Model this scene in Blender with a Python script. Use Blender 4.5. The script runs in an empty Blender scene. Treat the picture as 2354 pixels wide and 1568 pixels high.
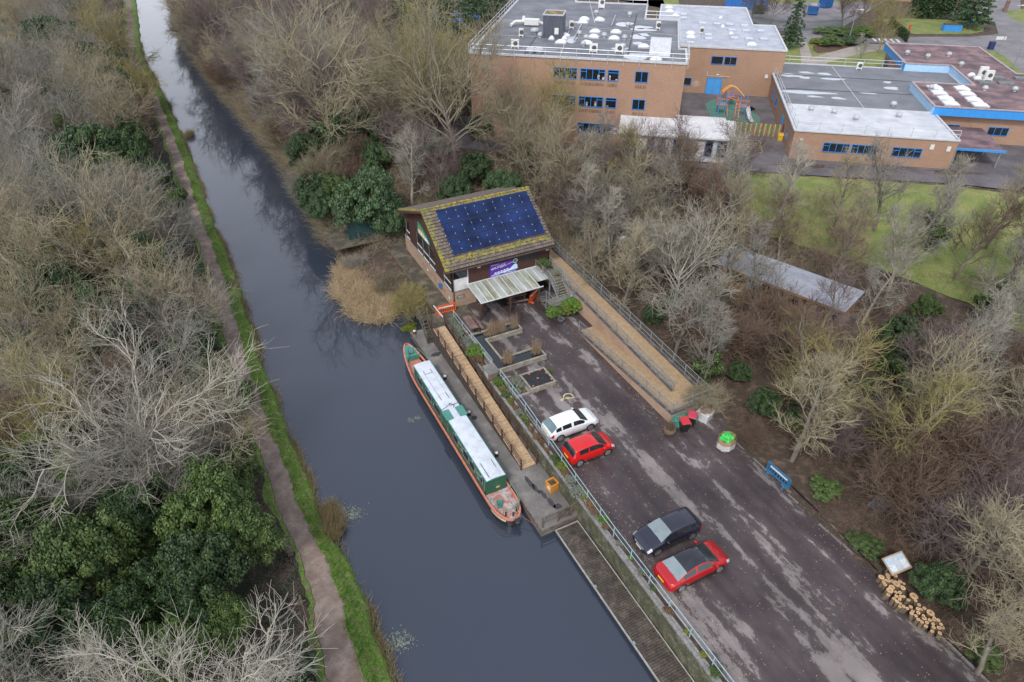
import bpy, bmesh, math, random
import numpy as np
from mathutils import Vector, Matrix
random.seed(7); rng = np.random.default_rng(11)
SC = bpy.context.scene; COL = SC.collection
R = math.radians
# ---------------------------------------------------------------- camera, sky, sun, exposure
CAMZ = 38.7; PITCH = 36.8
cd = bpy.data.cameras.new('camera'); cam = bpy.data.objects.new('camera', cd); COL.objects.link(cam)
cam.location = (0, 0, CAMZ); cam.rotation_euler = (R(90 - PITCH), 0, 0)
cd.sensor_width = 36; cd.lens = 36 * 1569 / 2353; cd.clip_start = .5; cd.clip_end = 3000
SC.camera = cam
w = bpy.data.worlds.new("World"); SC.world = w; w.use_nodes = True
nt = w.node_tree; nt.nodes.clear()
sky = nt.nodes.new('ShaderNodeTexSky'); sky.sky_type = 'NISHITA'; sky.sun_disc = False
sky.sun_elevation = R(48); sky.sun_rotation = R(200); sky.dust_density = 3.0; sky.air_density = 1.0; sky.ozone_density = 1.5
hs = nt.nodes.new('ShaderNodeHueSaturation'); hs.inputs['Saturation'].default_value = .42
bg = nt.nodes.new('ShaderNodeBackground'); bg.inputs['Strength'].default_value = .13
out = nt.nodes.new('ShaderNodeOutputWorld')
cl = nt.nodes.new('ShaderNodeMix'); cl.data_type = 'RGBA'; cl.inputs[0].default_value = .7   # the cloud layer, thinner and brighter towards the horizon
wtc = nt.nodes.new('ShaderNodeTexCoord'); wsp = nt.nodes.new('ShaderNodeSeparateXYZ'); nt.links.new(wtc.outputs['Generated'], wsp.inputs[0])
wr = nt.nodes.new('ShaderNodeValToRGB'); we = wr.color_ramp.elements; we[0].position = .08; we[0].color = (.95, .98, 1.06, 1); we[1].position = .85; we[1].color = (.38, .42, .53, 1); k_ = we.new(.34); k_.color = (.66, .70, .80, 1); nt.links.new(wsp.outputs[2], wr.inputs[0])
wm_ = nt.nodes.new('ShaderNodeVectorMath'); wm_.operation = 'SCALE'; wm_.inputs[3].default_value = 10.5; nt.links.new(wr.outputs[0], wm_.inputs[0]); nt.links.new(wm_.outputs[0], cl.inputs[7])
nt.links.new(sky.outputs[0], hs.inputs['Color']); nt.links.new(hs.outputs[0], cl.inputs[6]); nt.links.new(cl.outputs[2], bg.inputs['Color']); nt.links.new(bg.outputs[0], out.inputs[0])
sl = bpy.data.lights.new('sun', 'SUN'); sl.energy = 1.5; sl.angle = R(10); sl.color = (1, .97, .92)
so = bpy.data.objects.new('sun', sl); COL.objects.link(so)
# sky rotation 200 deg: the sun stands behind the camera, a little to its left
sd = Vector((math.sin(R(200)) * math.cos(R(48)), math.cos(R(200)) * math.cos(R(48)), math.sin(R(48))))
so.rotation_euler = sd.to_track_quat('Z', 'Y').to_euler(); so.location = (-20, -40, 80)
SC.view_settings.view_transform = 'Standard'; SC.view_settings.look = 'None'
SC.view_settings.exposure = .55; SC.view_settings.gamma = 1
# ---------------------------------------------------------------- measuring: a point of the photo dropped onto a level
def ray(u, v):
    p = R(PITCH); x = (u - 1176.5) / 1569; y = -(v - 784) / 1569
    return (x, math.cos(p) + y * math.sin(p), -math.sin(p) + y * math.cos(p))
def G(u, v, z=2.2):
    d = ray(u, v); t = (z - CAMZ) / d[2]; return (d[0] * t, d[1] * t)
def Z5(x, y): return ((2700 + x / 1.686) / 1.7408, (y / 1.686) / 1.7408)
def inview(x, y, z, m=120):
    r = (x, y, z - CAMZ); p = R(PITCH); dz = r[1] * math.cos(p) - r[2] * math.sin(p); dy = r[1] * math.sin(p) + r[2] * math.cos(p)
    if dz < 2: return False
    u = 1176.5 + 1569 * r[0] / dz; v = 784 - 1569 * dy / dz
    return -m < u < 2353 + m and -m < v < 1568 + m
# site frame (the dock, wall, centre and cars all follow it): x to the right along the centre's front, y away
A0 = (-5.62, 54.05); TH = R(27)
def F(x, y): return (A0[0] + x * math.cos(TH) - y * math.sin(TH), A0[1] + x * math.sin(TH) + y * math.cos(TH))
def Fi(X, Y):
    a = X - A0[0]; b = Y - A0[1]; return (a * math.cos(TH) + b * math.sin(TH), -a * math.sin(TH) + b * math.cos(TH))
# ---------------------------------------------------------------- materials
MATS = {}
def s2l(c): return tuple((x / 12.92 if x <= .04045 else ((x + .055) / 1.055) ** 2.4) for x in c)
def base(name):
    m = bpy.data.materials.new(name); m.use_nodes = True; nt = m.node_tree
    return m, nt, nt.nodes['Principled BSDF']
def N(nt, t, **k):
    n = nt.nodes.new(t)
    for a, b in k.items():
        if a in n.inputs: n.inputs[a].default_value = b
        else: setattr(n, a, b)
    return n
def M(name, c, c2=None, rough=.75, scale=2., detail=6, metal=0., bump=0., spec=.5, stretch=None, rot=0., world=False, lo=.35, hi=.65, rnd=0., fine=None, distort=0., c3=None):
    """noise-mottled principled material: c and c2 are real base colours (linear)"""
    if name in MATS: return MATS[name]
    m, nt, b = base(name); MATS[name] = m
    if c2 is None: c2 = tuple(x * .72 for x in c)
    co = nt.nodes.new('ShaderNodeNewGeometry' if world else 'ShaderNodeTexCoord')
    src = co.outputs['Position' if world else 'Object']
    mp = N(nt, 'ShaderNodeMapping'); mp.inputs['Rotation'].default_value = (0, 0, rot)
    if stretch: mp.inputs['Scale'].default_value = stretch
    nt.links.new(src, mp.inputs[0])
    nz = N(nt, 'ShaderNodeTexNoise', Scale=scale, Detail=detail, Roughness=.6, Distortion=distort); nt.links.new(mp.outputs[0], nz.inputs['Vector'])
    rp = nt.nodes.new('ShaderNodeValToRGB'); e = rp.color_ramp.elements
    e[0].position = lo; e[1].position = hi; e[0].color = (*c, 1); e[1].color = (*c2, 1)
    if c3 is not None:
        k = rp.color_ramp.elements.new((lo + hi) / 2); k.color = (*c3, 1)
    nt.links.new(nz.outputs[0], rp.inputs[0]); colr = rp.outputs[0]
    if fine:
        n2 = N(nt, 'ShaderNodeTexNoise', Scale=fine[0], Detail=3.); nt.links.new(src, n2.inputs['Vector'])
        r2 = nt.nodes.new('ShaderNodeMapRange'); r2.inputs[1].default_value = .3; r2.inputs[2].default_value = .7; r2.inputs[3].default_value = 1 - fine[1]; r2.inputs[4].default_value = 1 + fine[1]
        nt.links.new(n2.outputs[0], r2.inputs[0])
        mx = N(nt, 'ShaderNodeVectorMath', operation='MULTIPLY'); nt.links.new(colr, mx.inputs[0]); nt.links.new(r2.outputs[0], mx.inputs[1]); colr = mx.outputs[0]
    if rnd:
        oi = nt.nodes.new('ShaderNodeObjectInfo'); r3 = nt.nodes.new('ShaderNodeMapRange'); r3.inputs[3].default_value = 1 - rnd; r3.inputs[4].default_value = 1 + rnd
        nt.links.new(oi.outputs['Random'], r3.inputs[0])
        mx = N(nt, 'ShaderNodeVectorMath', operation='MULTIPLY'); nt.links.new(colr, mx.inputs[0]); nt.links.new(r3.outputs[0], mx.inputs[1]); colr = mx.outputs[0]
    nt.links.new(colr, b.inputs['Base Color'])
    b.inputs['Roughness'].default_value = rough; b.inputs['Metallic'].default_value = metal
    b.inputs['Specular IOR Level'].default_value = spec
    if bump:
        bp = N(nt, 'ShaderNodeBump', Strength=bump, Distance=.05); nt.links.new(nz.outputs[0], bp.inputs['Height']); nt.links.new(bp.outputs[0], b.inputs['Normal'])
    return m
def brickmat(name, c, c2, mortar, bw=.225, bh=.075, stain=(.12, .09, .07), smul=.42, roof=False, ms=.012):
    if name in MATS: return MATS[name]
    m, nt, b = base(name); MATS[name] = m
    tc = nt.nodes.new('ShaderNodeTexCoord'); sp = nt.nodes.new('ShaderNodeSeparateXYZ'); nt.links.new(tc.outputs['Object'], sp.inputs[0])
    ad = N(nt, 'ShaderNodeMath', operation='ADD'); cb = nt.nodes.new('ShaderNodeCombineXYZ')
    if roof:
        nt.links.new(sp.outputs[0], cb.inputs[0]); ad.inputs[1].default_value = 0; nt.links.new(sp.outputs[1], ad.inputs[0]); nt.links.new(ad.outputs[0], cb.inputs[1])
    else:
        nt.links.new(sp.outputs[0], ad.inputs[0]); nt.links.new(sp.outputs[1], ad.inputs[1]); nt.links.new(ad.outputs[0], cb.inputs[0]); nt.links.new(sp.outputs[2], cb.inputs[1])
    br = N(nt, 'ShaderNodeTexBrick'); br.inputs['Scale'].default_value = 1; br.inputs['Brick Width'].default_value = bw; br.inputs['Row Height'].default_value = bh
    br.inputs['Mortar Size'].default_value = ms; br.inputs['Color1'].default_value = (*c, 1); br.inputs['Color2'].default_value = (*c2, 1); br.inputs['Mortar'].default_value = (*mortar, 1)
    nt.links.new(cb.outputs[0], br.inputs['Vector'])
    nz = N(nt, 'ShaderNodeTexNoise', Scale=.5, Detail=8., Roughness=.65); nt.links.new(tc.outputs['Object'], nz.inputs['Vector'])
    rp = nt.nodes.new('ShaderNodeValToRGB'); rp.color_ramp.elements[0].position = .45; rp.color_ramp.elements[1].position = .75
    rp.color_ramp.elements[0].color = (0, 0, 0, 1); rp.color_ramp.elements[1].color = (smul, smul, smul, 1); nt.links.new(nz.outputs[0], rp.inputs[0])
    mx = nt.nodes.new('ShaderNodeMix'); mx.data_type = 'RGBA'; nt.links.new(rp.outputs[0], mx.inputs[0]); nt.links.new(br.outputs[0], mx.inputs[6]); mx.inputs[7].default_value = (*stain, 1)
    nt.links.new(mx.outputs[2], b.inputs['Base Color']); b.inputs['Roughness'].default_value = .9
    bp = N(nt, 'ShaderNodeBump', Strength=.4, Distance=.01); nt.links.new(br.outputs['Fac'], bp.inputs['Height']); bp.invert = True; nt.links.new(bp.outputs[0], b.inputs['Normal'])
    return m
def glassmat(name, c=(.02, .025, .03), rough=.06, spec=.8):
    return M(name, c, tuple(x * .6 for x in c), rough=rough, spec=spec, scale=.6)
def paint(name, c, rough=.25, coat=.6, var=.9):
    if name in MATS: return MATS[name]
    m = M(name, c, tuple(x * var for x in c), rough=rough, scale=1.3)
    m.node_tree.nodes['Principled BSDF'].inputs['Coat Weight'].default_value = coat
    m.node_tree.nodes['Principled BSDF'].inputs['Coat Roughness'].default_value = .05
    return m
# ---------------------------------------------------------------- mesh building
def link(name, me, parent=None, loc=(0, 0, 0), rz=0.):
    o = bpy.data.objects.new(name, me); COL.objects.link(o)
    if parent is not None: o.parent = parent
    o.location = loc; o.rotation_euler = (0, 0, rz); return o
def tag(o, label=None, cat=None, group=None, kind=None):
    if label: o['label'] = label
    if cat: o['category'] = cat
    if group: o['group'] = group
    if kind: o['kind'] = kind
    return o
def T(name, label, cat, loc=(0, 0, 0), rz=0., group=None):
    o = bpy.data.objects.new(name, None); COL.objects.link(o); o.location = loc; o.rotation_euler = (0, 0, rz); o.empty_display_size = .3
    return tag(o, label, cat, group)
def copy_tree(o, loc=None, rz=None, label=None, group=None, scale=None, parent=None):
    c = o.copy(); COL.objects.link(c)
    if parent is not None: c.parent = parent
    else:
        if loc is not None: c.location = loc
        if rz is not None: c.rotation_euler = (0, 0, rz)
        if scale is not None: c.scale = scale
        if label: c['label'] = label
        if group: c['group'] = group
    for ch in list(o.children): copy_tree(ch, parent=c)
    return c
class B:
    def __init__(s): s.v = []; s.f = []; s.m = []
    def add(s, vs, fs, m=0):
        n = len(s.v); s.v += [tuple(p) for p in vs]; s.f += [tuple(i + n for i in f) for f in fs]; s.m += [m] * len(fs); return s
    def box(s, x0, x1, y0, y1, z0, z1, m=0):
        v = [(x0, y0, z0), (x1, y0, z0), (x1, y1, z0), (x0, y1, z0), (x0, y0, z1), (x1, y0, z1), (x1, y1, z1), (x0, y1, z1)]
        return s.add(v, [(3, 2, 1, 0), (4, 5, 6, 7), (0, 1, 5, 4), (1, 2, 6, 5), (2, 3, 7, 6), (3, 0, 4, 7)], m)
    def hexa(s, b, t, m=0):
        return s.add(list(b) + list(t), [(3, 2, 1, 0), (4, 5, 6, 7), (0, 1, 5, 4), (1, 2, 6, 5), (2, 3, 7, 6), (3, 0, 4, 7)], m)
    def obox(s, c, sz, rz=0., m=0, tilt=0.):
        q = Matrix.Rotation(rz, 3, 'Z') @ Matrix.Rotation(tilt, 3, 'X'); hx, hy, hz = [k / 2 for k in sz]
        b = [Vector(c) + q @ Vector(p) for p in [(-hx, -hy, -hz), (hx, -hy, -hz), (hx, hy, -hz), (-hx, hy, -hz)]]
        t = [Vector(c) + q @ Vector(p) for p in [(-hx, -hy, hz), (hx, -hy, hz), (hx, hy, hz), (-hx, hy, hz)]]
        return s.hexa(b, t, m)
    def bar(s, p, q, w, h=None, m=0):
        p = Vector(p); q = Vector(q); h = h or w; d = (q - p)
        if d.length < 1e-6: return s
        d.normalize(); up = Vector((0, 0, 1)) if abs(d.z) < .95 else Vector((1, 0, 0)); a = d.cross(up).normalized() * w / 2; b = a.cross(d).normalized() * h / 2
        return s.hexa([p - a - b, p + a - b, p + a + b, p - a + b], [q - a - b, q + a - b, q + a + b, q - a + b], m)
    def tube(s, p, q, r0, r1=None, n=8, m=0, cap=True):
        p = Vector(p); q = Vector(q); r1 = r0 if r1 is None else r1; d = (q - p).normalized()
        up = Vector((0, 0, 1)) if abs(d.z) < .95 else Vector((1, 0, 0)); a = d.cross(up).normalized(); b = a.cross(d)
        vs = []
        for c, r in ((p, r0), (q, r1)):
            for i in range(n):
                t = 2 * math.pi * i / n; vs.append(c + (a * math.cos(t) + b * math.sin(t)) * r)
        fs = [(i, (i + 1) % n, n + (i + 1) % n, n + i) for i in range(n)]
        if cap: fs += [tuple(range(n))[::-1], tuple(range(n, 2 * n))]
        return s.add(vs, fs, m)
    def path(s, pts, r, n=6, m=0):
        for a, b in zip(pts[:-1], pts[1:]): s.tube(a, b, r, r, n, m)
        return s
    def prism(s, pts, z0, z1, m=0, mt=None):
        n = len(pts); ar = sum(pts[i][0] * pts[(i + 1) % n][1] - pts[(i + 1) % n][0] * pts[i][1] for i in range(n))
        if ar < 0: pts = pts[::-1]
        v = [(x, y, z0) for x, y in pts] + [(x, y, z1) for x, y in pts]
        s.add(v, [tuple(range(n))[::-1]] + [(i, (i + 1) % n, n + (i + 1) % n, n + i) for i in range(n)], m)
        return s.add([(x, y, z1) for x, y in pts], [tuple(range(n))], m if mt is None else mt)
    def poly(s, pts, m=0): return s.add(pts, [tuple(range(len(pts)))], m)
    def lathe(s, c, prof, n=12, m=0):
        vs = []
        for r, z in prof:
            for i in range(n):
                t = 2 * math.pi * i / n; vs.append((c[0] + r * math.cos(t), c[1] + r * math.sin(t), c[2] + z))
        fs = []
        for k in range(len(prof) - 1):
            for i in range(n): fs.append((k * n + i, k * n + (i + 1) % n, (k + 1) * n + (i + 1) % n, (k + 1) * n + i))
        fs += [tuple(range(n))[::-1], tuple(range((len(prof) - 1) * n, len(prof) * n))]
        return s.add(vs, fs, m)
    def mesh(s, name, mats, smooth=False):
        me = bpy.data.meshes.new(name); me.from_pydata(s.v, [], s.f)
        for k in (mats if isinstance(mats, (list, tuple)) else [mats]): me.materials.append(k)
        me.polygons.foreach_set('material_index', s.m)
        if smooth: me.polygons.foreach_set('use_smooth', [True] * len(s.f))
        me.update(); return me
    def put(s, name, mats, parent=None, loc=(0, 0, 0), rz=0., smooth=False, sub=0):
        o = link(name, s.mesh(name, mats, smooth), parent, loc, rz)
        if sub: q = o.modifiers.new('sub', 'SUBSURF'); q.levels = sub; q.render_levels = sub
        return o
    def top(s, name, label, cat, mats, loc=(0, 0, 0), rz=0., group=None, smooth=False):
        return tag(s.put(name, mats, None, loc, rz, smooth), label, cat, group)
def npmesh(name, V, Fc, mats, mi=None, smooth=False):
    """V (n,3) and Fc (k,3 or 4) arrays -> mesh"""
    me = bpy.data.meshes.new(name); k = Fc.shape[1]
    me.vertices.add(len(V)); me.vertices.foreach_set('co', np.ascontiguousarray(V, dtype=np.float32).ravel())
    me.loops.add(Fc.size); me.loops.foreach_set('vertex_index', np.ascontiguousarray(Fc, dtype=np.int32).ravel())
    me.polygons.add(len(Fc)); me.polygons.foreach_set('loop_start', np.arange(0, Fc.size, k, dtype=np.int32))
    try: me.polygons.foreach_set('loop_total', np.full(len(Fc), k, dtype=np.int32))
    except Exception: pass
    for q in (mats if isinstance(mats, (list, tuple)) else [mats]): me.materials.append(q)
    if mi is not None: me.polygons.foreach_set('material_index', np.asarray(mi, dtype=np.int32))
    if smooth: me.polygons.foreach_set('use_smooth', np.ones(len(Fc), dtype=bool))
    me.update(); me.validate(); return me
def textmesh(s, size, ext=.004, shear=0., align='LEFT'):
    cu = bpy.data.curves.new('lettering', 'FONT'); cu.body = s; cu.size = size; cu.extrude = ext; cu.shear = shear; cu.align_x = align
    o = bpy.data.objects.new('lettering', cu); COL.objects.link(o)
    me = bpy.data.meshes.new_from_object(o.evaluated_get(bpy.context.evaluated_depsgraph_get())); bpy.data.objects.remove(o); bpy.data.curves.remove(cu)
    return me
# ---------------------------------------------------------------- terrain
def sst(t): t = min(1, max(0, t)); return t * t * (3 - 2 * t)
def TZ(x, y):
    y0 = 60 + 14 * sst((13 - x) / 8); return 2.15 + 3.0 * sst((y - y0) / (77 + 7.5 * sst((13 - x) / 8) - y0))
LB = [(4.5, 0), (-1, 9), (-6.73, 19.6), (-8.8, 24), (-13.4, 31.4), (-16.2, 36.4), (-22.1, 47.4), (-29.6, 63), (-38.2, 79), (-47.5, 97.4), (-62, 124), (-78.7, 153), (-107, 214), (-165, 335)]
def interp(tab, y, k=0):
    if y <= tab[0][1]: return tab[0][k]
    for a, b in zip(tab[:-1], tab[1:]):
        if y <= b[1]: t = (y - a[1]) / (b[1] - a[1]); return a[k] + (b[k] - a[k]) * t
    return tab[-1][k]
def xl(y): return interp(LB, y) + .07 * math.sin(y * 1.9) + .1 * math.sin(y * .73 + 1) + .05 * math.sin(y * 5.3 + math.sin(y * 2.1))
# right water edge: (x, y, width over which the bank climbs)
wallx = lambda y: F(-1.3, 0)[0] + (F(-1.3, -50)[0] - F(-1.3, 0)[0]) * (y - F(-1.3, 0)[1]) / (F(-1.3, -50)[1] - F(-1.3, 0)[1])
RB = [(wallx(0), 0, .02), (wallx(51.6), 51.6, .02), (-7.9, 53.6, .5), (-9.3, 55.6, 1.2), (-13.7, 58.8, 4), (-19.5, 63, 7), (-20.8, 67, 6.5), (-21.7, 70.8, 2.0), (-24, 75, 2.5), (-27.7, 82.5, 3), (-32.6, 92.5, 3), (-47.3, 116.8, 3.5), (-68.5, 153, 4), (-99.5, 214, 4), (-155, 335, 4)]
def xr(y): return interp(RB, y) + (0 if y < 54 else .15 * math.sin(y * 1.3) + .12 * math.sin(y * .6))
def zr(x, y):
    w_ = interp(RB, y, 2); t = (x - xr(y)) / w_
    if t >= 1: return TZ(x, y)
    return -.35 + (TZ(x, y) + .35) * sst(t) if w_ > .3 else TZ(x, y)
def grid(rows, name, mat, kind='structure'):
    n = len(rows[0]); V = [p for r in rows for p in r]; Fs = []
    for i in range(len(rows) - 1):
        for j in range(n - 1): a = i * n + j; Fs.append((a, a + 1, a + n + 1, a + n))
    me = npmesh(name, np.array(V), np.array(Fs), mat, smooth=True); o = link(name, me); return tag(o, kind=kind)
litter = M('leaf_litter', (.065, .038, .028), (.14, .088, .068), rough=.95, scale=1.6, detail=12, world=True, fine=(17, .3), c3=(.06, .046, .03), bump=.4)
litter_l = M('ivy_floor', (.012, .022, .008), (.060, .042, .028), rough=.95, scale=1.3, world=True, fine=(16, .6), lo=.4, hi=.62, bump=.4)
grass = M('verge_turf', (.085, .165, .016), (.22, .20, .09), rough=.9, scale=1.7, detail=9, world=True, fine=(14, .5), lo=.42, hi=.66, c3=(.12, .18, .035))
tow = M('towpath_grit', (.165, .118, .092), (.29, .225, .18), rough=.95, scale=1.1, world=True, fine=(25, .25), c3=(.21, .16, .13))
ys = []; y = 6.
while y < 330: ys.append(y); y += .45 if y < 60 else (.9 if y < 120 else 2.5)
def wpath(y): return (1.45 + .35 * sst((30 - y) / 12.), 1.5 + .5 * sst((30 - y) / 12.))
def bumpy(x, y): return .12 * math.sin(x * .9 + y * .3) + .1 * math.sin(y * 1.1 - x * .4)
grid([[(xl(y) + .5, y, -.7), (xl(y) + .1, y, -.15), (xl(y) - .08, y, .1), (xl(y) - .35, y, .42), (xl(y) - .8, y, .56), (xl(y) - wpath(y)[0] - .05 * math.sin(y * 2.3) - .03 * math.sin(y * 6.7), y, .6)] for y in ys], 'canal_verge', grass)
grid([[(xl(y) - wpath(y)[0] - .05 * math.sin(y * 2.3) - .03 * math.sin(y * 6.7), y, .6), (xl(y) - wpath(y)[0] - wpath(y)[1] * .5, y, .63), (xl(y) - wpath(y)[0] - wpath(y)[1] - .05 * math.sin(y * 1.7) - .04 * math.sin(y * 5.9), y, .6)] for y in ys], 'towpath', tow)
grid([[(xl(y) - sum(wpath(y)) - .05 * math.sin(y * 1.7) - .04 * math.sin(y * 5.9), y, .6)] + [(xl(y) - sum(wpath(y)) - d, y, .6 + .6 * sst(d / 9) + bumpy(xl(y) - d, y) * sst(d / 2)) for d in (.62, 1.5, 3, 5, 8, 11, 15, 20, 26, 34, 45, 60, 90, 150)] for y in ys], 'woodland_floor', litter_l)
grid([[(xl(y) - sum(wpath(y)) - .05 * math.sin(y * 1.7) - .04 * math.sin(y * 5.9) - .04, y, .622), (xl(y) - sum(wpath(y)) - .2, y, .63), (xl(y) - sum(wpath(y)) - .37 - .5 * max(0, math.sin(y * .8 + 1) * math.sin(y * .23)) - .06 * math.sin(y * 7), y, .63)] for y in ys], 'canal_verge', grass)
grid([[(xr(y), y, zr(xr(y), y))] + [(xr(y) + d, y, zr(xr(y) + d, y) + (0 if (y < 52 or TZ(0, y) > 5.1) else .06 * math.sin(x_ * 1.7 + y)) - .02) for d, x_ in [(k, k) for k in (.05, .5, 1, 1.7, 2.5, 3.5, 5, 7, 9, 12, 16, 21, 27, 34, 42, 52, 64, 80, 100, 130, 170, 230, 320)]] for y in ys], 'ground', litter)
# water
wm, nt_, b_ = base('canal_water')
b_.inputs['Base Color'].default_value = (.034, .042, .060, 1); b_.inputs['Roughness'].default_value = .03; b_.inputs['IOR'].default_value = 1.6
tc = nt_.nodes.new('ShaderNodeNewGeometry'); nz = N(nt_, 'ShaderNodeTexNoise', Scale=.55, Detail=3.); nt_.links.new(tc.outputs['Position'], nz.inputs['Vector'])
bp = N(nt_, 'ShaderNodeBump', Strength=.03, Distance=.25); nt_.links.new(nz.outputs[0], bp.inputs['Height']); nt_.links.new(bp.outputs[0], b_.inputs['Normal'])
grid([[(xl(y) - .25, y, 0), ((xl(y) + xr(y)) / 2, y, 0), (xr(y) + (1.2 if y > 53 else .2), y, 0)] for y in ys], 'canal_water', wm)
# flat or draped sheets
def drape(name, pts, mat, dz=.02, step=2., kind='structure', flat=None):
    bm = bmesh.new(); vs = [bm.verts.new((x, y, 0)) for x, y in pts]; f = bm.faces.new(vs)
    if flat is None:
        xs = [p[0] for p in pts]; yy = [p[1] for p in pts]
        for k in np.arange(math.floor(min(yy)), max(yy), step):
            bmesh.ops.bisect_plane(bm, geom=bm.verts[:] + bm.edges[:] + bm.faces[:], plane_co=(0, k, 0), plane_no=(0, 1, 0))
    bmesh.ops.triangulate(bm, faces=bm.faces[:])
    bmesh.ops.recalc_face_normals(bm, faces=bm.faces[:])
    for v in bm.verts: v.co.z = (TZ(v.co.x, v.co.y) if flat is None else flat) + dz
    if sum(f.normal.z for f in bm.faces) < 0: bmesh.ops.reverse_faces(bm, faces=bm.faces[:])
    me = bpy.data.meshes.new(name); bm.to_mesh(me); bm.free(); me.materials.append(mat); o = link(name, me); return tag(o, kind=kind)
def wob(pts, amp=.12, step=.7):
    r = []
    for a, b in zip(pts, pts[1:] + pts[:1]):
        L = math.dist(a, b); n = max(1, int(L / step))
        for i in range(n): t = i / n; r.append((a[0] + (b[0] - a[0]) * t + random.uniform(-amp, amp) * (i > 0), a[1] + (b[1] - a[1]) * t + random.uniform(-amp, amp) * (i > 0)))
    return r
tar, nt_, b_ = base('car_park_tarmac')
g_ = nt_.nodes.new('ShaderNodeNewGeometry')
def smap(sy): m_ = N(nt_, 'ShaderNodeMapping'); m_.vector_type = 'TEXTURE'; m_.inputs['Rotation'].default_value = (0, 0, R(27)); m_.inputs['Scale'].default_value = (1, sy, 1); nt_.links.new(g_.outputs['Position'], m_.inputs[0]); return m_.outputs[0]
lane = N(nt_, 'ShaderNodeTexNoise', Scale=.75, Detail=3., Roughness=.5); nt_.links.new(smap(9.), lane.inputs['Vector'])
pat = N(nt_, 'ShaderNodeTexNoise', Scale=1.15, Detail=14., Roughness=.74, Distortion=.15); nt_.links.new(smap(1.9), pat.inputs['Vector'])
n1 = N(nt_, 'ShaderNodeMath', operation='MULTIPLY_ADD'); nt_.links.new(lane.outputs[0], n1.inputs[0]); n1.inputs[1].default_value = .85
hlf = N(nt_, 'ShaderNodeMath', operation='MULTIPLY'); nt_.links.new(pat.outputs[0], hlf.inputs[0]); hlf.inputs[1].default_value = .6; nt_.links.new(hlf.outputs[0], n1.inputs[2])
r1 = nt_.nodes.new('ShaderNodeValToRGB'); E = r1.color_ramp.elements; E[0].position = .60; E[0].color = (.044, .031, .033, 1); E[1].position = .88; E[1].color = (.24, .21, .20, 1)
k = E.new(.73); k.color = (.065, .048, .048, 1); k = E.new(.785); k.color = (.078, .064, .063, 1); k = E.new(.808); k.color = (.185, .16, .152, 1); nt_.links.new(n1.outputs[0], r1.inputs[0])
n2 = N(nt_, 'ShaderNodeTexNoise', Scale=30., Detail=4., Roughness=.7); nt_.links.new(g_.outputs['Position'], n2.inputs['Vector'])
r2 = nt_.nodes.new('ShaderNodeMapRange'); r2.inputs[1].default_value = .3; r2.inputs[2].default_value = .7; r2.inputs[3].default_value = .75; r2.inputs[4].default_value = 1.25; nt_.links.new(n2.outputs[0], r2.inputs[0])
n3 = N(nt_, 'ShaderNodeTexNoise', Scale=.28, Detail=5.); nt_.links.new(g_.outputs['Position'], n3.inputs['Vector'])
r3 = nt_.nodes.new('ShaderNodeMapRange'); r3.inputs[1].default_value = .35; r3.inputs[2].default_value = .65; r3.inputs[3].default_value = .7; r3.inputs[4].default_value = 1.2; nt_.links.new(n3.outputs[0], r3.inputs[0])
ml = N(nt_, 'ShaderNodeMath', operation='MULTIPLY'); nt_.links.new(r2.outputs[0], ml.inputs[0]); nt_.links.new(r3.outputs[0], ml.inputs[1])
vm = N(nt_, 'ShaderNodeVectorMath', operation='MULTIPLY'); nt_.links.new(r1.outputs[0], vm.inputs[0]); nt_.links.new(ml.outputs[0], vm.inputs[1]); nt_.links.new(vm.outputs[0], b_.inputs['Base Color'])
rr = nt_.nodes.new('ShaderNodeMapRange'); rr.inputs[1].default_value = .7; rr.inputs[2].default_value = .82; rr.inputs[3].default_value = .5; rr.inputs[4].default_value = .9; nt_.links.new(n1.outputs[0], rr.inputs[0]); nt_.links.new(rr.outputs[0], b_.inputs['Roughness'])
cpk = [(-.95, -62), (-.95, -28), (-.62, -11), (-.6, -2.3), (1.35, -2.3), (1.35, 5), (10.5, 5), (12.6, -10), (12.6, -23), (12.0, -26), (11.7, -31), (11.5, -39), (11.2, -46), (10.8, -62)]
drape('car_park', [F(*p) for p in cpk[:8]] + [F(*p) for p in wob(cpk[8:], .18)[:-9]] + [F(10.8, -62)], tar, .05, flat=2.15)
# ================================================================ THE ACTIVITY CENTRE AND THE DOCKSIDE (site frame)
O2 = (A0[0], A0[1], 0)
def TS(name, label, cat, group=None): return T(name, label, cat, O2, TH, group)
buff = brickmat('buff_brick', (.42, .27, .18), (.50, .33, .22), (.30, .23, .18))
darkbrick = brickmat('coping_brick', (.05, .05, .055), (.09, .085, .085), (.14, .12, .11), bw=.23, bh=.11)
redbrick = brickmat('red_brick', (.16, .08, .055), (.22, .11, .08), (.2, .17, .15))
timb = M('stained_timber', (.045, .018, .014), (.085, .035, .026), rough=.8, scale=3, stretch=(6, 6, .4), fine=(12, .25))
oldwood = M('weathered_timber', (.085, .066, .048), (.17, .14, .105), rough=.9, scale=3, fine=(14, .3), rnd=.1)
deckm = M('wet_decking', (.060, .050, .040), (.17, .145, .11), rough=.7, scale=1.0, detail=9, fine=(9, .4), c3=(.09, .078, .055))
newdeck = M('new_decking', (.52, .36, .21), (.34, .22, .12), rough=.8, scale=1.0, stretch=(.6, 6, 1), fine=(7, .22), lo=.4, hi=.7)
brownrail = M('brown_rail', (.06, .03, .02), (.10, .055, .04), rough=.75, scale=4)
galv = M('galvanised_steel', (.27, .30, .31), (.42, .45, .46), rough=.42, metal=.45, scale=6)
bluerail = M('pale_blue_rail', (.24, .35, .38), (.37, .48, .50), rough=.45, scale=5)
white = M('white_paint', (.72, .72, .70), (.55, .56, .55), rough=.5, scale=2)
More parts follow.
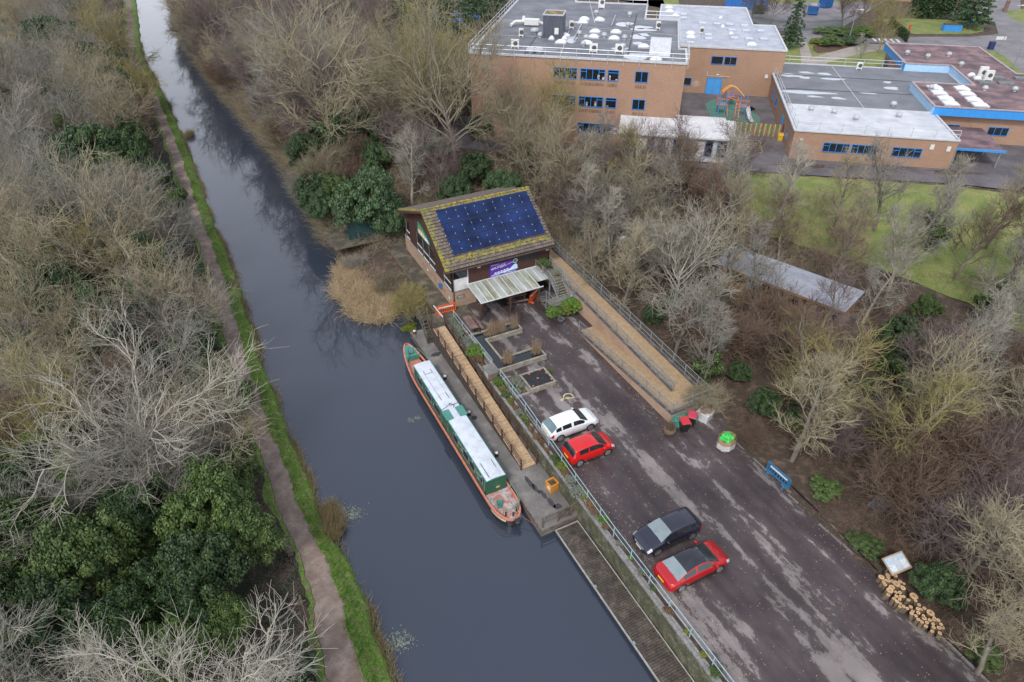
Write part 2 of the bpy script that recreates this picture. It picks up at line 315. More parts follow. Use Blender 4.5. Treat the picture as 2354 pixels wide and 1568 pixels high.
conc = M('quay_concrete', (.13, .12, .11), (.23, .215, .195), rough=.9, scale=.7, fine=(18, .25), detail=9, c3=(.165, .15, .14))
stone = M('mossy_stone', (.06, .055, .045), (.18, .155, .13), rough=.95, scale=1.6, fine=(9, .4), c3=(.085, .09, .045), bump=.5)
coping = M('grey_coping', (.17, .165, .16), (.26, .25, .24), rough=.9, scale=3, fine=(10, .2))
glass = glassmat('window_glass')
soil = M('bed_soil', (.035, .024, .018), (.17, .095, .05), rough=1, scale=7, fine=(24, .5), lo=.4, hi=.65)
blackpl = M('black_plastic', (.012, .012, .014), (.022, .022, .024), rough=.35, scale=3)
# ---- roof geometry
EY, EZ = -.55, 6.62; RY, RZ = 5.05, 10.3; KY, KZ = 12.3, 7.3; X0, X1 = -.7, 10.7; WL, WR = 0., 10.45; WB = 12.9
def rz_(y): return EZ + (RZ - EZ) * (y - EY) / (RY - EY) if y < RY else RZ + (KZ - RZ) * (y - RY) / (KY - RY)
ac = TS('activity_centre', 'canalside centre with mossy tiled roof, blue solar panels and brown timber walls', 'building')
b = B(); b.box(WL, 2.45, 0, .25, 2.15, 3.9); b.box(WL, .25, .25, WB, 2.15, 3.9); b.box(10.2, WR, .25, WB, 2.15, 3.9); b.box(.25, 10.2, WB - .25, WB, 2.15, 3.9); b.box(2.2, 2.45, .25, 4.2, 2.15, 3.9); b.box(2.45, 10.2, 4.2, 4.45, 2.15, 3.9)
b.put('brick_wall', buff, ac)
b = B(); b.box(-.04, 2.5, -.05, .3, 3.9, 3.98); b.box(-.05, .3, .3, WB + .04, 3.9, 3.98); b.put('stone_sill', coping, ac)
# brown boards: front wall and the two gables
b = B(); b.box(1.72, 10.4, .0, .2, 3.98, 6.75); b.box(.0, .12, .0, .12, 3.98, 6.7)
b.box(.25, 10.2, .2, 4.4, 3.92, 3.97)
def gable(x0, x1, holes):
    # wall along y with window openings: [y0,y1,z0,z1]
    cuts = sorted(set([0.0, WB - .4, RY] + [h[0] for h in holes] + [h[1] for h in holes]))
    for a, c in zip(cuts[:-1], cuts[1:]):
        hs_ = [h for h in holes if h[0] <= a + 1e-6 and h[1] >= c - 1e-6]
        zt0, zt1 = rz_(a) - .2, rz_(c) - .2
        if hs_:
            h = hs_[0]
            if h[2] > 3.99: b.hexa([(x0, a, 3.98), (x1, a, 3.98), (x1, c, 3.98), (x0, c, 3.98)], [(x0, a, h[2]), (x1, a, h[2]), (x1, c, h[2]), (x0, c, h[2])])
            b.hexa([(x0, a, h[3]), (x1, a, h[3]), (x1, c, h[3]), (x0, c, h[3])], [(x0, a, zt0), (x1, a, zt0), (x1, c, zt1), (x0, c, zt1)])
        else: b.hexa([(x0, a, 3.98), (x1, a, 3.98), (x1, c, 3.98), (x0, c, 3.98)], [(x0, a, zt0), (x1, a, zt0), (x1, c, zt1), (x0, c, zt1)])
GW = [(.14, 1.95, 3.98, 5.5), (4.1, 5.7, 3.98, 6.12), (5.8, 7.4, 3.98, 6.12), (7.5, 9.1, 3.98, 6.12), (11.2, 12.3, 3.98, 6.1)]
gable(.0, .2, GW); gable(10.25, 10.42, []); b.box(.2, 10.25, WB - .55, WB - .4, 3.98, 7.1)
b.put('timber_cladding', timb, ac)
for k in range(0, 1):
    b = B()
    for i in range(43): b.box(2.06 + i * .2, 2.075 + i * .2, -.012, .0, 3.98, 6.6)
    for i in range(60):
        y = .1 + i * .205
        if not any(h[0] - .02 < y < h[1] + .02 for h in GW): b.box(-.012, .0, y, y + .015, 3.98, rz_(y) - .25)
    b.put('cover_strip', M('dark_timber_strip', (.03, .013, .01), (.05, .02, .016), scale=5), ac)
for (y0, y1, z0, z1) in GW:
    fr = B(); fr.box(.02, .1, y0, y1, z0, z0 + .1); fr.box(.02, .1, y0, y1, z0 + .75, z0 + .85)
    if z1 - z0 > 2.9: fr.box(.02, .1, y0, y1, z0 + 1.6, z0 + 1.68)
    fr.box(.05, .1, y0, y0 + .03, z0 + .1, z1); fr.box(.05, .1, y1 - .03, y1, z0 + .1, z1)
    f = fr.put('window', white, ac); g = B(); g.box(.05, .07, y0 + .05, y1 - .05, z0 + .1, z1 - .01); g.put('pane', glass, f)
# front corner: white panel and window over it
b = B(); b.box(.14, 1.7, -.03, .1, 4.0, 5.15); b.put('white_panel', white, ac)
fr = B(); fr.box(.14, 1.7, -.05, .12, 5.15, 5.22); fr.box(.14, .2, -.02, .1, 5.22, 6.1); fr.box(1.64, 1.7, -.02, .1, 5.22, 6.1)
f = fr.put('window', white, ac); g = B(); g.box(.2, 1.64, .03, .05, 5.22, 6.1); g.put('pane', glass, f)
b = B(); b.box(.12, 1.72, .0, .14, 6.1, 6.7); b.put('header_board', timb, ac)
# roof: stepped courses of tiles on both slopes
tile, nt_, b_ = base('mossy_tiles')
tc = nt_.nodes.new('ShaderNodeTexCoord'); n1 = N(nt_, 'ShaderNodeTexNoise', Scale=2.2, Detail=8., Roughness=.7); nt_.links.new(tc.outputs['Object'], n1.inputs['Vector'])
r1 = nt_.nodes.new('ShaderNodeValToRGB'); E = r1.color_ramp.elements; E[0].position = .3; E[0].color = (.10, .075, .06, 1); E[1].position = .7; E[1].color = (.21, .175, .16, 1); nt_.links.new(n1.outputs[0], r1.inputs[0])
sp = nt_.nodes.new('ShaderNodeSeparateXYZ'); nt_.links.new(tc.outputs['Object'], sp.inputs[0])
cb = nt_.nodes.new('ShaderNodeCombineXYZ'); nt_.links.new(sp.outputs[0], cb.inputs[0]); nt_.links.new(sp.outputs[1], cb.inputs[1])
br = N(nt_, 'ShaderNodeTexBrick'); br.inputs['Scale'].default_value = 1; br.inputs['Brick Width'].default_value = .3; br.inputs['Row Height'].default_value = .28; br.inputs['Mortar Size'].default_value = .014
br.inputs['Color1'].default_value = (1, 1, 1, 1); br.inputs['Color2'].default_value = (.75, .72, .7, 1); br.inputs['Mortar'].default_value = (.25, .22, .2, 1); nt_.links.new(cb.outputs[0], br.inputs['Vector'])
vm = N(nt_, 'ShaderNodeVectorMath', operation='MULTIPLY'); nt_.links.new(r1.outputs[0], vm.inputs[0]); nt_.links.new(br.outputs[0], vm.inputs[1])
# moss grows along the ridge, the left verge and the eaves
def band(axis, c, wd):
    a = N(nt_, 'ShaderNodeMath', operation='SUBTRACT'); nt_.links.new(sp.outputs[axis], a.inputs[0]); a.inputs[1].default_value = c
    q = N(nt_, 'ShaderNodeMath', operation='ABSOLUTE'); nt_.links.new(a.outputs[0], q.inputs[0])
    m_ = nt_.nodes.new('ShaderNodeMapRange'); m_.inputs[1].default_value = 0; m_.inputs[2].default_value = wd; m_.inputs[3].default_value = 1; m_.inputs[4].default_value = 0; nt_.links.new(q.outputs[0], m_.inputs[0]); return m_.outputs[0]
mxm = N(nt_, 'ShaderNodeMath', operation='MAXIMUM'); nt_.links.new(band(1, RY, 1.1), mxm.inputs[0]); nt_.links.new(band(0, X0, 1.1), mxm.inputs[1])
mx2 = N(nt_, 'ShaderNodeMath', operation='MAXIMUM'); nt_.links.new(mxm.outputs[0], mx2.inputs[0]); nt_.links.new(band(1, .25, .55), mx2.inputs[1])
n2 = N(nt_, 'ShaderNodeTexNoise', Scale=3.2, Detail=7., Roughness=.75); nt_.links.new(tc.outputs['Object'], n2.inputs['Vector'])
ad = N(nt_, 'ShaderNodeMath', operation='MULTIPLY_ADD'); nt_.links.new(mx2.outputs[0], ad.inputs[0]); ad.inputs[1].default_value = .17; nt_.links.new(n2.outputs[0], ad.inputs[2])
r2 = nt_.nodes.new('ShaderNodeValToRGB'); r2.color_ramp.elements[0].position = .60; r2.color_ramp.elements[1].position = .70; nt_.links.new(ad.outputs[0], r2.inputs[0])
n3 = N(nt_, 'ShaderNodeTexNoise', Scale=1.1, Detail=4.); nt_.links.new(tc.outputs['Object'], n3.inputs['Vector'])
r3 = nt_.nodes.new('ShaderNodeValToRGB'); E = r3.color_ramp.elements; E[0].position = .4; E[0].color = (.20, .20, .03, 1); E[1].position = .62; E[1].color = (.33, .26, .02, 1); nt_.links.new(n3.outputs[0], r3.inputs[0])
mx = nt_.nodes.new('ShaderNodeMix'); mx.data_type = 'RGBA'; nt_.links.new(r2.outputs[0], mx.inputs[0]); nt_.links.new(vm.outputs[0], mx.inputs[6]); nt_.links.new(r3.outputs[0], mx.inputs[7]); nt_.links.new(mx.outputs[2], b_.inputs['Base Color']); b_.inputs['Roughness'].default_value = .95
b = B()
def course(ya, yb, n, up):
    for i in range(n):
        y0 = ya + (yb - ya) * i / n; y1 = ya + (yb - ya) * (i + 1) / n; z0, z1 = rz_(y0), rz_(y1)
        j = random.uniform(-.006, .006)
        b.hexa([(X0, y0, z0 - .1), (X1, y0, z0 - .1), (X1, y1, z1 - .1), (X0, y1, z1 - .1)], [(X0, y0, z0 + .055 + j), (X1, y0, z0 + .055 + j), (X1, y1, z1 + .005), (X0, y1, z1 + .005)])
course(EY, RY, 20, 1)
for i in range(25):
    y1 = KY - (KY - RY) * i / 25; y0 = KY - (KY - RY) * (i + 1) / 25
    b.hexa([(X0, y0, rz_(y0) - .1), (X1, y0, rz_(y0) - .1), (X1, y1, rz_(y1) - .1), (X0, y1, rz_(y1) - .1)], [(X0, y0, rz_(y0) + .005), (X1, y0, rz_(y0) + .005), (X1, y1, rz_(y1) + .055), (X0, y1, rz_(y1) + .055)])
rf = b.put('roof', tile, ac)
b = B()
for i in range(38): b.tube((X0 + i * .302, RY, RZ + .03), (X0 + i * .302 + .295, RY, RZ + .045), .12, .125, 8)
b.put('ridge_tile', tile, rf)
b = B(); s_ = .32
for x in (X0 + .02, X1 - .1): 
    b.hexa([(x, EY, EZ - .34), (x + .06, EY, EZ - .34), (x + .06, RY, RZ - .34), (x, RY, RZ - .34)], [(x, EY, EZ - .1), (x + .06, EY, EZ - .1), (x + .06, RY, RZ - .1), (x, RY, RZ - .1)])
    b.hexa([(x, RY, RZ - .34), (x + .06, RY, RZ - .34), (x + .06, KY, KZ - .4), (x, KY, KZ - .4)], [(x, RY, RZ - .1), (x + .06, RY, RZ - .1), (x + .06, KY, KZ - .1), (x, KY, KZ - .1)])
b.box(X0 + .08, X1 - .1, EY + .02, EY + .06, EZ - .3, EZ - .1); b.put('barge_board', timb, ac)
b = B(); b.tube((X0, EY - .05, EZ - .12), (X1, EY - .05, EZ - .16), .07, .07, 8); b.put('gutter', M('brown_plastic', (.05, .03, .028), (.08, .05, .045), rough=.4), ac)
b = B(); b.path([(.12, EY - .03, EZ - .2), (.12, -.1, 6.1), (.12, -.1, 2.2)], .045, 8); b.put('downpipe', MATS['brown_plastic'], ac)
# solar panels 10 x 3, each with its clamps
pvm, nt_, b_ = base('solar_cells'); tc = nt_.nodes.new('ShaderNodeTexCoord')
br = N(nt_, 'ShaderNodeTexBrick'); br.offset = 0; br.inputs['Scale'].default_value = 1; br.inputs['Brick Width'].default_value = .155; br.inputs['Row Height'].default_value = .13; br.inputs['Mortar Size'].default_value = .004
br.inputs['Color1'].default_value = (.005, .012, .046, 1); br.inputs['Color2'].default_value = (.008, .017, .062, 1); br.inputs['Mortar'].default_value = (.010, .022, .06, 1)
nt_.links.new(tc.outputs['Object'], br.inputs['Vector'])
n1 = N(nt_, 'ShaderNodeTexNoise', Scale=.45, Detail=3.); nt_.links.new(tc.outputs['Object'], n1.inputs['Vector'])
r1 = nt_.nodes.new('ShaderNodeMapRange'); r1.inputs[1].default_value = .35; r1.inputs[2].default_value = .7; r1.inputs[3].default_value = .7; r1.inputs[4].default_value = 2.2; nt_.links.new(n1.outputs[0], r1.inputs[0])
vm = N(nt_, 'ShaderNodeVectorMath', operation='MULTIPLY'); nt_.links.new(br.outputs[0], vm.inputs[0]); nt_.links.new(r1.outputs[0], vm.inputs[1]); nt_.links.new(vm.outputs[0], b_.inputs['Base Color'])
b_.inputs['Roughness'].default_value = .2; b_.inputs['Specular IOR Level'].default_value = .25
pvf = M('panel_frame', (.012, .02, .06), (.02, .03, .08), rough=.4)
sl_ = (RZ - EZ) / (RY - EY); cs = 1 / math.sqrt(1 + sl_ * sl_); PY0 = .62; PH = 1.36; PX0 = .62
def onroof(x, y, h): return (x, y - h * sl_ * cs, rz_(y) + .05 + h * cs)
pan = None
for j in range(3):
    for i in range(10):
        xa = PX0 + i * .965 - .0; xb = xa + .945; ya = PY0 + j * (PH + .02); yb = ya + PH - .02
        b = B(); b.hexa([onroof(xa, ya, .06), onroof(xb, ya, .06), onroof(xb, yb, .06), onroof(xa, yb, .06)], [onroof(xa, ya, .1), onroof(xb, ya, .1), onroof(xb, yb, .1), onroof(xa, yb, .1)], 0)
        c_ = .03; b.poly([onroof(xa + c_, ya + c_, .104), onroof(xb - c_, ya + c_, .104), onroof(xb - c_, yb - c_, .104), onroof(xa + c_, yb - c_, .104)], 1)
        b.put('solar_panel', [pvf, pvm], ac)
b = B()
for j in range(3):
    for i in range(11):
        for t in (.28, .72):
            x = PX0 - .01 + i * .965; y = PY0 + j * (PH + .02) + t * PH; b.obox(onroof(x, y, .12), (.055, .07, .05)); b.put('panel_clamp', M('bright_aluminium', (.6, .6, .6), (.5, .5, .5), rough=.3), ac); b = B()
# purple banner above the canopy
bx, bz, bw, bh = 3.9, 4.5, 2.9, 1.38
ban = B(); ban.box(0, bw, -.06, -.02, 0, bh); ban = ban.put('banner', M('banner_purple', (.075, .018, .28), (.095, .025, .33), rough=.5), ac, (bx, 0, bz))
wt = M('banner_white', (.8, .82, .85), (.75, .78, .82), rough=.5); lb = M('banner_pale_blue', (.45, .68, .82), (.58, .78, .88), rough=.5)
def lettering(s, size, x, z, parent, mat, slant=0., y=-.065, align='LEFT', flip=1):
    me = textmesh(s, size); me.materials.append(mat); o = link('lettering', me, parent); o.location = (x, y, z); o.rotation_euler = (R(90), -slant, 0); return o
lettering('Welcome to', .17, .12, 1.2, ban, wt, R(2)); lettering('WILDSIDE', .36, .15, .72, ban, wt, R(10)); lettering('Activity Centre', .23, 1.1, .78, ban, wt, R(12))
lettering('01902 754612', .15, .18, .06, ban, wt); lettering('www.wildsideac.co.uk', .15, 1.45, .08, ban, wt)
b = B(); b.poly([(.02, -.064, .18), (2.0, -.064, .42), (2.45, -.064, .62), (2.9, -.064, .5), (3.0, -.064, .3), (1.5, -.064, .2)], 0); 
for k in range(5): b.poly([(.5 + k * .32, -.067, .3 + k * .035), (.72 + k * .32, -.067, .32 + k * .035), (.72 + k * .32, -.067, .44 + k * .035), (.5 + k * .32, -.067, .40 + k * .035)], 1)
b.poly([(2.2, -.066, .5), (2.55, -.066, .8), (2.8, -.066, .85), (2.95, -.066, .7), (2.98, -.066, .35), (2.5, -.066, .35)], 0); b.put('boat_picture', [lb, wt], ban)
b = B(); b.add([(2.72 + .24 * math.cos(t), -.067, 1.18 + .24 * math.sin(t)) for t in np.linspace(0, 2 * math.pi, 20)[:-1]], [tuple(range(19))]); b.add([(2.72 + .2 * math.cos(t), -.07, 1.18 + .2 * math.sin(t)) for t in np.linspace(0, 2 * math.pi, 20)[:-1]], [tuple(range(19))], 1)
b.put('round_logo', [wt, M('logo_green', (.04, .22, .16), (.06, .3, .22))], ban)
# green and yellow sign in the left gable, following the verge
gs = B(); gp = [(8.15, 6.42), (8.15, 7.5), (7.9, 7.75), (6.9, 7.55), (6.0, 7.2), (5.1, 6.8), (4.95, 6.6), (5.05, 6.42)]
gs.add([(-.10, y, z) for y, z in gp] + [(-.04, y, z) for y, z in gp], [tuple(range(8)), tuple(range(8, 16))[::-1]] + [(i, i + 8, (i + 1) % 8 + 8, (i + 1) % 8) for i in range(8)])
gs = gs.put('gable_sign', M('sign_green', (.02, .20, .12), (.03, .26, .16), rough=.5), ac)
b = B(); b.add([(-.104, y, z) for y, z in ((8.1, 6.55), (8.1, 6.95), (7.2, 6.98), (6.2, 6.95), (5.5, 6.8), (5.15, 6.62), (5.15, 6.5))], [tuple(range(7))]); b.put('boat_picture', wt, gs)
b = B(); [b.add([(-.108, y, 6.62), (-.108, y - .3, 6.62), (-.108, y - .3, 6.9), (-.108, y, 6.9)], [(0, 3, 2, 1)]) for y in (8.0, 7.5, 7.0, 6.5)]; b.put('yellow_window', M('sign_yellow', (.7, .45, .04), (.6, .38, .05)), gs)
me = textmesh('WILDSIDE', .34); me.materials.append(MATS['sign_yellow']); o = link('lettering', me, gs); o.location = (-.105, 7.95, 7.2); o.rotation_euler = (R(90), R(10), R(-90))
# small wall plaques (birds and butterflies) along the brick
pm = M('plaque_dark', (.04, .05, .06), (.3, .3, .3), scale=9)
for y, z, c in ((11.2, 3.4, 0), (9.2, 3.2, 0), (7.6, 3.1, 0), (6.4, 3.0, 1), (5.3, 3.1, 0), (4.4, 3.2, 2), (2.05, 3.0, 2), (.75, 2.9, 1)):
    b = B(); b.add([(-.02, y + .16 * math.cos(t) * (1 + .4 * math.sin(3 * t)), z + .2 * math.sin(t) * (1 + .3 * math.cos(2 * t))) for t in np.linspace(0, 2 * math.pi, 13)[:-1]], [tuple(range(12))[::-1]])
    b.put('wall_plaque', [pm, wt, M('plaque_red', (.5, .04, .03), (.5, .3, .02), scale=9)][c], ac)
b = B(); b.box(-.28, -.03, 2.45, 2.85, 3.05, 3.5); b.put('letter_box', M('box_blue', (.05, .13, .35), (.07, .16, .4), rough=.4), ac)
b = B(); b.box(.45, 1.2, -.04, 0, 3.1, 3.42)
pl_ = b.put('name_plaque', M('plaque_black', (.02, .02, .025), (.03, .03, .03), rough=.4), ac)
for k in range(3): b = B(); b.box(.5, 1.15, -.045, -.041, 3.16 + k * .09, 3.19 + k * .09); b.put('lettering', wt, pl_)
for x in (2.6, 9.9): b = B(); b.box(x, x + .3, -.22, -.01, 6.0, 6.16); b.put('wall_lamp', M('lamp_cream', (.7, .62, .45), (.6, .55, .4)), ac)
b = B(); b.box(7.2, 9.2, -.02, 0, 5.35, 6.2); b.put('noticeboard', M('dark_board', (.035, .03, .03), (.02, .02, .022)), ac)
# ---- canopy of corrugated sheet on posts
cn = TS('canopy', 'lean-to canopy of stained translucent sheets on timber posts, below the purple banner', 'canopy')
cm_ = M('stained_polycarbonate', (.40, .42, .42), (.20, .20, .12), rough=.35, scale=.75, detail=8, lo=.42, hi=.62, stretch=(1.6, .4, 1), c3=(.33, .34, .27))
b = B(); nst = 11
for i in range(nst):
    xa = 1.5 + i * 7.5 / nst; xb = xa + 7.5 / nst; yf = -3.2 if xb < 8.0 else -2.35
    b.hexa([(xa, yf, 4.16 + (0 if yf < -3 else .06)), (xb, yf, 4.16 + (0 if yf < -3 else .06)), (xb, -.06, 4.42), (xa, -.06, 4.42)], [(xa, yf, 4.18 + (0 if yf < -3 else .06)), (xb, yf, 4.18 + (0 if yf < -3 else .06)), (xb, -.06, 4.44), (xa, -.06, 4.44)])
b.put('roof_sheet', cm_, cn)
b = B()
for i in range(nst + 1):
    x = 1.5 + i * 7.5 / nst; yf = -3.22 if x < 8.0 else -2.37; b.bar((x, yf, 4.2 + (0 if yf < -3 else .06)), (x, -.06, 4.46), .06, .05)
b.bar((1.47, -3.22, 4.17), (8.0, -3.22, 4.17), .05, .1); b.bar((1.5, -.08, 4.47), (9.0, -.08, 4.47), .08, .05); b.put('glazing_bar', white, cn)
b = B(); b.bar((1.1, -3.1, 4.07), (7.85, -3.1, 4.07), .1, .16); b.put('beam', brownrail, cn)
for x in (1.45, 4.57, 7.6): b = B(); b.box(x - .06, x + .06, -3.16, -3.04, 2.18, 4.0); b.bar((x, -3.1, 3.6), (x + .35, -3.1, 4.0), .06); b.put('post', brownrail, cn)
# undercroft back: dark opening with floor
b = B(); b.box(8.6, 8.75, .3, 4.2, 2.2, 3.9); b.top('brick_partition', 'dark brick wall standing back inside the undercroft beside the stairs', 'wall', redbrick, O2, TH)
# picnic table
def picnic(name, label, x, y, rz, mat=None, ln=2.1, nm='picnic_table'):
    px, py = F(x, y); t = T(nm, label, 'picnic table', (px, py, 2.2), TH + rz, 'picnic tables'); mt = mat or M('picnic_wood', (.13, .07, .06), (.22, .15, .13), rough=.6, scale=2, fine=(12, .3))
    b = B(); 
    for k in range(5): b.box(-.37 + k * .15, -.37 + k * .15 + .14, -ln / 2, ln / 2, .72, .76)
    b.put('table_top', mt, t)
    for s in (-1, 1):
        b = B(); b.box(s * .78 - .14, s * .78 - .005, -ln / 2, ln / 2, .42, .46); b.box(s * .78 + .005, s * .78 + .14, -ln / 2, ln / 2, .42, .46); b.put('bench', mt, t)
    for s in (-1, 1): b = B(); y_ = s * ln * .36; b.bar((-.25, y_, .72), (-.6, y_, 0), .05, .1); b.bar((.25, y_, .72), (.6, y_, 0), .05, .1); b.bar((-.85, y_ + .05, .4), (.85, y_ + .05, .4), .05, .08); b.put('leg_frame', mt, t)
picnic('', 'reddish brown wooden picnic table on the paving beside the pale blue rail', .1, -3.85, 0, nm='picnic_table')
picnic('', 'darker picnic table in the shade under the canopy', 5.9, -1.6, R(80), nm='picnic_table')
# ---- access ramp: two flights with brick sides
rp_ = TS('access_ramp', 'long switchback access ramp with tan gritty surface between brick walls and steel railings', 'ramp')
tan = M('tan_grit', (.30, .205, .115), (.38, .27, .155), rough=.95, scale=3, fine=(16, .28))
ux0, ux1, lx0, lx1 = 10.5, 12.25, 8.8, 10.4; ZL = 3.08; ZT = 4.2
def hexwall(b, x0, x1, ya, yb, za, zb, zbase=2.1, m=0): b.hexa([(x0, yb, zbase), (x1, yb, zbase), (x1, ya, zbase), (x0, ya, zbase)], [(x0, yb, zb), (x1, yb, zb), (x1, ya, za), (x0, ya, za)], m)
b = B(); hexwall(b, ux0, ux1, 3.0, -20.0, ZT, ZL); b.box(lx0, ux1, -21.95, -20.0, 2.1, ZL); hexwall(b, lx0, lx1, -8.6, -20.0, 2.2, ZL)
b.put('ramp_surface', tan, rp_)
b = B(); 
hexwall(b, ux0 - .22, ux0, 3.0, -20.0, ZT + .06, ZL + .06); hexwall(b, ux1, ux1 + .22, 3.0, -22.2, ZT + .06, ZL + .02)
b.box(lx0 - .22, ux1, -22.2, -21.95, 2.1, ZL + .06); hexwall(b, lx0 - .22, lx0, -8.6, -21.95, 2.28, ZL + .06)
b.put('brick_wall', buff, rp_)
b = B()
def cop(x0, x1, ya, yb, za, zb): b.hexa([(x0, yb, zb), (x1, yb, zb), (x1, ya, za), (x0, ya, za)], [(x0, yb, zb + .07), (x1, yb, zb + .07), (x1, ya, za + .07), (x0, ya, za + .07)])
cop(ux0 - .26, ux0 + .03, 3, -20.0, ZT + .062, ZL + .062); cop(ux1 - .03, ux1 + .26, 3, -22.24, ZT + .062, ZL + .022); b.box(lx0 - .26, ux1 - .03, -22.24, -21.9, ZL + .063, ZL + .13); cop(lx0 - .26, lx0 + .03, -8.6, -21.9, 2.285, ZL + .062)
b.put('coping', darkbrick, rp_)
def railing(parent, pts, h=1.0, post=1.6, mat=None, mid=.5, r=.021, mesh_=True, n=6, ends=True):
    """posts each its own part; rails one part, mesh infill one part"""
    mat = mat or galv; rb = B(); mb = B()
    for p, q in zip(pts[:-1], pts[1:]):
        L = math.dist(p, q); k = max(1, round(L / post)); P_ = [tuple(p[i] + (q[i] - p[i]) * j / k for i in range(3)) for j in range(k + 1)]
        rb.tube((p[0], p[1], p[2] + h), (q[0], q[1], q[2] + h), r, r, n)
        if mid: rb.tube((p[0], p[1], p[2] + h * mid), (q[0], q[1], q[2] + h * mid), r * .9, r * .9, n)
        if mesh_:
            rb.tube((p[0], p[1], p[2] + .1), (q[0], q[1], q[2] + .1), r * .7, r * .7, n)
            m_ = int(L / .16)
            for j in range(m_): t = j / m_; x, y, z = [p[i] + (q[i] - p[i]) * t for i in range(3)]; mb.bar((x, y, z + .1), (x, y, z + h * .93), .012)
        for j in range(k + (q is pts[-1])):
            pb = B(); x, y, z = P_[j]; pb.box(-.025, .025, -.025, .025, 0, h); pb.put('post', mat, parent, (x, y, z))
    rb.put('handrail', mat, parent)
    if mb.v: mb.put('mesh_infill', mat, parent)
railing(rp_, [(ux1 + .1, 2.9, ZT + .13), (ux1 + .1, -22.1, ZL + .13), (lx0 - .1, -22.1, ZL + .13), (lx0 - .1, -8.7, 2.36)])
railing(rp_, [(ux0 - .1, 1.0, ZT + .13), (ux0 - .1, -20.0, ZL + .13)])
railing(rp_, [(lx1 - .02, -8.7, 2.2), (lx1 - .02, -20.0, ZL)])
b = B(); b.box(10.19, 10.23, -5.55, -4.65, 2.75, 3.55); b.box(10.17, 10.19, -5.5, -4.7, 2.8, 3.5, 1); b.add([(10.165, y, z) for y, z in ((-5.4, 2.9), (-4.8, 2.9), (-4.8, 3.4), (-5.4, 3.4))], [(3, 2, 1, 0)], 2)
# panel hangs on the brick side of the upper flight
b.top('wall_noticeboard', 'pale framed noticeboard fixed to the brick side wall of the ramp near the stairs', 'noticeboard', [galv, white, M('notice_print', (.55, .62, .68), (.35, .42, .5), scale=12)], (O2[0], O2[1], 0), TH)
# ---- steel staircase
st = TS('steel_staircase', 'grey steel and timber staircase with landing between the canopy and the ramp', 'staircase')
tread = M('stair_timber', (.12, .115, .085), (.20, .19, .14), rough=.9, scale=5, fine=(12, .3))
b = B(); b.box(9.05, 10.26, -2.85, -.02, 4.06, 4.2); b.box(7.8, 10.26, -5.35, -4.1, 3.0, 3.15); b.put('landing', tread, st)
for i in range(6): b = B(); z = 4.2 - (i + 1) * .175; y = -2.85 - i * .21; b.box(9.15, 10.22, y - .27, y + .0, z - .04, z); b.put('tread', tread, st)
for i in range(5): b = B(); z = 3.15 - (i + 1) * .19; x = 7.8 - i * .0 ; b.box(7.85, 8.75, -4.05 + i * .26, -3.78 + i * .26, z - .04, z); b.put('tread', tread, st)
b = B(); b.bar((9.1, -2.8, 4.1), (9.1, -4.15, 3.05), .05, .2); b.bar((10.24, -2.8, 4.1), (10.24, -4.15, 3.05), .05, .2); b.put('stringer', galv, st)
railing(st, [(8.88, -.05, 4.2), (8.88, -2.9, 4.2), (9.12, -4.1, 3.15)], post=1.4); railing(st, [(10.24, -1.8, 4.2), (10.24, -2.9, 4.2), (10.24, -4.1, 3.15), (10.24, -5.33, 3.15), (7.83, -5.33, 3.15), (7.83, -4.1, 3.15), (7.83, -2.8, 2.25)], post=1.3)
for x, y, z in ((7.83, -5.3, 3.0), (8.9, -2.85, 4.06), (10.2, -5.3, 3.0), (7.83, -4.15, 3.0)): b = B(); b.box(x - .05, x + .05, y - .05, y + .05, 2.2, z); b.put('support_post', galv, st)
# ---- boardwalk on posts round the canal side
bw_ = TS('boardwalk', 'dark weathered timber boardwalk on posts along the canal side of the centre', 'boardwalk')
b = B(); y = -.1
def planks(b, x0, x1, y0, y1, z, wd=.145, gap=.012, along='y', th=.04):
    if along == 'y':
        y = y0
        while y < y1 - .02: b.box(x0, x1, y, min(y1, y + wd), z - th, z + random.uniform(-.004, .004)); y += wd + gap
    else:
        x = x0
        while x < x1 - .02: b.box(x, min(x1, x + wd), y0, y1, z - th, z + random.uniform(-.004, .004)); x += wd + gap
planks(b, -1.85, -.02, -.05, 16.0, 2.24); planks(b, -7.0, 1.2, 16.0, 17.0, 2.24); planks(b, -7.2, .9, 17.0, 20.6, 2.24); planks(b, -2.85, -.6, -2.35, -.06, 2.24); planks(b, -.6, 1.3, -2.35, -.06, 2.24, along='x')
b.put('deck', deckm, bw_)
b = B(); b.box(-1.9, -1.84, 0, 16.0, 2.24, 2.36); b.bar((-1.87, 16.0, 2.3), (-7.0, 16.0, 2.3), .06, .12); b.put('kerb_board', M('mossy_board', (.12, .10, .05), (.19, .15, .1), scale=3, fine=(9, .3)), bw_)
for i in range(14):
    yy = .3 + i * 1.17; mt = [M('post_red', (.18, .04, .03), (.24, .08, .06)), oldwood, M('post_green', (.07, .22, .16), (.10, .26, .2))][i % 3 if i % 2 else 1] if i % 4 else MATS.get('post_red') or M('post_red', (.18, .04, .03), (.24, .08, .06))
    b = B(); b.box(-1.98, -1.87, yy, yy + .11, -.3, 2.2); b.put('support_post', mt, bw_)
    b = B(); b.bar((-1.95, yy + .5, 2.1), (-2.5, yy + .3, .1), .07); b.put('brace', oldwood, bw_)
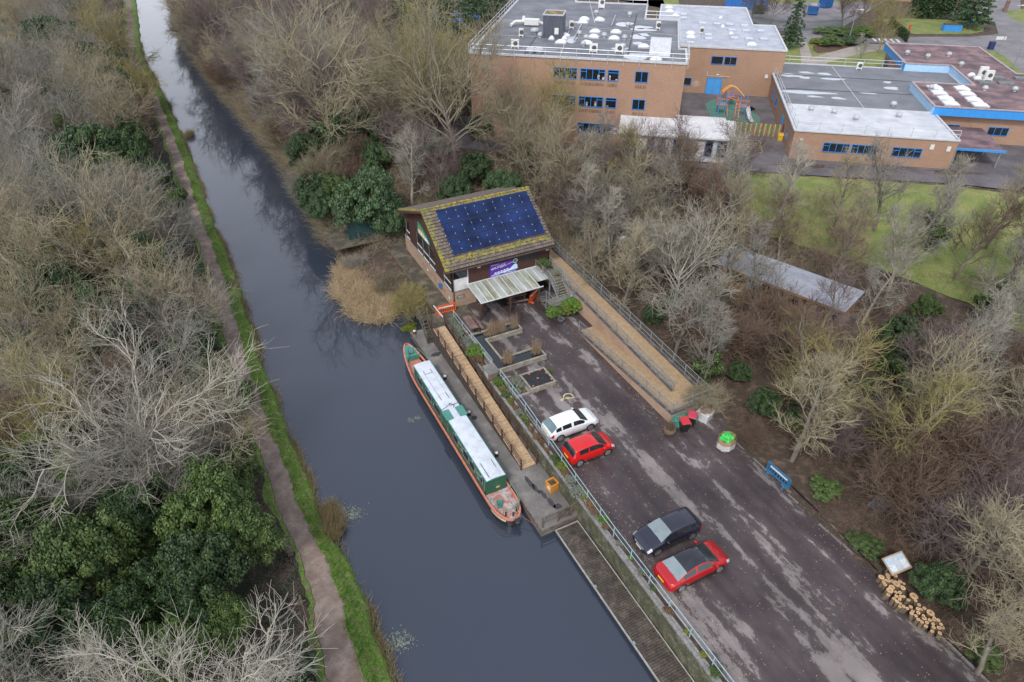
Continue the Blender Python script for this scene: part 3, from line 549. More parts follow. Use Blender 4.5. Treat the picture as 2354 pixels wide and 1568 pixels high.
def fence_rail(parent, pts, h=1.0, post=1.7, rails=(1.0, .72, .45), mat=None, w_=.09, pw=.1):
    mat = mat or oldwood; rb = B()
    for p, q in zip(pts[:-1], pts[1:]):
        L = math.dist(p, q); k = max(1, round(L / post))
        for r_ in rails: rb.bar((p[0], p[1], p[2] + h * r_), (q[0], q[1], q[2] + h * r_), .035, w_)
        for j in range(k + (q is pts[-1])):
            x, y, z = [p[i] + (q[i] - p[i]) * j / k for i in range(3)]
            pb = B(); pb.box(-pw / 2, pw / 2, -pw / 2, pw / 2, -.1, h * 1.05); pb.put('post', mat, parent, (x, y, z))
    rb.put('rail', mat, parent)
pf = TS('platform_railing', 'weathered timber rail guarding the fishing platform behind the reeds', 'railing'); fence_rail(pf, [(-4.1, 16.7, 2.24), (-4.0, 20.0, 2.24), (-2.1, 20.0, 2.24), (-2.1, 18.8, 2.24)], rails=(1.0, .5), post=1.9)
# steps from the deck corner to the quay
sp_ = TS('timber_steps', 'weathered timber steps with handrails going down to the top end of the quay', 'steps')
b = B(); planks(b, -3.6, -2.87, -.75, .1, 2.22); b.put('landing', deckm, sp_)
for i in range(6): b = B(); z = 2.0 - i * .235; y = -.8 - i * .24; b.box(-3.52, -2.92, y - .26, y, z - .04, z); b.put('tread', deckm, sp_)
for x in (-3.56, -2.9): b = B(); b.bar((x, -.7, 2.15), (x, -2.2, .65), .05, .22); b.put('stringer', oldwood, sp_)
fence_rail(sp_, [(-2.87, .15, 2.24), (-3.62, .15, 2.24), (-3.62, -.75, 2.24)], post=1.0, rails=(1.0, .5)); fence_rail(sp_, [(-2.87, -.75, 2.24), (-2.87, -2.2, .9)], post=1.4, rails=(1.0, .5)); fence_rail(sp_, [(-3.6, -.8, 2.2), (-3.6, -2.2, .85)], post=1.5, rails=(1.0,))
b = B(); b.bar((-2.0, -.2, 3.2), (-1.95, -2.3, 3.2), .06, .12); b.put('white_rail', white, sp_)
# ---- quay slab
b = B()
qp = [(-4.37, .25), (-3.25, .25), (-1.9, -.8), (-1.5, -1.2), (-1.5, -25.4), (-4.4, -25.45)]
b.prism([F(*p) for p in wob(qp, .03, 1.2)], -.4, .6); tag(b.put('quay', conc), kind='structure')
b = B(); b.box(-4.42, -4.34, -25.5, .25, .35, .615); b.box(-4.34, -1.55, -25.5, -25.42, .35, .615); b.top('quay_edge', 'worn timber fender board along the canal edge of the quay', 'edging', oldwood, O2, TH)
# dark patches and joints on the slab
qs = M('tar_stain', (.035, .034, .036), (.06, .058, .06), rough=.6, scale=5)
for k, (x, y, a_, c_) in enumerate([(-3.1, -21.3, .16, .75), (-2.95, -22.0, .14, .6), (-2.75, -22.7, .16, .5), (-2.6, -23.6, .2, .5), (-2.35, -24.1, .3, .25), (-3.5, -4.0, .5, .3)]):
    b = B(); n = 20; rr = random.Random(k); b.add([(x + a_ * math.cos(t_) * rr.uniform(.7, 1.2), y + c_ * math.sin(t_) * rr.uniform(.8, 1.15), .606) for t_ in np.linspace(0, 6.283, n + 1)[:-1]], [tuple(range(n))]); b.top('tar_stain', 'dark irregular stain %s' % ['on the quay beside the stern cabin', 'on the quay level with the stern deck', 'on the quay left of the orange planter', 'on the quay near the picket gate', 'on the quay at the foot of the picket gate', 'on the far end of the quay by the steps'][k], 'stain', qs, O2, TH)
# ---- pale timber ramp from deck to quay
tr = TS('timber_ramp', 'pale new-boarded timber ramp sloping down the quay between brown rails', 'ramp')
ya, yb, za, zb = -2.3, -19.9, 2.22, .66; n = 116; b = B()
def rzt(y): return za + (zb - za) * (y - ya) / (yb - ya)
for i in range(n):
    y0 = ya + (yb - ya) * i / n; y1 = ya + (yb - ya) * (i + .93) / n; j = random.uniform(-.004, .004)
    b.hexa([(-2.98, y1, rzt(y1) - .04), (-1.82, y1, rzt(y1) - .04), (-1.82, y0, rzt(y0) - .04), (-2.98, y0, rzt(y0) - .04)], [(-2.98, y1, rzt(y1) + j), (-1.82, y1, rzt(y1) + j), (-1.82, y0, rzt(y0) + j), (-2.98, y0, rzt(y0) + j)])
b.put('deck', newdeck, tr)
b = B()
for x in (-3.0, -1.8): b.hexa([(x - .03, yb, .6), (x + .03, yb, .6), (x + .03, ya, .6), (x - .03, ya, .6)], [(x - .03, yb, zb - .045), (x + .03, yb, zb - .045), (x + .03, ya, za - .045), (x - .03, ya, za - .045)])
b.put('side_board', M('dark_side_board', (.05, .04, .035), (.10, .08, .065), fine=(12, .3)), tr)
fence_rail(tr, [(-3.07, ya, za), (-3.07, yb, zb)], post=1.6, mat=brownrail, w_=.07, rails=(1.0, .75, .45)); fence_rail(tr, [(-1.75, ya, za), (-1.75, yb, zb)], post=1.6, mat=brownrail, w_=.07, rails=(1.0, .75, .45))
# ---- retaining wall with planted top
rw = TS('retaining_wall', 'long mossy stone retaining wall between the water and the car park, with coping and planted top', 'wall')
def seg(y): return (-.62 if y > -11 else -.62 - .5 * min(1, (-11 - y) / 17)) 
b = B()
for y1 in np.arange(-1.2, -62, -1.1):
    j = random.uniform(-.02, .02); b.box(-1.55 + j, -1.22, y1 - 1.1, y1, -.5, 2.12)
b.put('stone_face', stone, rw)
b = B(); y = -1.5
while y > -62:
    L = random.uniform(.4, .5); b.box(-1.58, -1.36, y - L + .012, y, 2.12, 2.22 + random.uniform(-.008, .008)); x = seg(y) - .2
    b.box(x - .02, x + .14, y - L + .012, y, 2.12, 2.22 + random.uniform(-.008, .008)); y -= L
b.put('coping', coping, rw)
b = B()
for y1 in np.arange(-1.5, -62, -1.): b.hexa([(-1.36, y1 - 1, 2.05), (seg(y1 - 1) - .22, y1 - 1, 2.05), (seg(y1) - .22, y1, 2.05), (-1.36, y1, 2.05)], [(-1.36, y1 - 1, 2.17), (seg(y1 - 1) - .22, y1 - 1, 2.17), (seg(y1) - .22, y1, 2.17), (-1.36, y1, 2.17)])
b.put('soil', soil, rw)
hr = TS('handrail', 'pale blue tubular handrail beside the timber ponds', 'railing', 'pale blue handrails along the wall top'); railing(hr, [(-.70, -1.8, 2.22), (-.66, -10.0, 2.22)], mat=bluerail, post=2.0, mesh_=False, r=.028)
hr = TS('handrail', 'pale blue tubular handrail running the length of the parking bays', 'railing', 'pale blue handrails along the wall top'); railing(hr, [(-.64, -11.5, 2.22), (-.68, -16, 2.22), (-1.0, -24, 2.22), (-1.14, -29, 2.22), (-1.15, -52, 2.22)], mat=bluerail, post=2.0, mesh_=False, r=.028)
# ---- floating pontoon
pn = TS('pontoon', 'long low timber pontoon with pale edging along the foot of the retaining wall', 'pontoon')
b = B(); planks(b, -3.4, -1.72, -52, -25.75, .4, wd=.14, gap=.02); b.put('deck', M('dark_wet_deck', (.048, .038, .030), (.11, .09, .07), rough=.6, scale=1.6, fine=(9, .4), c3=(.07, .056, .043)), pn)
b = B(); b.box(-3.46, -3.4, -52, -25.72, .28, .43); b.box(-1.72, -1.66, -52, -25.72, .28, .43); b.box(-3.46, -1.66, -25.72, -25.66, .28, .43); b.put('edging', M('pale_edging', (.42, .41, .38), (.3, .28, .24), scale=4), pn)
b = B(); b.box(-3.35, -1.75, -51.9, -25.8, -.15, .34); b.put('float', blackpl, pn)
for y in (-30.6, -34.8, -39.2): 
    b = B(); b.box(-3.5, -3.3, y - .1, y + .1, .43, .47); b.tube((-3.4, y - .07, .5), (-3.4, y + .07, .5), .03); b.put('cleat', galv, pn)
# end-of-quay fence and gate
qf = TS('quay_fence', 'short weathered picket gate and rails across the near end of the quay', 'fence')
fence_rail(qf, [(-4.2, -25.2, .6), (-2.95, -25.2, .6)], post=1.2, rails=(.95, .55)); fence_rail(qf, [(-1.95, -25.2, .6), (-1.55, -25.2, .9)], post=.4, rails=(.95, .55))
b = B()
for i in range(8): x = -2.87 + i * .12; b.box(x, x + .08, -25.22, -25.18, .7, 1.55 + .12 * math.sin(i / 7 * math.pi))
b.box(-2.9, -1.98, -25.18, -25.14, .85, .93); b.box(-2.9, -1.98, -25.18, -25.14, 1.3, 1.38); b.put('picket_gate', oldwood, qf)
# ---- bollards on the quay
bol = None
for i, (y, lb_) in enumerate([(-.15, 'white-topped iron bollard at the far corner of the quay'), (-7.6, 'white-topped iron bollard beside the middle of the forward cabin roof'), (-12.7, 'white-topped bollard next to a flat black disc on the quay'), (-17.8, 'white-topped iron bollard nearest the stern of the boat')]):
    px, py = F(-4.08, y)
    if bol is None:
        bol = T('mooring_bollard', lb_, 'bollard', (px, py, .6), 0, 'mooring bollards along the quay')
        b = B(); b.lathe((0, 0, 0), [(.16, 0), (.16, .03), (.08, .05), (.075, .26), (.10, .3)], 12); b.put('stem', blackpl, bol, smooth=True); b = B(); b.lathe((0, 0, .28), [(.10, 0), (.14, .05), (.13, .11), (.05, .14)], 12); b.put('cap', white, bol, smooth=True)
    else: copy_tree(bol, (px, py, .6), 0, lb_)
px, py = F(-3.85, -13.2); b = B(); b.lathe((0, 0, 0), [(.24, 0), (.24, .02), (.1, .022)], 20); b.top('black_disc', 'flat black round cover lying on the quay by a bollard', 'cover', blackpl, (px, py, .602))
# ---- timber raised ponds
sleeper = M('pale_sleeper', (.20, .175, .13), (.33, .30, .25), rough=.9, scale=2.5, fine=(12, .3))
pw_ = bpy.data.materials.new('pond_water'); pw_.use_nodes = True; q = pw_.node_tree.nodes['Principled BSDF']; q.inputs['Base Color'].default_value = (.012, .016, .02, 1); q.inputs['Roughness'].default_value = .04; q.inputs['IOR'].default_value = 1.5
def raised(name, label, cat, rects, fill, fillmat, z1, mat=sleeper, th=.15, fz=.12, fillname='water'):
    t = TS(name, label, cat); b = B()
    for (x0, x1, y0, y1) in rects:
        for k in range(3):
            z0 = 2.2 + (z1 - 2.2) * k / 3; zz = 2.2 + (z1 - 2.2) * (k + 1) / 3 - .006; j = random.uniform(-.008, .008); b.box(x0 + j, x1 + j, y0 - j, y1 - j, z0, zz)
    b.put('sleeper_wall', mat, t); b = B()
    for (x0, x1, y0, y1) in fill: b.box(x0, x1, y0, y1, 2.2, z1 - fz)
    b.put(fillname, fillmat, t); return t
raised('raised_pond', 'C-shaped raised pond of pale sleepers filled with dark water', 'pond',
       [(-.62, .50, -5.35, -5.2), (-.62, -.47, -10.75, -5.35), (-.62, .50, -10.9, -10.75), (.35, .50, -5.35, -5.2), (.50, 4.05, -6.55, -6.4), (.50, 4.05, -5.35, -5.2), (3.9, 4.05, -6.4, -5.35), (.35, .5, -9.6, -6.4), (.5, 4.1, -10.9, -10.75), (.5, 4.1, -9.6, -9.45), (3.95, 4.1, -10.75, -9.6)],
       [(-.47, .35, -10.75, -5.35), (.35, 3.9, -6.4, -5.35), (.35, 3.95, -10.75, -9.6)], pw_, 2.68)
t = raised('raised_bed', 'rectangular raised timber bed covered with crinkled black sheeting', 'raised bed', [(.75, 3.1, -12.35, -12.2), (.75, 3.1, -14.3, -14.15), (.75, .9, -14.15, -12.35), (2.95, 3.1, -14.15, -12.35)], [(.9, 2.95, -14.15, -12.35)], blackpl, 2.66, fz=.1, fillname='liner')
b = B(); n = 22; m2 = 18
vs = [(.91 + 2.03 * i / n, -14.14 + 1.78 * j / m2, 2.585 + .05 * abs(math.sin(i * 1.3 + j * .9)) * abs(math.sin(j * 1.1 - i * .4)) + random.uniform(0, .02)) for j in range(m2 + 1) for i in range(n + 1)]
b.add(vs, [(j * (n + 1) + i, j * (n + 1) + i + 1, (j + 1) * (n + 1) + i + 1, (j + 1) * (n + 1) + i) for j in range(m2) for i in range(n)]); b.put('black_sheet', blackpl, t)
brk = M('loose_brick', (.35, .13, .07), (.42, .18, .1))
for k, (x, y, l_) in enumerate([(1.5, -12.5, 'far left part'), (2.6, -12.45, 'far right corner'), (2.85, -13.0, 'right side'), (1.9, -13.3, 'middle'), (1.1, -14.0, 'near left corner'), (2.85, -13.9, 'near right corner')]):
    px, py = F(x, y); b = B(); b.obox((0, 0, .035), (.2, .1, .07), k); b.top('loose_brick', 'loose orange brick weighing down the %s of the black sheet' % l_, 'brick', brk, (px, py, 2.64), group='bricks holding down the black sheet')
# brick service box and planted bed next to it
sb = TS('brick_box', 'square brick service box with grey slab lid and pale door beside the timber ramp', 'service box')
b = B(); b.box(-1.6, -.88, -11.45, -10.28, 2.0, 2.95); b.put('brick_body', redbrick, sb); b = B(); b.box(-1.66, -.82, -11.52, -10.22, 2.95, 3.05); b.put('lid', conc, sb); b = B(); b.box(-1.63, -1.6, -11.2, -10.5, 2.2, 2.85); b.put('door', M('pale_green_door', (.4, .46, .4), (.3, .36, .3)), sb)
pb = TS('planted_bed', 'low stone-edged bed of shrubs between the brick box and the black-sheeted bed', 'flower bed')
b = B()
for (x0, x1, y0, y1) in [(-.6, .7, -14.35, -14.15), (.55, .72, -14.15, -12.4), (-.6, -.42, -14.15, -11.7), (-.42, .2, -11.85, -11.68)]: b.box(x0, x1, y0, y1, 2.2, 2.42)
b.put('stone_edge', coping, pb); b = B(); b.box(-.42, .55, -14.15, -11.85, 2.2, 2.36); b.put('soil', soil, pb)
# ---- orange plastic barriers, blue barrier
def barrier(name, label, x, y, rz, mat, L=2.0, strip=white, z=2.2):
    px, py = F(x, y); t = T('road_barrier', label, 'barrier', (px, py, z), TH + rz, None); b = B(); b.box(-L / 2, L / 2, -.03, .03, .86, 1.0); b.box(-L / 2, L / 2, -.03, .03, .14, .26); b.box(-L / 2, -L / 2 + .1, -.03, .03, .26, .86); b.box(L / 2 - .1, L / 2, -.03, .03, .26, .86); b.box(-L / 2, L / 2, -.025, .025, .6, .66)
    n = int(L / .22)
    for i in range(1, n): x_ = -L / 2 + L * i / n; b.box(x_ - .03, x_ + .03, -.02, .02, .26, .86)
    b.put('panel', mat, t)
    b = B(); b.box(-L * .36, L * .36, -.04, -.032, .70, .84); b.box(-L * .36, L * .36, .032, .04, .70, .84); b.put('reflective_strip', strip, t)
    for s in (-.7, .7): b = B(); b.box(s * L / 2 - .06, s * L / 2 + .06, -.3, .3, 0, .14); b.put('foot', mat, t)
orng = M('orange_plastic', (.75, .12, .02), (.62, .09, .015), rough=.4)
barrier('', 'orange plastic barrier standing on the deck at the corner of the brick wall', -.95, -.55, R(-4), orng)
barrier('', 'orange plastic barrier in the shade behind the foot of the steel stairs', 7.6, -2.2, R(35), orng, L=1.9)
barrier('', 'blue plastic barrier with white strip at the wood edge of the car park', 11.75, -30.2, R(92), M('barrier_blue', (.02, .14, .28), (.03, .17, .33), rough=.4), L=2.1)
# orange planter box
px, py = F(-1.95, -22.55); t = T('orange_planter', 'square orange timber planter on the quay against the wall', 'planter', (px, py, .6), TH + R(8)); om = M('orange_wood', (.62, .26, .03), (.5, .2, .03), rough=.6)
b = B()
for s in (-1, 1): b.box(s * .3 - .03, s * .3 + .03, -.33, .33, 0, .75); b.box(-.27, .27, s * .3 - .03, s * .3 + .03, .02, .72)
b.box(-.36, .36, -.36, -.27, .72, .78); b.box(-.36, .36, .27, .36, .72, .78); b.box(-.36, -.27, -.27, .27, .72, .78); b.box(.27, .36, -.27, .27, .72, .78); b.put('box', om, t)
b = B(); b.box(-.27, .27, -.27, .27, .55, .66); b.put('soil', soil, t); b = B(); b.box(-.341, -.335, -.2, .1, .25, .6); b.put('notice', white, t)
# ---- wheelchair symbol painted on the bay (a worn cream figure lying on its side)
cream = M('worn_cream_paint', (.62, .52, .30), (.5, .42, .26), rough=.8, scale=6)
b = B(); cx, cy = 0, 0
def arc(cx, cy, r0, r1, a0, a1, n=14):
    for i in range(n):
        t0 = a0 + (a1 - a0) * i / n; t1 = a0 + (a1 - a0) * (i + 1) / n
        b.add([(cx + r0 * math.cos(t0), cy + r0 * math.sin(t0), 0), (cx + r1 * math.cos(t0), cy + r1 * math.sin(t0), 0), (cx + r1 * math.cos(t1), cy + r1 * math.sin(t1), 0), (cx + r0 * math.cos(t1), cy + r0 * math.sin(t1), 0)], [(0, 1, 2, 3)])
def strip(p, q, w_=.1):
    d = Vector((q[0] - p[0], q[1] - p[1])).normalized(); nn = Vector((-d.y, d.x)) * w_ / 2
    b.add([(p[0] - nn.x, p[1] - nn.y, 0), (q[0] - nn.x, q[1] - nn.y, 0), (q[0] + nn.x, q[1] + nn.y, 0), (p[0] + nn.x, p[1] + nn.y, 0)], [(0, 1, 2, 3)])
arc(.12, -.02, .34, .44, R(-5), R(205)); arc(-.55, -.18, 0, .11, 0, 2 * math.pi); strip((-.45, -.12), (-.2, -.02), .13); strip((-.2, -.02), (.05, -.26), .1); strip((-.32, -.08), (-.05, .02), .08); strip((.0, -.02), (.18, -.2), .1); strip((.18, -.2), (.5, -.25), .1); strip((.5, -.28), (.52, -.08), .08)
px, py = F(3.15, -15.95); o = b.put('wheelchair_marking', cream, None, (px, py, 2.206), TH + R(-6)); tag(o, 'worn cream wheelchair symbol painted on the tarmac', 'road marking')
b = B(); b.box(0, .75, -.045, .045, 0, .002); px, py = F(2.55, -18.0); tag(b.put('bay_line', cream, None, (px, py, 2.206), TH + R(4)), 'short worn cream painted line just beyond the white car bonnet', 'road marking')
# ---- shed (outdoor classroom) in the wood
sh = T('timber_cabin', 'long low timber cabin with flat grey roof among the bare trees', 'cabin', (25.7, 54.9, 2.45), R(-42))
w1 = M('cabin_timber', (.26, .15, .07), (.36, .22, .11), rough=.85, scale=2, stretch=(.6, .6, 5), fine=(9, .2))
b = B(); b.box(-6.1, 6.1, -1.3, 2.3, 0, 2.5); b.put('timber_wall', w1, sh)
b = B(); b.hexa([(-6.4, -2.4, 2.72), (6.4, -2.4, 2.72), (6.4, 2.6, 2.45), (-6.4, 2.6, 2.45)], [(-6.4, -2.4, 2.84), (6.4, -2.4, 2.84), (6.4, 2.6, 2.57), (-6.4, 2.6, 2.57)]); b.put('roof', M('grey_felt', (.24, .25, .28), (.32, .33, .37), rough=.7, scale=1, fine=(6, .12)), sh)
b = B(); b.box(-6.4, 6.4, -2.43, -2.4, 2.6, 2.84); b.put('fascia', w1, sh)
b = B(); b.box(-6.4, 6.4, -3.2, -1.3, -.2, 0); b.put('veranda_deck', deckm, sh)
for x in (-5.2, -2.6, 0, 2.6, 5.2): b = B(); b.box(x - .06, x + .06, -2.35, -2.23, 0, 2.6); b.put('post', w1, sh)
fence_rail(sh, [(-6.3, -3.15, 0), (6.3, -3.15, 0)], post=1.8, rails=(1.0, .5), mat=w1)
for x in (-4.6, -2.9, -1.2, 1.5, 3.0, 4.6): b = B(); b.box(x, x + 1.0, -1.34, -1.3, 1.0, 2.1); f = b.put('window', w1, sh); b = B(); b.box(x + .07, x + .93, -1.36, -1.34, 1.07, 2.03); b.put('pane', glass, f)
# ================================================================ THE SCHOOL (school frame: x along its front, y away)
SO = (-5.38, 91.35); ST = R(-10.9); GZ = 5.15
def FS(x, y): return (SO[0] + x * math.cos(ST) - y * math.sin(ST), SO[1] + x * math.sin(ST) + y * math.cos(ST))
O3 = (SO[0], SO[1], 0)
sbr = brickmat('school_brick', (.36, .205, .13), (.44, .26, .165), (.30, .22, .17), stain=(.22, .12, .08), smul=.3)
felt = M('roof_felt', (.115, .12, .14), (.19, .195, .215), rough=.75, scale=.35, detail=9, fine=(5, .12), lo=.38, hi=.62, c3=(.145, .15, .17))
felt2 = M('silver_roof_felt', (.30, .32, .37), (.43, .45, .50), rough=.6, scale=.5, detail=9, fine=(4, .1))
felt3 = M('dark_roof_felt', (.13, .135, .15), (.19, .195, .21), rough=.7, scale=.3, detail=9, fine=(4, .1))
felt4 = M('pale_roof_felt', (.42, .43, .46), (.58, .59, .61), rough=.6, scale=.5, detail=9)
maroon = M('maroon_roof', (.085, .055, .062), (.24, .15, .15), rough=.85, scale=.4, detail=9, lo=.36, hi=.62, c3=(.15, .095, .10), fine=(6, .15))
blue = M('blue_frame', (.02, .20, .58), (.03, .24, .65), rough=.4)
blue2 = M('blue_fascia', (.03, .24, .62), (.05, .30, .70), rough=.4, scale=2, stretch=(6, 6, .3))
pblue = M('pale_blue_fascia', (.34, .55, .78), (.44, .64, .84), rough=.4)
cap = M('pale_capping', (.45, .46, .48), (.55, .56, .58), rough=.5)
dome = M('dome_plastic', (.72, .74, .76), (.62, .64, .66), rough=.25)
steel = M('rail_steel', (.60, .62, .63), (.50, .52, .53), rough=.4, metal=.3)
acw = M('unit_white', (.70, .70, .67), (.6, .6, .58), rough=.4)
gl2 = glassmat('school_glass', (.018, .022, .026), .08)
ledge = M('wet_streak', (.10, .065, .05), (.2, .13, .1), scale=14)
def TB(name, label, cat, group=None): return T(name, label, cat, O3, ST, group)
def block(t, pts, z1, roof, par=.18, capm=None, z0=GZ):
    b = B(); b.prism(pts, z0, z1); b.put('brick_wall', sbr, t)
    b = B(); b.prism(pts, z1 + .003, z1 + .03); b.put('roof', roof, t)
    b = B(); n = len(pts)
    for i in range(n):
        p, q = pts[i], pts[(i + 1) % n]; b.bar((p[0], p[1], z1 + par / 2), (q[0], q[1], z1 + par / 2), .26 + .004 * i, par + .06 + .004 * i)
    b.put('parapet', capm or cap, t)
def win(t, x0, x1, z0, z1, y=0., div=1, top=0., frame=None, ax='x', nm='window'):
    """window in a wall facing -y (ax x) or facing -x (ax y, then y is the wall's x)"""
    fr = B(); g = B(); e = .07; d0, d1 = y - .05, y + .1
    def bx(bb, a0, a1, c0, c1, e0, e1):
        if ax == 'x': bb.box(a0, a1, e0, e1, c0, c1)
        else: bb.box(e0, e1, a0, a1, c0, c1)
    bx(fr, x0, x1, z0, z0 + e, d0 - .04, d1); bx(fr, x0, x1, z1 - e, z1, d0, d1); bx(fr, x0, x0 + e, z0 + e, z1 - e, d0, d1); bx(fr, x1 - e, x1, z0 + e, z1 - e, d0, d1)
    for k in range(1, div): xx = x0 + (x1 - x0) * k / div; bx(fr, xx - e / 2, xx + e / 2, z0 + e, z1 - e, d0, d1)
    if top:
        for k in ([0, div - 1] if div > 2 else range(div)): xa = x0 + (x1 - x0) * k / div; xb = x0 + (x1 - x0) * (k + 1) / div; bx(fr, xa + e / 2, xb - e / 2, z1 - top - e / 2, z1 - top + e / 2, d0 + .005, d1)
    f = fr.put(nm, frame or blue, t); bx(g, x0 + e / 2, x1 - e / 2, z0 + e / 2, z1 - e / 2, y - .02, y - .004); g.put('pane', gl2, f); return f
def rails(t, pts, h=1.1, step=1.9, down=.45, brace=False):
    rb = B()
    for p, q in zip(pts[:-1], pts[1:]):
        for hh in (h, h * .55): rb.tube((p[0], p[1], p[2] + hh), (q[0], q[1], q[2] + hh), .035, .035, 6)
        L = math.dist(p, q); k = max(1, round(L / step))
        for j in range(k + (q is pts[-1])):
            x, y, z = [p[i] + (q[i] - p[i]) * j / k for i in range(3)]; pb = B(); pb.tube((0, 0, -down), (0, 0, h), .035, .035, 6); pb.put('rail_post', steel, t, (x, y, z))
    rb.put('guard_rail', steel, t)
b1 = TB('school_building', 'tall three-storey brick school block with flat grey roof crowded with skylights and vents', 'building')
P1 = [(0, 0), (27, 0), (27, 6.8), (26.1, 6.8), (26.1, 23.7), (21.2, 23.7), (21.2, 34.3), (9.5, 34.3), (9.5, 40), (0, 40)]
block(b1, P1, 16, felt)
for zt, zb in ((14.91, 13.58), (11.51, 10.22), (8.12, 6.82)):
    for x0, x1, dv in ((10.8, 13.8, 4), (14.2, 17.3, 4), (17.62, 19.0, 1), (21.0, 22.6, 2)):
        if zt < 9 and x0 < 12: continue
        if zt < 9 and x0 > 20: continue
        f = win(b1, x0, x1, zb, zt, 0., dv, .35 if dv != 2 else 0)
        for k in range(int((x1 - x0) * 1.5)):
            it = B(); xx = x0 + .15 + random.random() * (x1 - x0 - .45); it.box(xx, xx + random.uniform(.08, .3), -.028, -.022, zb + .1, zb + random.uniform(.2, .7))
            if dv != 2 and random.random() < .6: it.put('sill_clutter', [M('clutter_pale', (.6, .55, .45), (.25, .1, .08), scale=5, lo=.48, hi=.52)], f)
        if zt > 9: s = B(); s.box(x0 + .1, x1 - .1, -.006, -.003, zb - .75, zb - .35); s.put('brick_stain', M('brick_streak', (.14, .085, .06), (.36, .205, .13), scale=2.2, stretch=(5, 1, .6), lo=.42, hi=.6), b1)
rails(b1, [(0, -.18, 16.1), (27.2, -.18, 16.1)], down=.55); rails(b1, [(-.1, 0, 16.1), (-.1, 38, 16.1)], down=0); rails(b1, [(27.2, -.1, 16.1), (27.2, 6.8, 16.1)], down=0, step=2.2); rails(b1, [(26.1, 6.9, 16.1), (26.1, 23.7, 16.1), (21.2, 23.7, 16.1)], down=0); rails(b1, [(9.4, 34.3, 16.1), (21.2, 34.3, 16.1), (21.2, 29, 16.1)], down=0, step=2.6)
def skylight(t, x, y, z, w_=1.35, d=1.0, flat=False, h=.34):
    s = B(); s.box(x - w_ / 2, x + w_ / 2, y - d / 2, y + d / 2, z, z + .16); o = s.put('skylight', cap if not flat else felt2, t)
    g = B()
    if flat: g.box(x - w_ / 2 + .08, x + w_ / 2 - .08, y - d / 2 + .08, y + d / 2 - .08, z + .16, z + .2)
    else:
        n = 6; vs = []; fs = []
        for j in range(n + 1):
            for i in range(n + 1):
                u, v = i / n * 2 - 1, j / n * 2 - 1; vs.append((x + u * (w_ / 2 - .08), y + v * (d / 2 - .08), z + .16 + h * (1 - u * u) ** .5 * (1 - v * v) ** .5))
        fs = [(j * (n + 1) + i, j * (n + 1) + i + 1, (j + 1) * (n + 1) + i + 1, (j + 1) * (n + 1) + i) for j in range(n) for i in range(n)]; g.add(vs, fs)
    g.put('dome', dome if not flat else M('skylight_pane', (.40, .44, .50), (.48, .52, .58), rough=.3), o, smooth=not flat)
for x, y in [(12.3, 21.7), (12.3, 19.5), (14.6, 21.6), (14.6, 14.1), (17.5, 14.4), (14.7, 11.0), (17.5, 10.7), (10.7, 11.0), (10.7, 7.3), (14.1, 7.5), (21.6, 7.0), (23.3, 0.95), (3.2, 36)]: skylight(b1, x, y, 16.03, 1.5, 1.1)
for x, y in [(10.9, 9.3), (9.2, 9.0)]: skylight(b1, x, y, 16.03, .8, .8)
def vent(t, x, y, z, r=.36):
    b = B(); b.lathe((x, y, z), [(r * .6, 0), (r * .6, .25), (r, .3), (r, .45), (r * .75, .62), (r * .3, .68)], 10); b.put('roof_vent', M('vent_grey', (.36, .38, .40), (.46, .48, .50), rough=.5), t, smooth=False)
for x, y in [(13.7, 25.6), (18.8, 25.3), (18.9, 18.2), (7.5, 9.7), (8.3, 11.0), (12.6, 11.8), (13.8, 9.6), (16.1, 11.3), (18.9, 10.5), (13.8, 6.2), (19.0, 5.8)]: vent(b1, x, y, 16.03)
for x, y in [(7.6, 1.6), (8.6, 1.7), (6.4, 12.1)]: vent(b1, x, y, 16.03, .62)
def acunit(t, x, y, z, w_=.95, d=.4, h=.9):
    b = B(); b.box(x - w_ / 2, x + w_ / 2, y - d / 2, y + d / 2, z + .15, z + .15 + h); b.box(x - w_ / 2, x - w_ / 2 + .08, y - d * .8, y + d * .8, z, z + .15); b.box(x + w_ / 2 - .08, x + w_ / 2, y - d * .8, y + d * .8, z, z + .15); o = b.put('air_conditioner', acw, t)
    g = B(); g.add([(x + .08 + .3 * math.cos(a), y - d / 2 - .01, z + .15 + h / 2 + .3 * math.sin(a)) for a in np.linspace(0, 2 * math.pi, 15)[:-1]], [tuple(range(14))]); g.put('fan_grille', M('fan_dark', (.06, .06, .065), (.1, .1, .1)), o)
for x, y in [(4.9, 9.7), (5.2, 3.6), (11.1, 15.6), (23.2, 17.6), (15.4, 3.3), (18.6, 3.7)]: acunit(b1, x, y, 16.03, 1.0 if x not in (4.9, 11.1, 23.2) else .6)
acunit(b1, 14.1, 30.3, 16.03, 1.0, .4, 1.6)
b = B(); b.box(7.9, 10.6, 9.45, 12.4, 16.03, 18.9); tw = b.put('plant_tower', M('slate_cladding', (.045, .055, .075), (.10, .11, .14), rough=.7, scale=3, stretch=(5, 5, .25)), b1)
b = B(); 
for (xa, xb, yc, yd) in ((7.85, 10.65, 9.4, 9.55), (7.85, 10.65, 12.3, 12.45), (7.85, 8.0, 9.55, 12.3), (10.5, 10.65, 9.55, 12.3)): b.box(xa, xb, yc, yd, 18.9, 19.06)
b.put('rim', MATS['vent_grey'], tw); b = B(); b.box(8.0, 10.5, 9.55, 12.3, 18.9, 18.96); b.put('mossy_top', M('mossy_top', (.13, .085, .05), (.30, .24, .05), scale=1.6, lo=.45, hi=.6), tw); b = B(); b.box(9.5, 10.05, 9.42, 9.45, 16.6, 17.4); b.put('hatch', acw, tw)
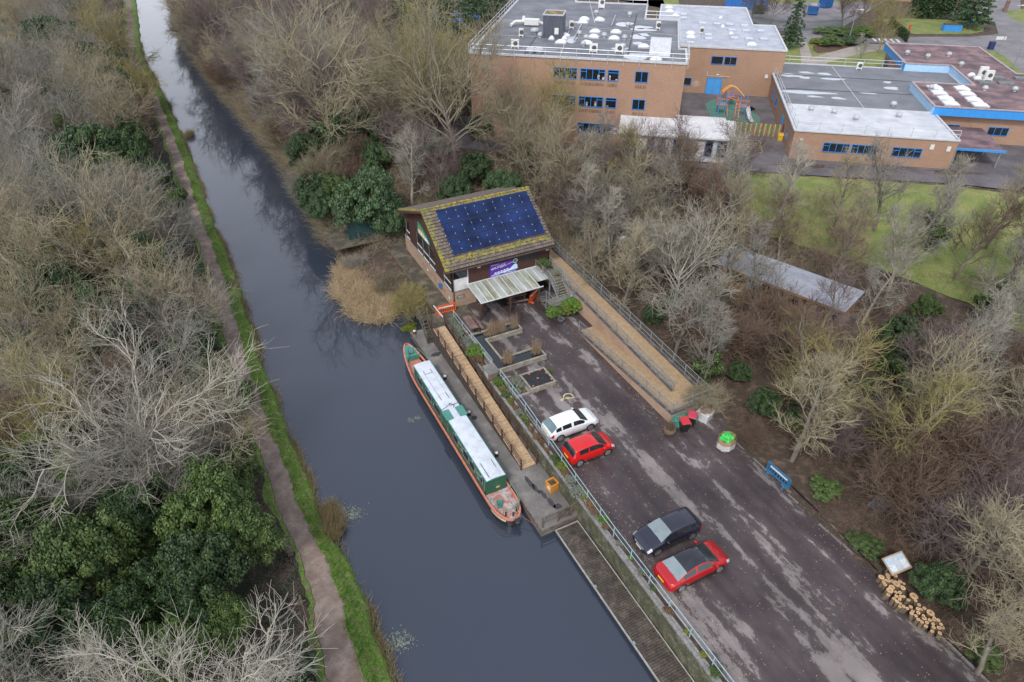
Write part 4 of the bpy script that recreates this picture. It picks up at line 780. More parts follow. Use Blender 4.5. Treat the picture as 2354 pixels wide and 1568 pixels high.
b = B(); b.box(4.2, 6.3, 15.9, 16.9, 16.2, 16.95); b.tube((2.9, 16.0, 16.6), (4.2, 16.4, 16.6), .22, .22, 10); b.tube((2.9, 16.0, 16.6), (2.4, 15.0, 16.3), .22, .22, 10); b.tube((4.0, 16.4, 16.7), (3.6, 19.0, 16.6), .22, .22, 10); b.tube((6.3, 16.4, 16.6), (8.2, 14.5, 16.5), .16, .16, 8); b.put('air_duct', acw, b1)
b = B(); b.hexa([(22.4, 2.6, 16.03), (25.0, 2.6, 16.03), (25.0, 5.6, 16.03), (22.4, 5.6, 16.03)], [(22.4, 2.6, 16.2), (25.0, 2.6, 16.2), (25.0, 5.6, 17.5), (22.4, 5.6, 17.5)]); b.box(22.4, 25.0, 5.6, 6.4, 16.03, 17.5); b.put('rooflight_box', cap, b1)
pud = M('roof_puddle', (.42, .44, .48), (.34, .36, .40), rough=.12, scale=2)
def puddle(t, x, y, rx, ry, z, seed):
    rr = random.Random(seed); b = B(); n = 22; b.add([(x + rx * math.cos(a) * (1 + .25 * math.sin(2 * a + seed) + .1 * math.sin(5 * a + seed)), y + ry * math.sin(a) * (1 + .2 * math.sin(3 * a + seed)), z) for a in np.linspace(0, 2 * math.pi, n + 1)[:-1]], [tuple(range(n))]); b.put('puddle', pud, t)
for k, (x, y, a_, c_) in enumerate([(18.3, 20, 1.2, 1.4), (21, 18.5, 1.2, 1.0), (21.2, 17, 1.6, .8), (20.6, 12.5, 1.0, 1.4), (21.3, 14, .9, .8), (11.8, 9.4, .9, 1.8), (21, 2.5, 1.8, 1.6), (9, 3.6, 1.4, .5), (12, 20, .9, .6), (14.3, 23.6, .5, .9), (20.8, 9, .8, .8), (7.6, 24, .6, 1.5), (18.6, 5.8, 1.2, .7)]): puddle(b1, x, y, a_, c_, 16.034, k)
lw = M('line_white', (.6, .6, .6), (.5, .5, .5)); dk = M('felt_seam', (.05, .05, .055), (.08, .08, .085))
b = B(); b.bar((11.5, .3, 16.05), (10.9, 14.5, 16.05), .07, .02); b.bar((14.0, 20, 16.05), (12.0, 33.5, 16.05), .07, .02); b.bar((.5, 19.5, 16.05), (26, 14.5, 16.05), .05, .02); b.bar((.3, 9.9, 16.05), (26, 10.9, 16.05), .05, .02); b.put('lightning_tape', lw, b1)
b = B(); b.bar((6.9, 0.3, 16.045), (6.9, 13, 16.045), .16, .02); b.bar((19.8, 3, 16.045), (19.8, 27, 16.045), .2, .02); b.put('seam', dk, b1)
b = B(); b.bar((12.2, 9, 16.2), (12.3, 19, 16.2), .12, .12); b.bar((16.6, 18, 16.2), (16.7, 25, 16.2), .1, .1); b.put('cable_tray', MATS['vent_grey'], b1)
b = B(); b.bar((26.6, -.3, 9.9), (27.1, -.3, 9.9), .14, .14); b.lathe((27.0, -.35, 9.55), [(.16, 0), (.16, .25), (.08, .33)], 8); b.put('security_camera', acw, b1)
# ---- second block
b2 = TB('school_building', 'two-storey brick school block with silvery flat roof behind the playground', 'building')
block(b2, [(23.2, 25.7), (42.7, 25.7), (42.7, 42.3), (39.1, 42.3), (39.1, 56.5), (23.6, 56.5)], 12, felt2)
for x0, x1, z0, z1, dv in ((31.9, 33.7, 9.67, 10.85, 1), (33.85, 35.7, 9.67, 10.85, 2), (28.2, 29.4, 6.3, 7.46, 1)): win(b2, x0, x1, z0, z1, 25.7, dv)
b = B(); b.box(31.85, 32.88, 25.6, 25.69, GZ, 7.5); b.box(32.92, 33.95, 25.6, 25.69, GZ, 7.5); d_ = b.put('door', M('door_blue', (.06, .30, .68), (.08, .34, .72), rough=.4), b2); b = B(); b.box(31.75, 31.85, 25.58, 25.7, GZ, 7.6); b.box(33.95, 34.05, 25.58, 25.7, GZ, 7.6); b.box(31.85, 33.95, 25.58, 25.7, 7.5, 7.6); b.put('door_frame', blue, b2)
for x, y in [(30.8, 42.0), (33.2, 42.0), (35.3, 41.8), (37.7, 41.6), (35.4, 37.8), (37.7, 37.8), (40.0, 38.0), (31.4, 33.8), (31.4, 31.0), (28.5, 28.0), (35.4, 32.3), (37.7, 32.2), (40.0, 32.4), (27.6, 45.5), (27.6, 48.5)]: skylight(b2, x, y, 12.03, 1.25, 1.25, True)
for x, y, r_ in [(28.6, 34.1, 1.5), (28.6, 31.5, 1.5), (37.8, 28.4, 1.5), (34.0, 46.6, .7), (34.0, 39.7, .7), (35.1, 34.9, .8), (25.0, 53.9, 1.5), (25.1, 50.6, 1.5), (26.2, 47.2, 1.2)]: skylight(b2, x, y, 12.03, r_, r_ * .9)
acunit(b2, 30.3, 34.5, 12.03, .5)
b = B(); b.add([(30.2 + .55 * math.cos(a), 25.69, 6.6 + .5 * math.sin(a)) for a in np.linspace(0, 2 * math.pi, 17)[:-1]], [tuple(range(16))]); b.put('chalk_ring', M('chalk', (.5, .4, .35), (.36, .22, .15), scale=6), b2)
b = B(); b.bar((31.6, 25.6, 8.6), (31.7, 25.6, 7.9), .05); b.bar((31.7, 25.6, 7.9), (35.1, 25.6, 7.9), .05); b.bar((33.0, 25.55, 8.15), (33.4, 25.55, 8.15), .15); b.put('cable_run', acw, b2)
b = B(); b.box(40.3, 40.75, 25.58, 25.7, 8.0, 8.5); b.put('wall_box', acw, b2)
# ---- low block
b3 = TB('school_building', 'single-storey brick school block with dark felt roof and a pale front strip', 'building')
block(b3, [(41.35, .3), (60.3, .3), (60.3, 9.9), (59.9, 20.9), (67.9, 20.9), (67.9, 31.0), (61.4, 32.0), (41.6, 32.0), (41.6, 25.6), (41.4, 25.5)], 8.7, felt3, par=.1)
b = B(); b.box(41.6, 60.1, .5, 10.4, 8.735, 8.765); b.box(41.5, 60.2, 10.4, 10.6, 8.74, 8.9); b.put('front_roof', felt4, b3)
for x0, x1 in ((45.1, 48.2), (48.45, 51.5), (53.2, 56.6)): win(b3, x0, x1, 6.33, 7.5, .3, 4, .4)
win(b3, 20.2, 21.4, 6.4, 7.6, 41.35, 1, ax='y'); win(b3, 16.6, 17.8, 6.4, 7.6, 41.35, 1, ax='y'); win(b3, 4.2, 5.4, 6.2, 7.4, 41.35, 1, ax='y')
b = B(); b.box(41.28, 41.34, 9.0, 10.4, GZ, 7.5); b.put('door', MATS['door_blue'], b3)
rails(b3, [(41.5, 25.0, 8.8), (41.5, .5, 8.8), (60.2, .5, 8.8)], down=0, step=2.6); rails(b3, [(41.7, 31.9, 8.8), (61.3, 31.9, 8.8)], down=0, step=3)
for x, y in [(44.4, 8.5), (47.2, 7.8), (49.5, 5.7), (55.2, 7.9), (55.6, 12.4)]: vent(b3, x, y, 8.77, .42)
acunit(b3, 54.8, 30.6, 8.73, .8)
for k, (x, y, a_, c_) in enumerate([(44.0, 25.2, 1.4, .9), (46.5, 27.2, 1.1, .5), (49.1, 27.0, 1.2, .6), (45.9, 24.3, .9, .5), (49.9, 24.4, 1.7, .5), (45.2, 16.8, 3.2, .8), (45.9, 15.0, .9, .4), (49.0, 14.8, .9, .5), (53.6, 18.1, 1.3, .4), (57.4, 21.2, 1.2, .7), (57.6, 24.2, .6, .5)]): puddle(b3, x, y, a_, c_, 8.734, 40 + k)
b = B(); b.bar((42, 25.6, 8.76), (67.5, 25.0, 8.76), .14, .03); b.bar((42, 18.2, 8.76), (59.6, 18.4, 8.76), .1, .03); b.put('black_pipe', dk, b3); b = B(); b.bar((51.0, 31.5, 8.76), (51.6, 10.8, 8.76), .08, .03); b.put('lightning_tape', lw, b3)
b = B(); b.box(57.3, 57.75, .2, .3, 7.5, 8.1); b.box(59.2, 59.65, .2, .3, 7.4, 8.0); b.put('wall_notice', acw, b3); b = B(); b.box(42.2, 42.45, .05, .3, 7.6, 7.8); b.put('security_camera', acw, b3)
# ---- blue-fascia block
b4 = TB('school_building', 'low school block with maroon flat roof edged by deep blue fascia and white pyramid rooflights', 'building')
P4 = [(59.8, 9.8), (96, 9.8), (96, 28.2), (76, 28.2), (76, 44), (61.5, 44), (61.5, 31.1), (68, 31.1), (68, 20.8), (59.8, 20.8)]
P4w = [(60.9, 10.6), (95, 10.6), (95, 27.8), (75.6, 27.8), (75.6, 43.6), (61.9, 43.6), (61.9, 31.3), (68.4, 31.3), (68.4, 21.0), (60.9, 21.0)]
b = B(); b.prism(P4w, GZ, 8.72); b.put('brick_wall', sbr, b4)
b = B(); b.prism(P4, 9.72, 9.8); b.put('roof', maroon, b4)
bf = B(); bp_ = B()
for i in range(len(P4)):
    p, q = P4[i], P4[(i + 1) % len(P4)]; light = i in (6, 7, 8, 9)
    (bp_ if light else bf).bar((p[0], p[1], 9.27), (q[0], q[1], 9.27), .1 + .003 * i, 1.1 + .004 * i)
bf.put('fascia', blue2, b4); bp_.put('pale_fascia', pblue, b4)
b = B()
for i in range(len(P4)): p, q = P4[i], P4[(i + 1) % len(P4)]; b.bar((p[0], p[1], 9.86), (q[0], q[1], 9.86), .3 + .003 * i, .1 + .003 * i)
b.put('roof_edge', M('edge_felt', (.30, .24, .25), (.4, .34, .34)), b4)
for x, y in [(62.1, 18.3), (65.7, 18.6), (62.0, 15.9), (65.6, 16.1), (62.1, 13.4), (65.6, 13.6), (62.1, 11.3), (65.7, 11.4)]:
    b = B(); b.box(x - .95, x + .95, y - .8, y + .8, 9.8, 9.98); o = b.put('rooflight', cap, b4); b = B(); b.add([(x - .85, y - .7, 9.98), (x + .85, y - .7, 9.98), (x + .85, y + .7, 9.98), (x - .85, y + .7, 9.98), (x, y, 10.4)], [(0, 1, 4), (1, 2, 4), (2, 3, 4), (3, 0, 4)]); b.put('pyramid', dome, o)
for x, y in [(68.6, 25.8), (68.9, 24.2), (76, 23.4)]: skylight(b4, x + .6, y, 9.8, 1.1, .8)
for x, y in [(63.1, 36.9), (65.7, 35.1), (69.3, 36.9), (69.4, 31.2), (68.6, 18.6), (72.5, 18.9), (61.4, 17.6)]: vent(b4, x, y, 9.8, .38)
for x, y in [(72.3, 25.3), (69.9, 22.1), (72.6, 22.4), (75.8, 25.4)]: b = B(); b.box(x - 1, x + 1, y - .6, y + .6, 9.8, 10.05); b.put('flat_rooflight', M('dull_green_box', (.12, .14, .14), (.18, .2, .2)), b4)
acunit(b4, 70.1, 24.7, 9.8, 1.1, .4, 1.5); acunit(b4, 70.6, 23.6, 9.8, 1.1, .4, 1.3)
win(b4, 40.5, 42.6, 6.2, 8.0, 61.9, 2, ax='y'); win(b4, 34.6, 36.0, 6.2, 8.0, 61.9, 1, ax='y'); win(b4, 62.5, 64.0, 6.3, 7.4, 10.6, 2); win(b4, 67.5, 70.0, 6.3, 7.4, 10.6, 3)
cw = TB('covered_walkway', 'low maroon-topped covered walkway between the pale roof strip and the blue-edged block', 'walkway'); b = B(); b.box(60.6, 66.3, 1.6, 9.7, 7.3, 7.45); b.put('roof', maroon, cw); b = B(); b.box(60.6, 66.4, 1.45, 1.55, 7.2, 7.48); b.put('fascia', blue2, cw)
for x, y in ((61, 1.8), (66, 1.8), (66, 6)): b = B(); b.box(x - .06, x + .06, y - .06, y + .06, 5.1, 7.3); b.put('post', galv, cw)
# ---- pale prefab with ribbed roof
pf = TB('prefab_classroom', 'pale prefabricated classroom with ribbed white roof against the foot of the tall brick block', 'building')
b = B(); b.box(20.2, 33.9, -3.0, -.05, GZ, 8.3); b.put('panel_wall', M('prefab_panel', (.52, .52, .50), (.60, .60, .58), rough=.6), pf)
rm = M('ribbed_sheet', (.50, .49, .50), (.62, .61, .61), rough=.5, scale=.6, detail=8)
b = B(); n = 46
for i in range(n):
    xa = 19.8 + i * 14.2 / n; xb = xa + 14.2 / n * .97; b.hexa([(xa, -3.4, 8.25), (xb, -3.4, 8.25), (xb, -.03, 9.35), (xa, -.03, 9.35)], [(xa, -3.4, 8.32), (xb, -3.4, 8.32), (xb, -.03, 9.42), (xa, -.03, 9.42)])
b.put('roof', rm, pf); b = B(); b.bar((19.8, -3.42, 8.28), (34.0, -3.42, 8.28), .08, .2); b.bar((19.78, -3.4, 8.3), (19.78, -.05, 9.4), .08, .2); b.bar((34.02, -3.4, 8.3), (34.02, -.05, 9.4), .08, .2); b.bar((27.1, -.05, 9.45), (34.0, -.05, 9.45), .12, .2); b.put('trim', white, pf)
for x0, x1 in ((23.4, 24.4), (24.8, 25.7), (26.6, 27.9), (28.4, 29.0), (30.5, 31.5), (32.0, 33.2)): win(pf, x0, x1, 5.9, 7.9, -3.0, 1)
b = B(); 
for i in range(16): xa = 27.2 + i * .36; b.hexa([(xa, .1, 9.0), (xa + .34, .1, 9.0), (xa + .34, 1.9, 9.2), (xa, 1.9, 9.2)], [(xa, .1, 9.06), (xa + .34, .1, 9.06), (xa + .34, 1.9, 9.26), (xa, 1.9, 9.26)])
b.put('rear_roof', rm, pf); b = B(); b.box(27.2, 32.9, .05, 1.9, GZ, 9.0); b.put('rear_wall', MATS['prefab_panel'], pf)
b = B(); b.add([(19.2 + .42 * math.cos(a), -.03, 7.3 + .45 * math.sin(a)) for a in np.linspace(0, 2 * math.pi, 17)[:-1]], [tuple(range(16))]); o = b.put('round_sign', white, b1); b = B(); b.add([(19.2 + .2 * math.cos(a) * (1 + .3 * math.cos(2 * a)), -.04, 7.3 + .22 * math.sin(a)) for a in np.linspace(0, 2 * math.pi, 17)[:-1]], [tuple(range(16))]); b.put('pink_mark', M('sign_pink', (.6, .08, .2), (.5, .06, .15)), o)
# ---- ground around the school
asph = M('yard_asphalt', (.085, .075, .08), (.15, .135, .14), rough=.85, scale=.35, world=True, detail=9, fine=(6, .2))
asph2 = M('road_asphalt', (.15, .14, .145), (.22, .205, .21), rough=.85, scale=.3, world=True, detail=8, fine=(5, .12))
lawn = M('lawn_turf', (.12, .165, .035), (.22, .22, .075), rough=.95, scale=.5, world=True, detail=9, fine=(7, .25), c3=(.16, .19, .05))
path = M('pale_path', (.27, .235, .20), (.34, .30, .26), rough=.9, scale=.5, world=True, fine=(6, .1))
def ds(name, pts, mat, dz, conv=FS): return drape(name, [conv(*p) for p in pts], mat, dz, flat=GZ)
ds('school_yard', [(14, -5.4), (38, -5.0), (60, -4.2), (75, -6), (100, -8), (100, 12), (14, 12), (14, 8), (-4, 8), (-4, -4)], asph, .02)
ds('playground', [(26.2, 12.01), (41.3, 12.01), (41.6, 25.7), (26.2, 25.7)], asph, .022)
ds('safety_surface', [(31.6, 20.3), (33.2, 23.3), (34.8, 23.8), (36.6, 22.8), (37.6, 20.5), (38.4, 18.2), (39.3, 15.5), (38.8, 11.5), (33.4, 11.2), (32.2, 15.2)], M('green_rubber', (.06, .17, .13), (.09, .22, .17), rough=.9, world=True), .03)
drape('lawn', wob([(25.5, 68), (26.5, 79.6), FS(35, -5.5), FS(47, -5.2), FS(60, -4.8), FS(72, -6.5), (76, 68), (74, 52), (58, 40), (47, 47), (44, 55), (37, 62)], .3, 1.5), lawn, .05, step=1.5)
z5 = lambda x, y: G(*Z5(x, y), GZ)
def dz5(name, pts, mat, dz): return drape(name, [z5(*p) for p in pts], mat, dz, flat=GZ)
dz5('back_car_park', [(350, -60), (1560, -60), (1400, 20), (1080, 215), (700, 210), (500, 140)], asph2, .02)
dz5('service_road', [(700, 250), (850, 205), (1300, 262), (1600, 250), (2000, 250), (2180, 232), (2160, 160), (2040, 100), (2060, 0), (2330, -60), (2330, 100), (2354, 150), (2600, 240), (2600, 560), (2354, 500), (2040, 312), (1420, 292), (880, 285), (720, 290)], asph2, .024)
dz5('garden_grass', [(690, 290), (880, 285), (1430, 300), (1430, 470), (1000, 520), (690, 480)], lawn, .03)
dz5('garden_path', [(835, 282), (890, 284), (925, 390), (1010, 365), (1250, 300), (1440, 300), (1400, 335), (1200, 375), (1030, 425), (980, 450), (850, 450), (850, 390)], path, .034)
dz5('garden_soil', [(930, 310), (1180, 300), (1230, 310), (1120, 345), (960, 362), (930, 340)], soil, .033)
dz5('front_lawn', [(1380, 130), (1560, 125), (1880, 135), (2010, 140), (2085, 185), (2080, 215), (1990, 232), (1620, 232), (1480, 205)], lawn, .03)
dz5('front_lawn', [(2230, 80), (2354, 60), (2700, 120), (2700, 170), (2354, 158), (2270, 130)], lawn, .03)
dz5('front_lawn', [(2095, 335), (2210, 370), (2345, 495), (2295, 498), (2050, 325)], lawn, .035)
dz5('field', [(-400, -130), (2200, -130), (1700, -40), (1400, 15), (1000, 12), (700, 22), (400, -20), (0, -20)], lawn, .034)
dz5('side_lawn', [(-900, -60), (-100, -60), (-60, 60), (60, 110), (20, 0), (-400, 0)], lawn, .036)
yl = M('yellow_marking', (.62, .50, .16), (.5, .42, .2))
b = B()
for k in range(5): b.bar((34.4, 1.6 + k * .9, 0), (38.2, 3.6 + k * .6, 0), .1, .006); b.bar((34.4, 5.6 - k * .9, 0.0008 * k + .001), (38.2, 4.6 - k * .8, .0008 * k + .001), .1, .006)
b.bar((38.3, 1.6, 0.006), (38.3, 6.0, .006), .18, .006); tag(b.put('yard_marking', yl, None, (SO[0], SO[1], GZ + .03), ST), 'yellow criss-cross keep-clear grid painted on the school yard', 'road marking')
b = B()
for k in range(5): b.box(k * 1.1, k * 1.1 + .55, -1.3, 1.3, 0, .006)
x, y = z5(1335, 270); tag(b.put('zebra_crossing', white, None, (x, y, GZ + .03), R(-11)), 'worn white zebra crossing stripes on the school road', 'road marking')
# ---- coloured fence
cf = TB('painted_fence', 'rainbow picket fence of red, green and yellow slats closing off the playground', 'fence')
cols = [M('slat_red', (.55, .05, .04), (.45, .04, .03)), M('slat_green', (.08, .28, .13), (.10, .32, .16)), M('slat_yellow', (.70, .52, .05), (.6, .45, .05))]
x = 33.0; k = 0
while x < 41.2: b = B(); b.box(x, x + .11, 7.37, 7.41, GZ + .1, 7.0); b.put('slat', cols[[0, 1, 2, 1][k % 4]], cf); x += .155; k += 1
b = B(); b.box(33, 41.3, 7.42, 7.46, 5.5, 5.58); b.box(33, 41.3, 7.42, 7.46, 6.65, 6.73); b.put('rail', blackpl, cf)
for x in (33, 35.9, 38.6, 41.25): b = B(); b.box(x - .04, x + .04, 7.42, 7.5, GZ, 7.05); b.put('post', blackpl, cf)
# ---- climbing frame with slide
cfm = TB('climbing_frame', 'orange and blue climbing frame with metal slide on green rubber', 'climbing frame')
ob = M('frame_orange', (.75, .22, .05), (.65, .18, .04), rough=.4); bb_ = M('frame_blue', (.10, .22, .50), (.14, .28, .55), rough=.4); yb_ = M('frame_yellow', (.85, .40, .03), (.8, .35, .03), rough=.4)
px_ = [(33.2, 15.2), (34.2, 15.4), (33.2, 17), (34.4, 17.4), (36.0, 14.8), (37.0, 15.2), (36.3, 16.6), (37.2, 17.0), (34.2, 20), (35.2, 20.4), (36.2, 19.6), (35.6, 21.4)]
for x, y in px_: b = B(); b.tube((x, y, GZ), (x, y, GZ + 2.9), .07, .07, 8); b.put('post', bb_, cfm)
for x, y in ((33.7, 16.2), (36.6, 15.9), (35.2, 20.4)): b = B(); b.box(x - .6, x + .6, y - .6, y + .6, GZ + 1.4, GZ + 1.48); b.put('platform', bb_, cfm)
for x, y in ((33.7, 16.2), (36.6, 15.9), (35.2, 20.4)):
    b = B()
    for k in range(6): b.tube((x - .7 + k * .28, y - .75, GZ + 1.5), (x - .7 + k * .28, y - .75, GZ + 2.4), .03, .03, 5); b.tube((x - .8, y - .7 + k * .28, GZ + 1.5), (x - .8, y - .7 + k * .28, GZ + 2.4), .03, .03, 5)
    b.bar((x - .8, y - .75, GZ + 2.4), (x + .8, y - .75, GZ + 2.4), .07); b.bar((x - .8, y - .75, GZ + 2.4), (x - .8, y + .8, GZ + 2.4), .07); b.bar((x - .8, y - .75, GZ + 1.5), (x + .8, y - .75, GZ + 1.5), .06); b.put('barrier', ob, cfm)
arcp = [(33.6 + 2.9 * t, 18.2 + 2.2 * math.sin(math.pi * t) - 1.5 * t, GZ + 2.7 + .5 * math.sin(math.pi * t)) for t in np.linspace(0, 1, 10)]
b = B(); b.path(arcp, .06, 6); b.path([(x + .1, y - .6, z) for x, y, z in arcp], .06, 6)
for p in arcp: b.tube(p, (p[0] + .1, p[1] - .6, p[2]), .03, .03, 5)
b.put('monkey_bars', yb_, cfm)
b = B(); b.path([(34.3, 17.2, GZ + 2.2), (36.2, 16.0, GZ + 2.0)], .06); b.path([(34.4, 17.4, GZ + 1.5), (35.2, 20.0, GZ + 1.2)], .05); b.path([(34.6, 15.0, GZ + .1), (34.4, 16.0, GZ + 1.5)], .05); b.path([(36.0, 13.4, GZ + .1), (36.0, 14.8, GZ + 2.2)], .05); b.path([(35.5, 13.4, GZ + .1), (35.5, 14.8, GZ + 2.2)], .05)
for k in range(6): b.path([(35.5, 13.4 + k * .25, GZ + .2 + k * .36), (36.0, 13.4 + k * .25, GZ + .2 + k * .36)], .035)
b.put('ladder', ob, cfm)
b = B(); sl3 = [(37.2, 15.6, GZ + 1.5), (37.35, 14.9, GZ + 1.1), (37.5, 14.0, GZ + .55), (37.7, 13.2, GZ + .3), (37.9, 12.6, GZ + .28)]
for p, q in zip(sl3[:-1], sl3[1:]):
    b.hexa([(p[0] - .25, p[1], p[2] - .03), (p[0] + .25, p[1], p[2] - .03), (q[0] + .25, q[1], q[2] - .03), (q[0] - .25, q[1], q[2] - .03)], [(p[0] - .25, p[1], p[2]), (p[0] + .25, p[1], p[2]), (q[0] + .25, q[1], q[2]), (q[0] - .25, q[1], q[2])]); b.bar((p[0] - .27, p[1], p[2] + .08), (q[0] - .27, q[1], q[2] + .08), .04, .16); b.bar((p[0] + .27, p[1], p[2] + .08), (q[0] + .27, q[1], q[2] + .08), .04, .16)
b.put('slide', M('slide_steel', (.65, .66, .68), (.55, .56, .58), rough=.3, metal=.4), cfm)
b = B(); b.obox((38.2, 18.4, GZ + .5), (.7, 2.2, .08), R(-25), 0, R(-24)); b.put('tread_ramp', blackpl, cfm)
b = B(); b.box(-.3, .3, -.25, .25, 0, .7); b.hexa([(-.33, -.3, .7), (.33, -.3, .7), (.33, .3, .8), (-.33, .3, .8)], [(-.33, -.2, .9), (.33, -.2, .9), (.33, .25, .95), (-.33, .25, .95)]); x, y = FS(41.0, 6.6); b.top('grit_bin', 'yellow grit bin against the corner of the low school block', 'bin', M('bin_yellow', (.75, .45, .02), (.65, .38, .02), rough=.5), (x, y, GZ + .03), ST)
# ---- beyond the school
def lamp(label, base, h, grp='street lamps around the school', z=GZ, arm=.7):
    x, y = base; t = T('street_lamp', label, 'lamp post', (x, y, z), R(-20), grp); b = B(); b.tube((0, 0, 0), (0, 0, 1.2), .12, .12, 8); b.tube((0, 0, 1.2), (0, 0, h), .075, .05, 8); b.put('post', galv, t)
    b = B(); b.bar((0, 0, h), (arm, 0, h + .12), .06); b.box(arm - .1, arm + .5, -.14, .14, h + .06, h + .2); b.put('lamp_head', white, t)
lamp('tall pale lamp post by the bend in the school road', z5(2178, 368), 8.3); lamp('lamp post at the right edge of the photo on the grass strip', z5(2275, 470), 6.2); lamp('lamp post among low shrubs at the green fence', z5(1175, 258), 5.2)
gf = T('metal_fence', 'dark green palisade fence along the back car park', 'fence'); fm = M('fence_green', (.03, .07, .055), (.05, .10, .08), rough=.6)
fp = [z5(520, 175), z5(700, 208), z5(885, 210), z5(1000, 205), z5(1120, 200)]
for p, q in zip(fp[:-1], fp[1:]):
    L = math.dist(p, q); n = int(L / .22); b = B()
    for i in range(n): x = p[0] + (q[0] - p[0]) * i / n; y = p[1] + (q[1] - p[1]) * i / n; b.box(x - .03, x + .03, y - .015, y + .015, GZ, GZ + 2.0)
    b.bar((p[0], p[1], GZ + 1.7), (q[0], q[1], GZ + 1.7), .05); b.bar((p[0], p[1], GZ + .4), (q[0], q[1], GZ + .4), .05); b.put('fence_panel', fm, gf)
# skips, containers
def skip(label, x, y, rz, L=5, name='skip', mat=None):
    t = T(name, label, 'skip', (x, y, GZ), rz); b = B(); mat = mat or M('skip_blue', (.02, .09, .28), (.03, .13, .36), rough=.5)
    b.hexa([(-L * .4, -.9, .1), (L * .4, -.9, .1), (L * .4, .9, .1), (-L * .4, .9, .1)], [(-L / 2, -1.05, 1.9), (L / 2, -1.05, 1.9), (L / 2, 1.05, 1.9), (-L / 2, 1.05, 1.9)]); 
    for k in range(6): xx = -L * .42 + k * L * .84 / 5; b.box(xx - .06, xx + .06, -1.12, 1.12, .3, 1.85)
    b.put('body', mat, t); b = B(); b.box(-L / 2 - .06, L / 2 + .06, -1.12, -.98, 1.9, 2.02); b.box(-L / 2 - .06, L / 2 + .06, .98, 1.12, 1.9, 2.02); b.put('rim', mat, t)
    b = B()
    for k in range(12): b.obox((random.uniform(-L * .35, L * .35), random.uniform(-.6, .6), 1.95), (random.uniform(.4, 1.5), .25, .15), random.random() * 3, 0, random.uniform(-.4, .6))
    b.put('rubbish', M('rubbish', (.3, .2, .12), (.5, .45, .4), scale=4), t)
x, y = z5(925, 96); skip('blue skip heaped with rubbish in the back car park', x, y, R(70), 3.6); x, y = z5(1010, 52); skip('darker blue skip standing behind the heaped skip', x, y, R(20), 2.6)
def container(label, x, y, rz, mat, L=6, h=2.6, w_=2.4):
    t = T('shipping_container', label, 'container', (x, y, GZ), rz); b = B(); b.box(-L / 2, L / 2, -w_ / 2, w_ / 2, .1, h)
    for k in range(int(L / .3)): xx = -L / 2 + .1 + k * .3; b.box(xx, xx + .15, -w_ / 2 - .04, w_ / 2 + .04, .2, h - .1)
    b.put('body', mat, t); b = B(); b.box(-L / 2 - .03, L / 2 + .03, -w_ / 2 - .03, w_ / 2 + .03, h, h + .06); b.put('roof', mat, t)
x, y = z5(475, 55); container('bright blue shipping container at the top edge behind the silvery roof', x, y, R(-8), M('container_blue', (.03, .15, .48), (.05, .2, .55), rough=.5), 9.5); x, y = z5(560, 92); container('small dark green container beside the blue one', x, y, R(-8), M('container_green', (.03, .08, .07), (.05, .11, .09)), 2.6, 1.8, 1.5)
for lb_, c, w_ in (('large blue timber planter on the front lawn', z5(1858, 208), 3.4), ('blue planter in the shade of the dark conifer', z5(1992, 160), 2.6)):
    t = T('blue_planter', lb_, 'planter', (*c, GZ), R(-8), 'blue planters on the front lawn'); b = B(); b.box(-w_ / 2, w_ / 2, -.8, .8, 0, 1.2)
    for k in range(4): b.box(-w_ / 2 - .03, w_ / 2 + .03, -.83, .83, .08 + k * .3, .3 + k * .3)
    b.put('box', blue2, t); b = B(); b.box(-w_ / 2 + .1, w_ / 2 - .1, -.7, .7, 1.2, 1.28); b.put('soil', soil, t)
x, y = z5(1565, 240); b = B(); b.tube((0, 0, 0), (.1, 0, 1.6), .14, .11, 8); b.obox((.1, 0, 1.7), (.5, .1, .5), .3); b.top('red_post', 'bright red post with small sign at the edge of the front lawn', 'post', M('post_bright_red', (.7, .03, .02), (.6, .02, .02)), (x, y, GZ))
x, y = z5(2125, 335); b = B(); b.box(-.45, .45, -.35, .35, 0, 1.25); b.hexa([(-.5, -.4, 1.25), (.5, -.4, 1.25), (.5, .4, 1.25), (-.5, .4, 1.25)], [(-.4, -.3, 1.45), (.4, -.3, 1.45), (.4, .3, 1.45), (-.4, .3, 1.45)]); b.top('litter_bin', 'dark blue litter bin on the pavement near the tall lamp post', 'bin', M('bin_navy', (.015, .03, .10), (.02, .04, .14)), (x, y, GZ))
x, y = z5(2180, 310); t = T('road_sign', 'white rectangular road sign beside the tall lamp post', 'sign', (x, y, GZ), R(-10)); b = B(); b.box(-.9, .9, -.04, 0, 1.1, 1.7); b.put('plate', white, t); b = B(); b.box(-.7, -.62, 0, .06, 0, 1.7); b.box(.62, .7, 0, .06, 0, 1.7); b.put('post', galv, t)
x, y = z5(1665, 20); t = T('brick_house', 'brick building cut by the top edge of the photo beyond the hedge', 'building', (x, y + 5, GZ), R(-8)); b = B(); b.box(-12, 12, -4, 4, 0, 3.2); b.put('wall', sbr, t); b = B(); b.hexa([(-12.4, -4.4, 3.2), (12.4, -4.4, 3.2), (12.4, 4.4, 3.2), (-12.4, 4.4, 3.2)], [(-12.4, -.2, 5.4), (12.4, -.2, 5.4), (12.4, .2, 5.4), (-12.4, .2, 5.4)]); b.put('roof', M('far_tiles', (.13, .08, .06), (.2, .13, .1)), t)
for k in range(6): f = B(); f.box(-9.6 + k * 3.6, -8.0 + k * 3.6, -4.06, -4.0, 1.1, 2.4); f.put('window', gl2, t)
x, y = z5(2225, 75); b = B(); b.box(-1.7, 1.7, -.3, .3, 0, 2.2); b.box(-1.8, 1.8, -.36, .36, 2.2, 2.3); b.top('brick_pillar', 'rusty red brick gate wall at the far end of the school road', 'wall', redbrick, (x, y, GZ), R(60))
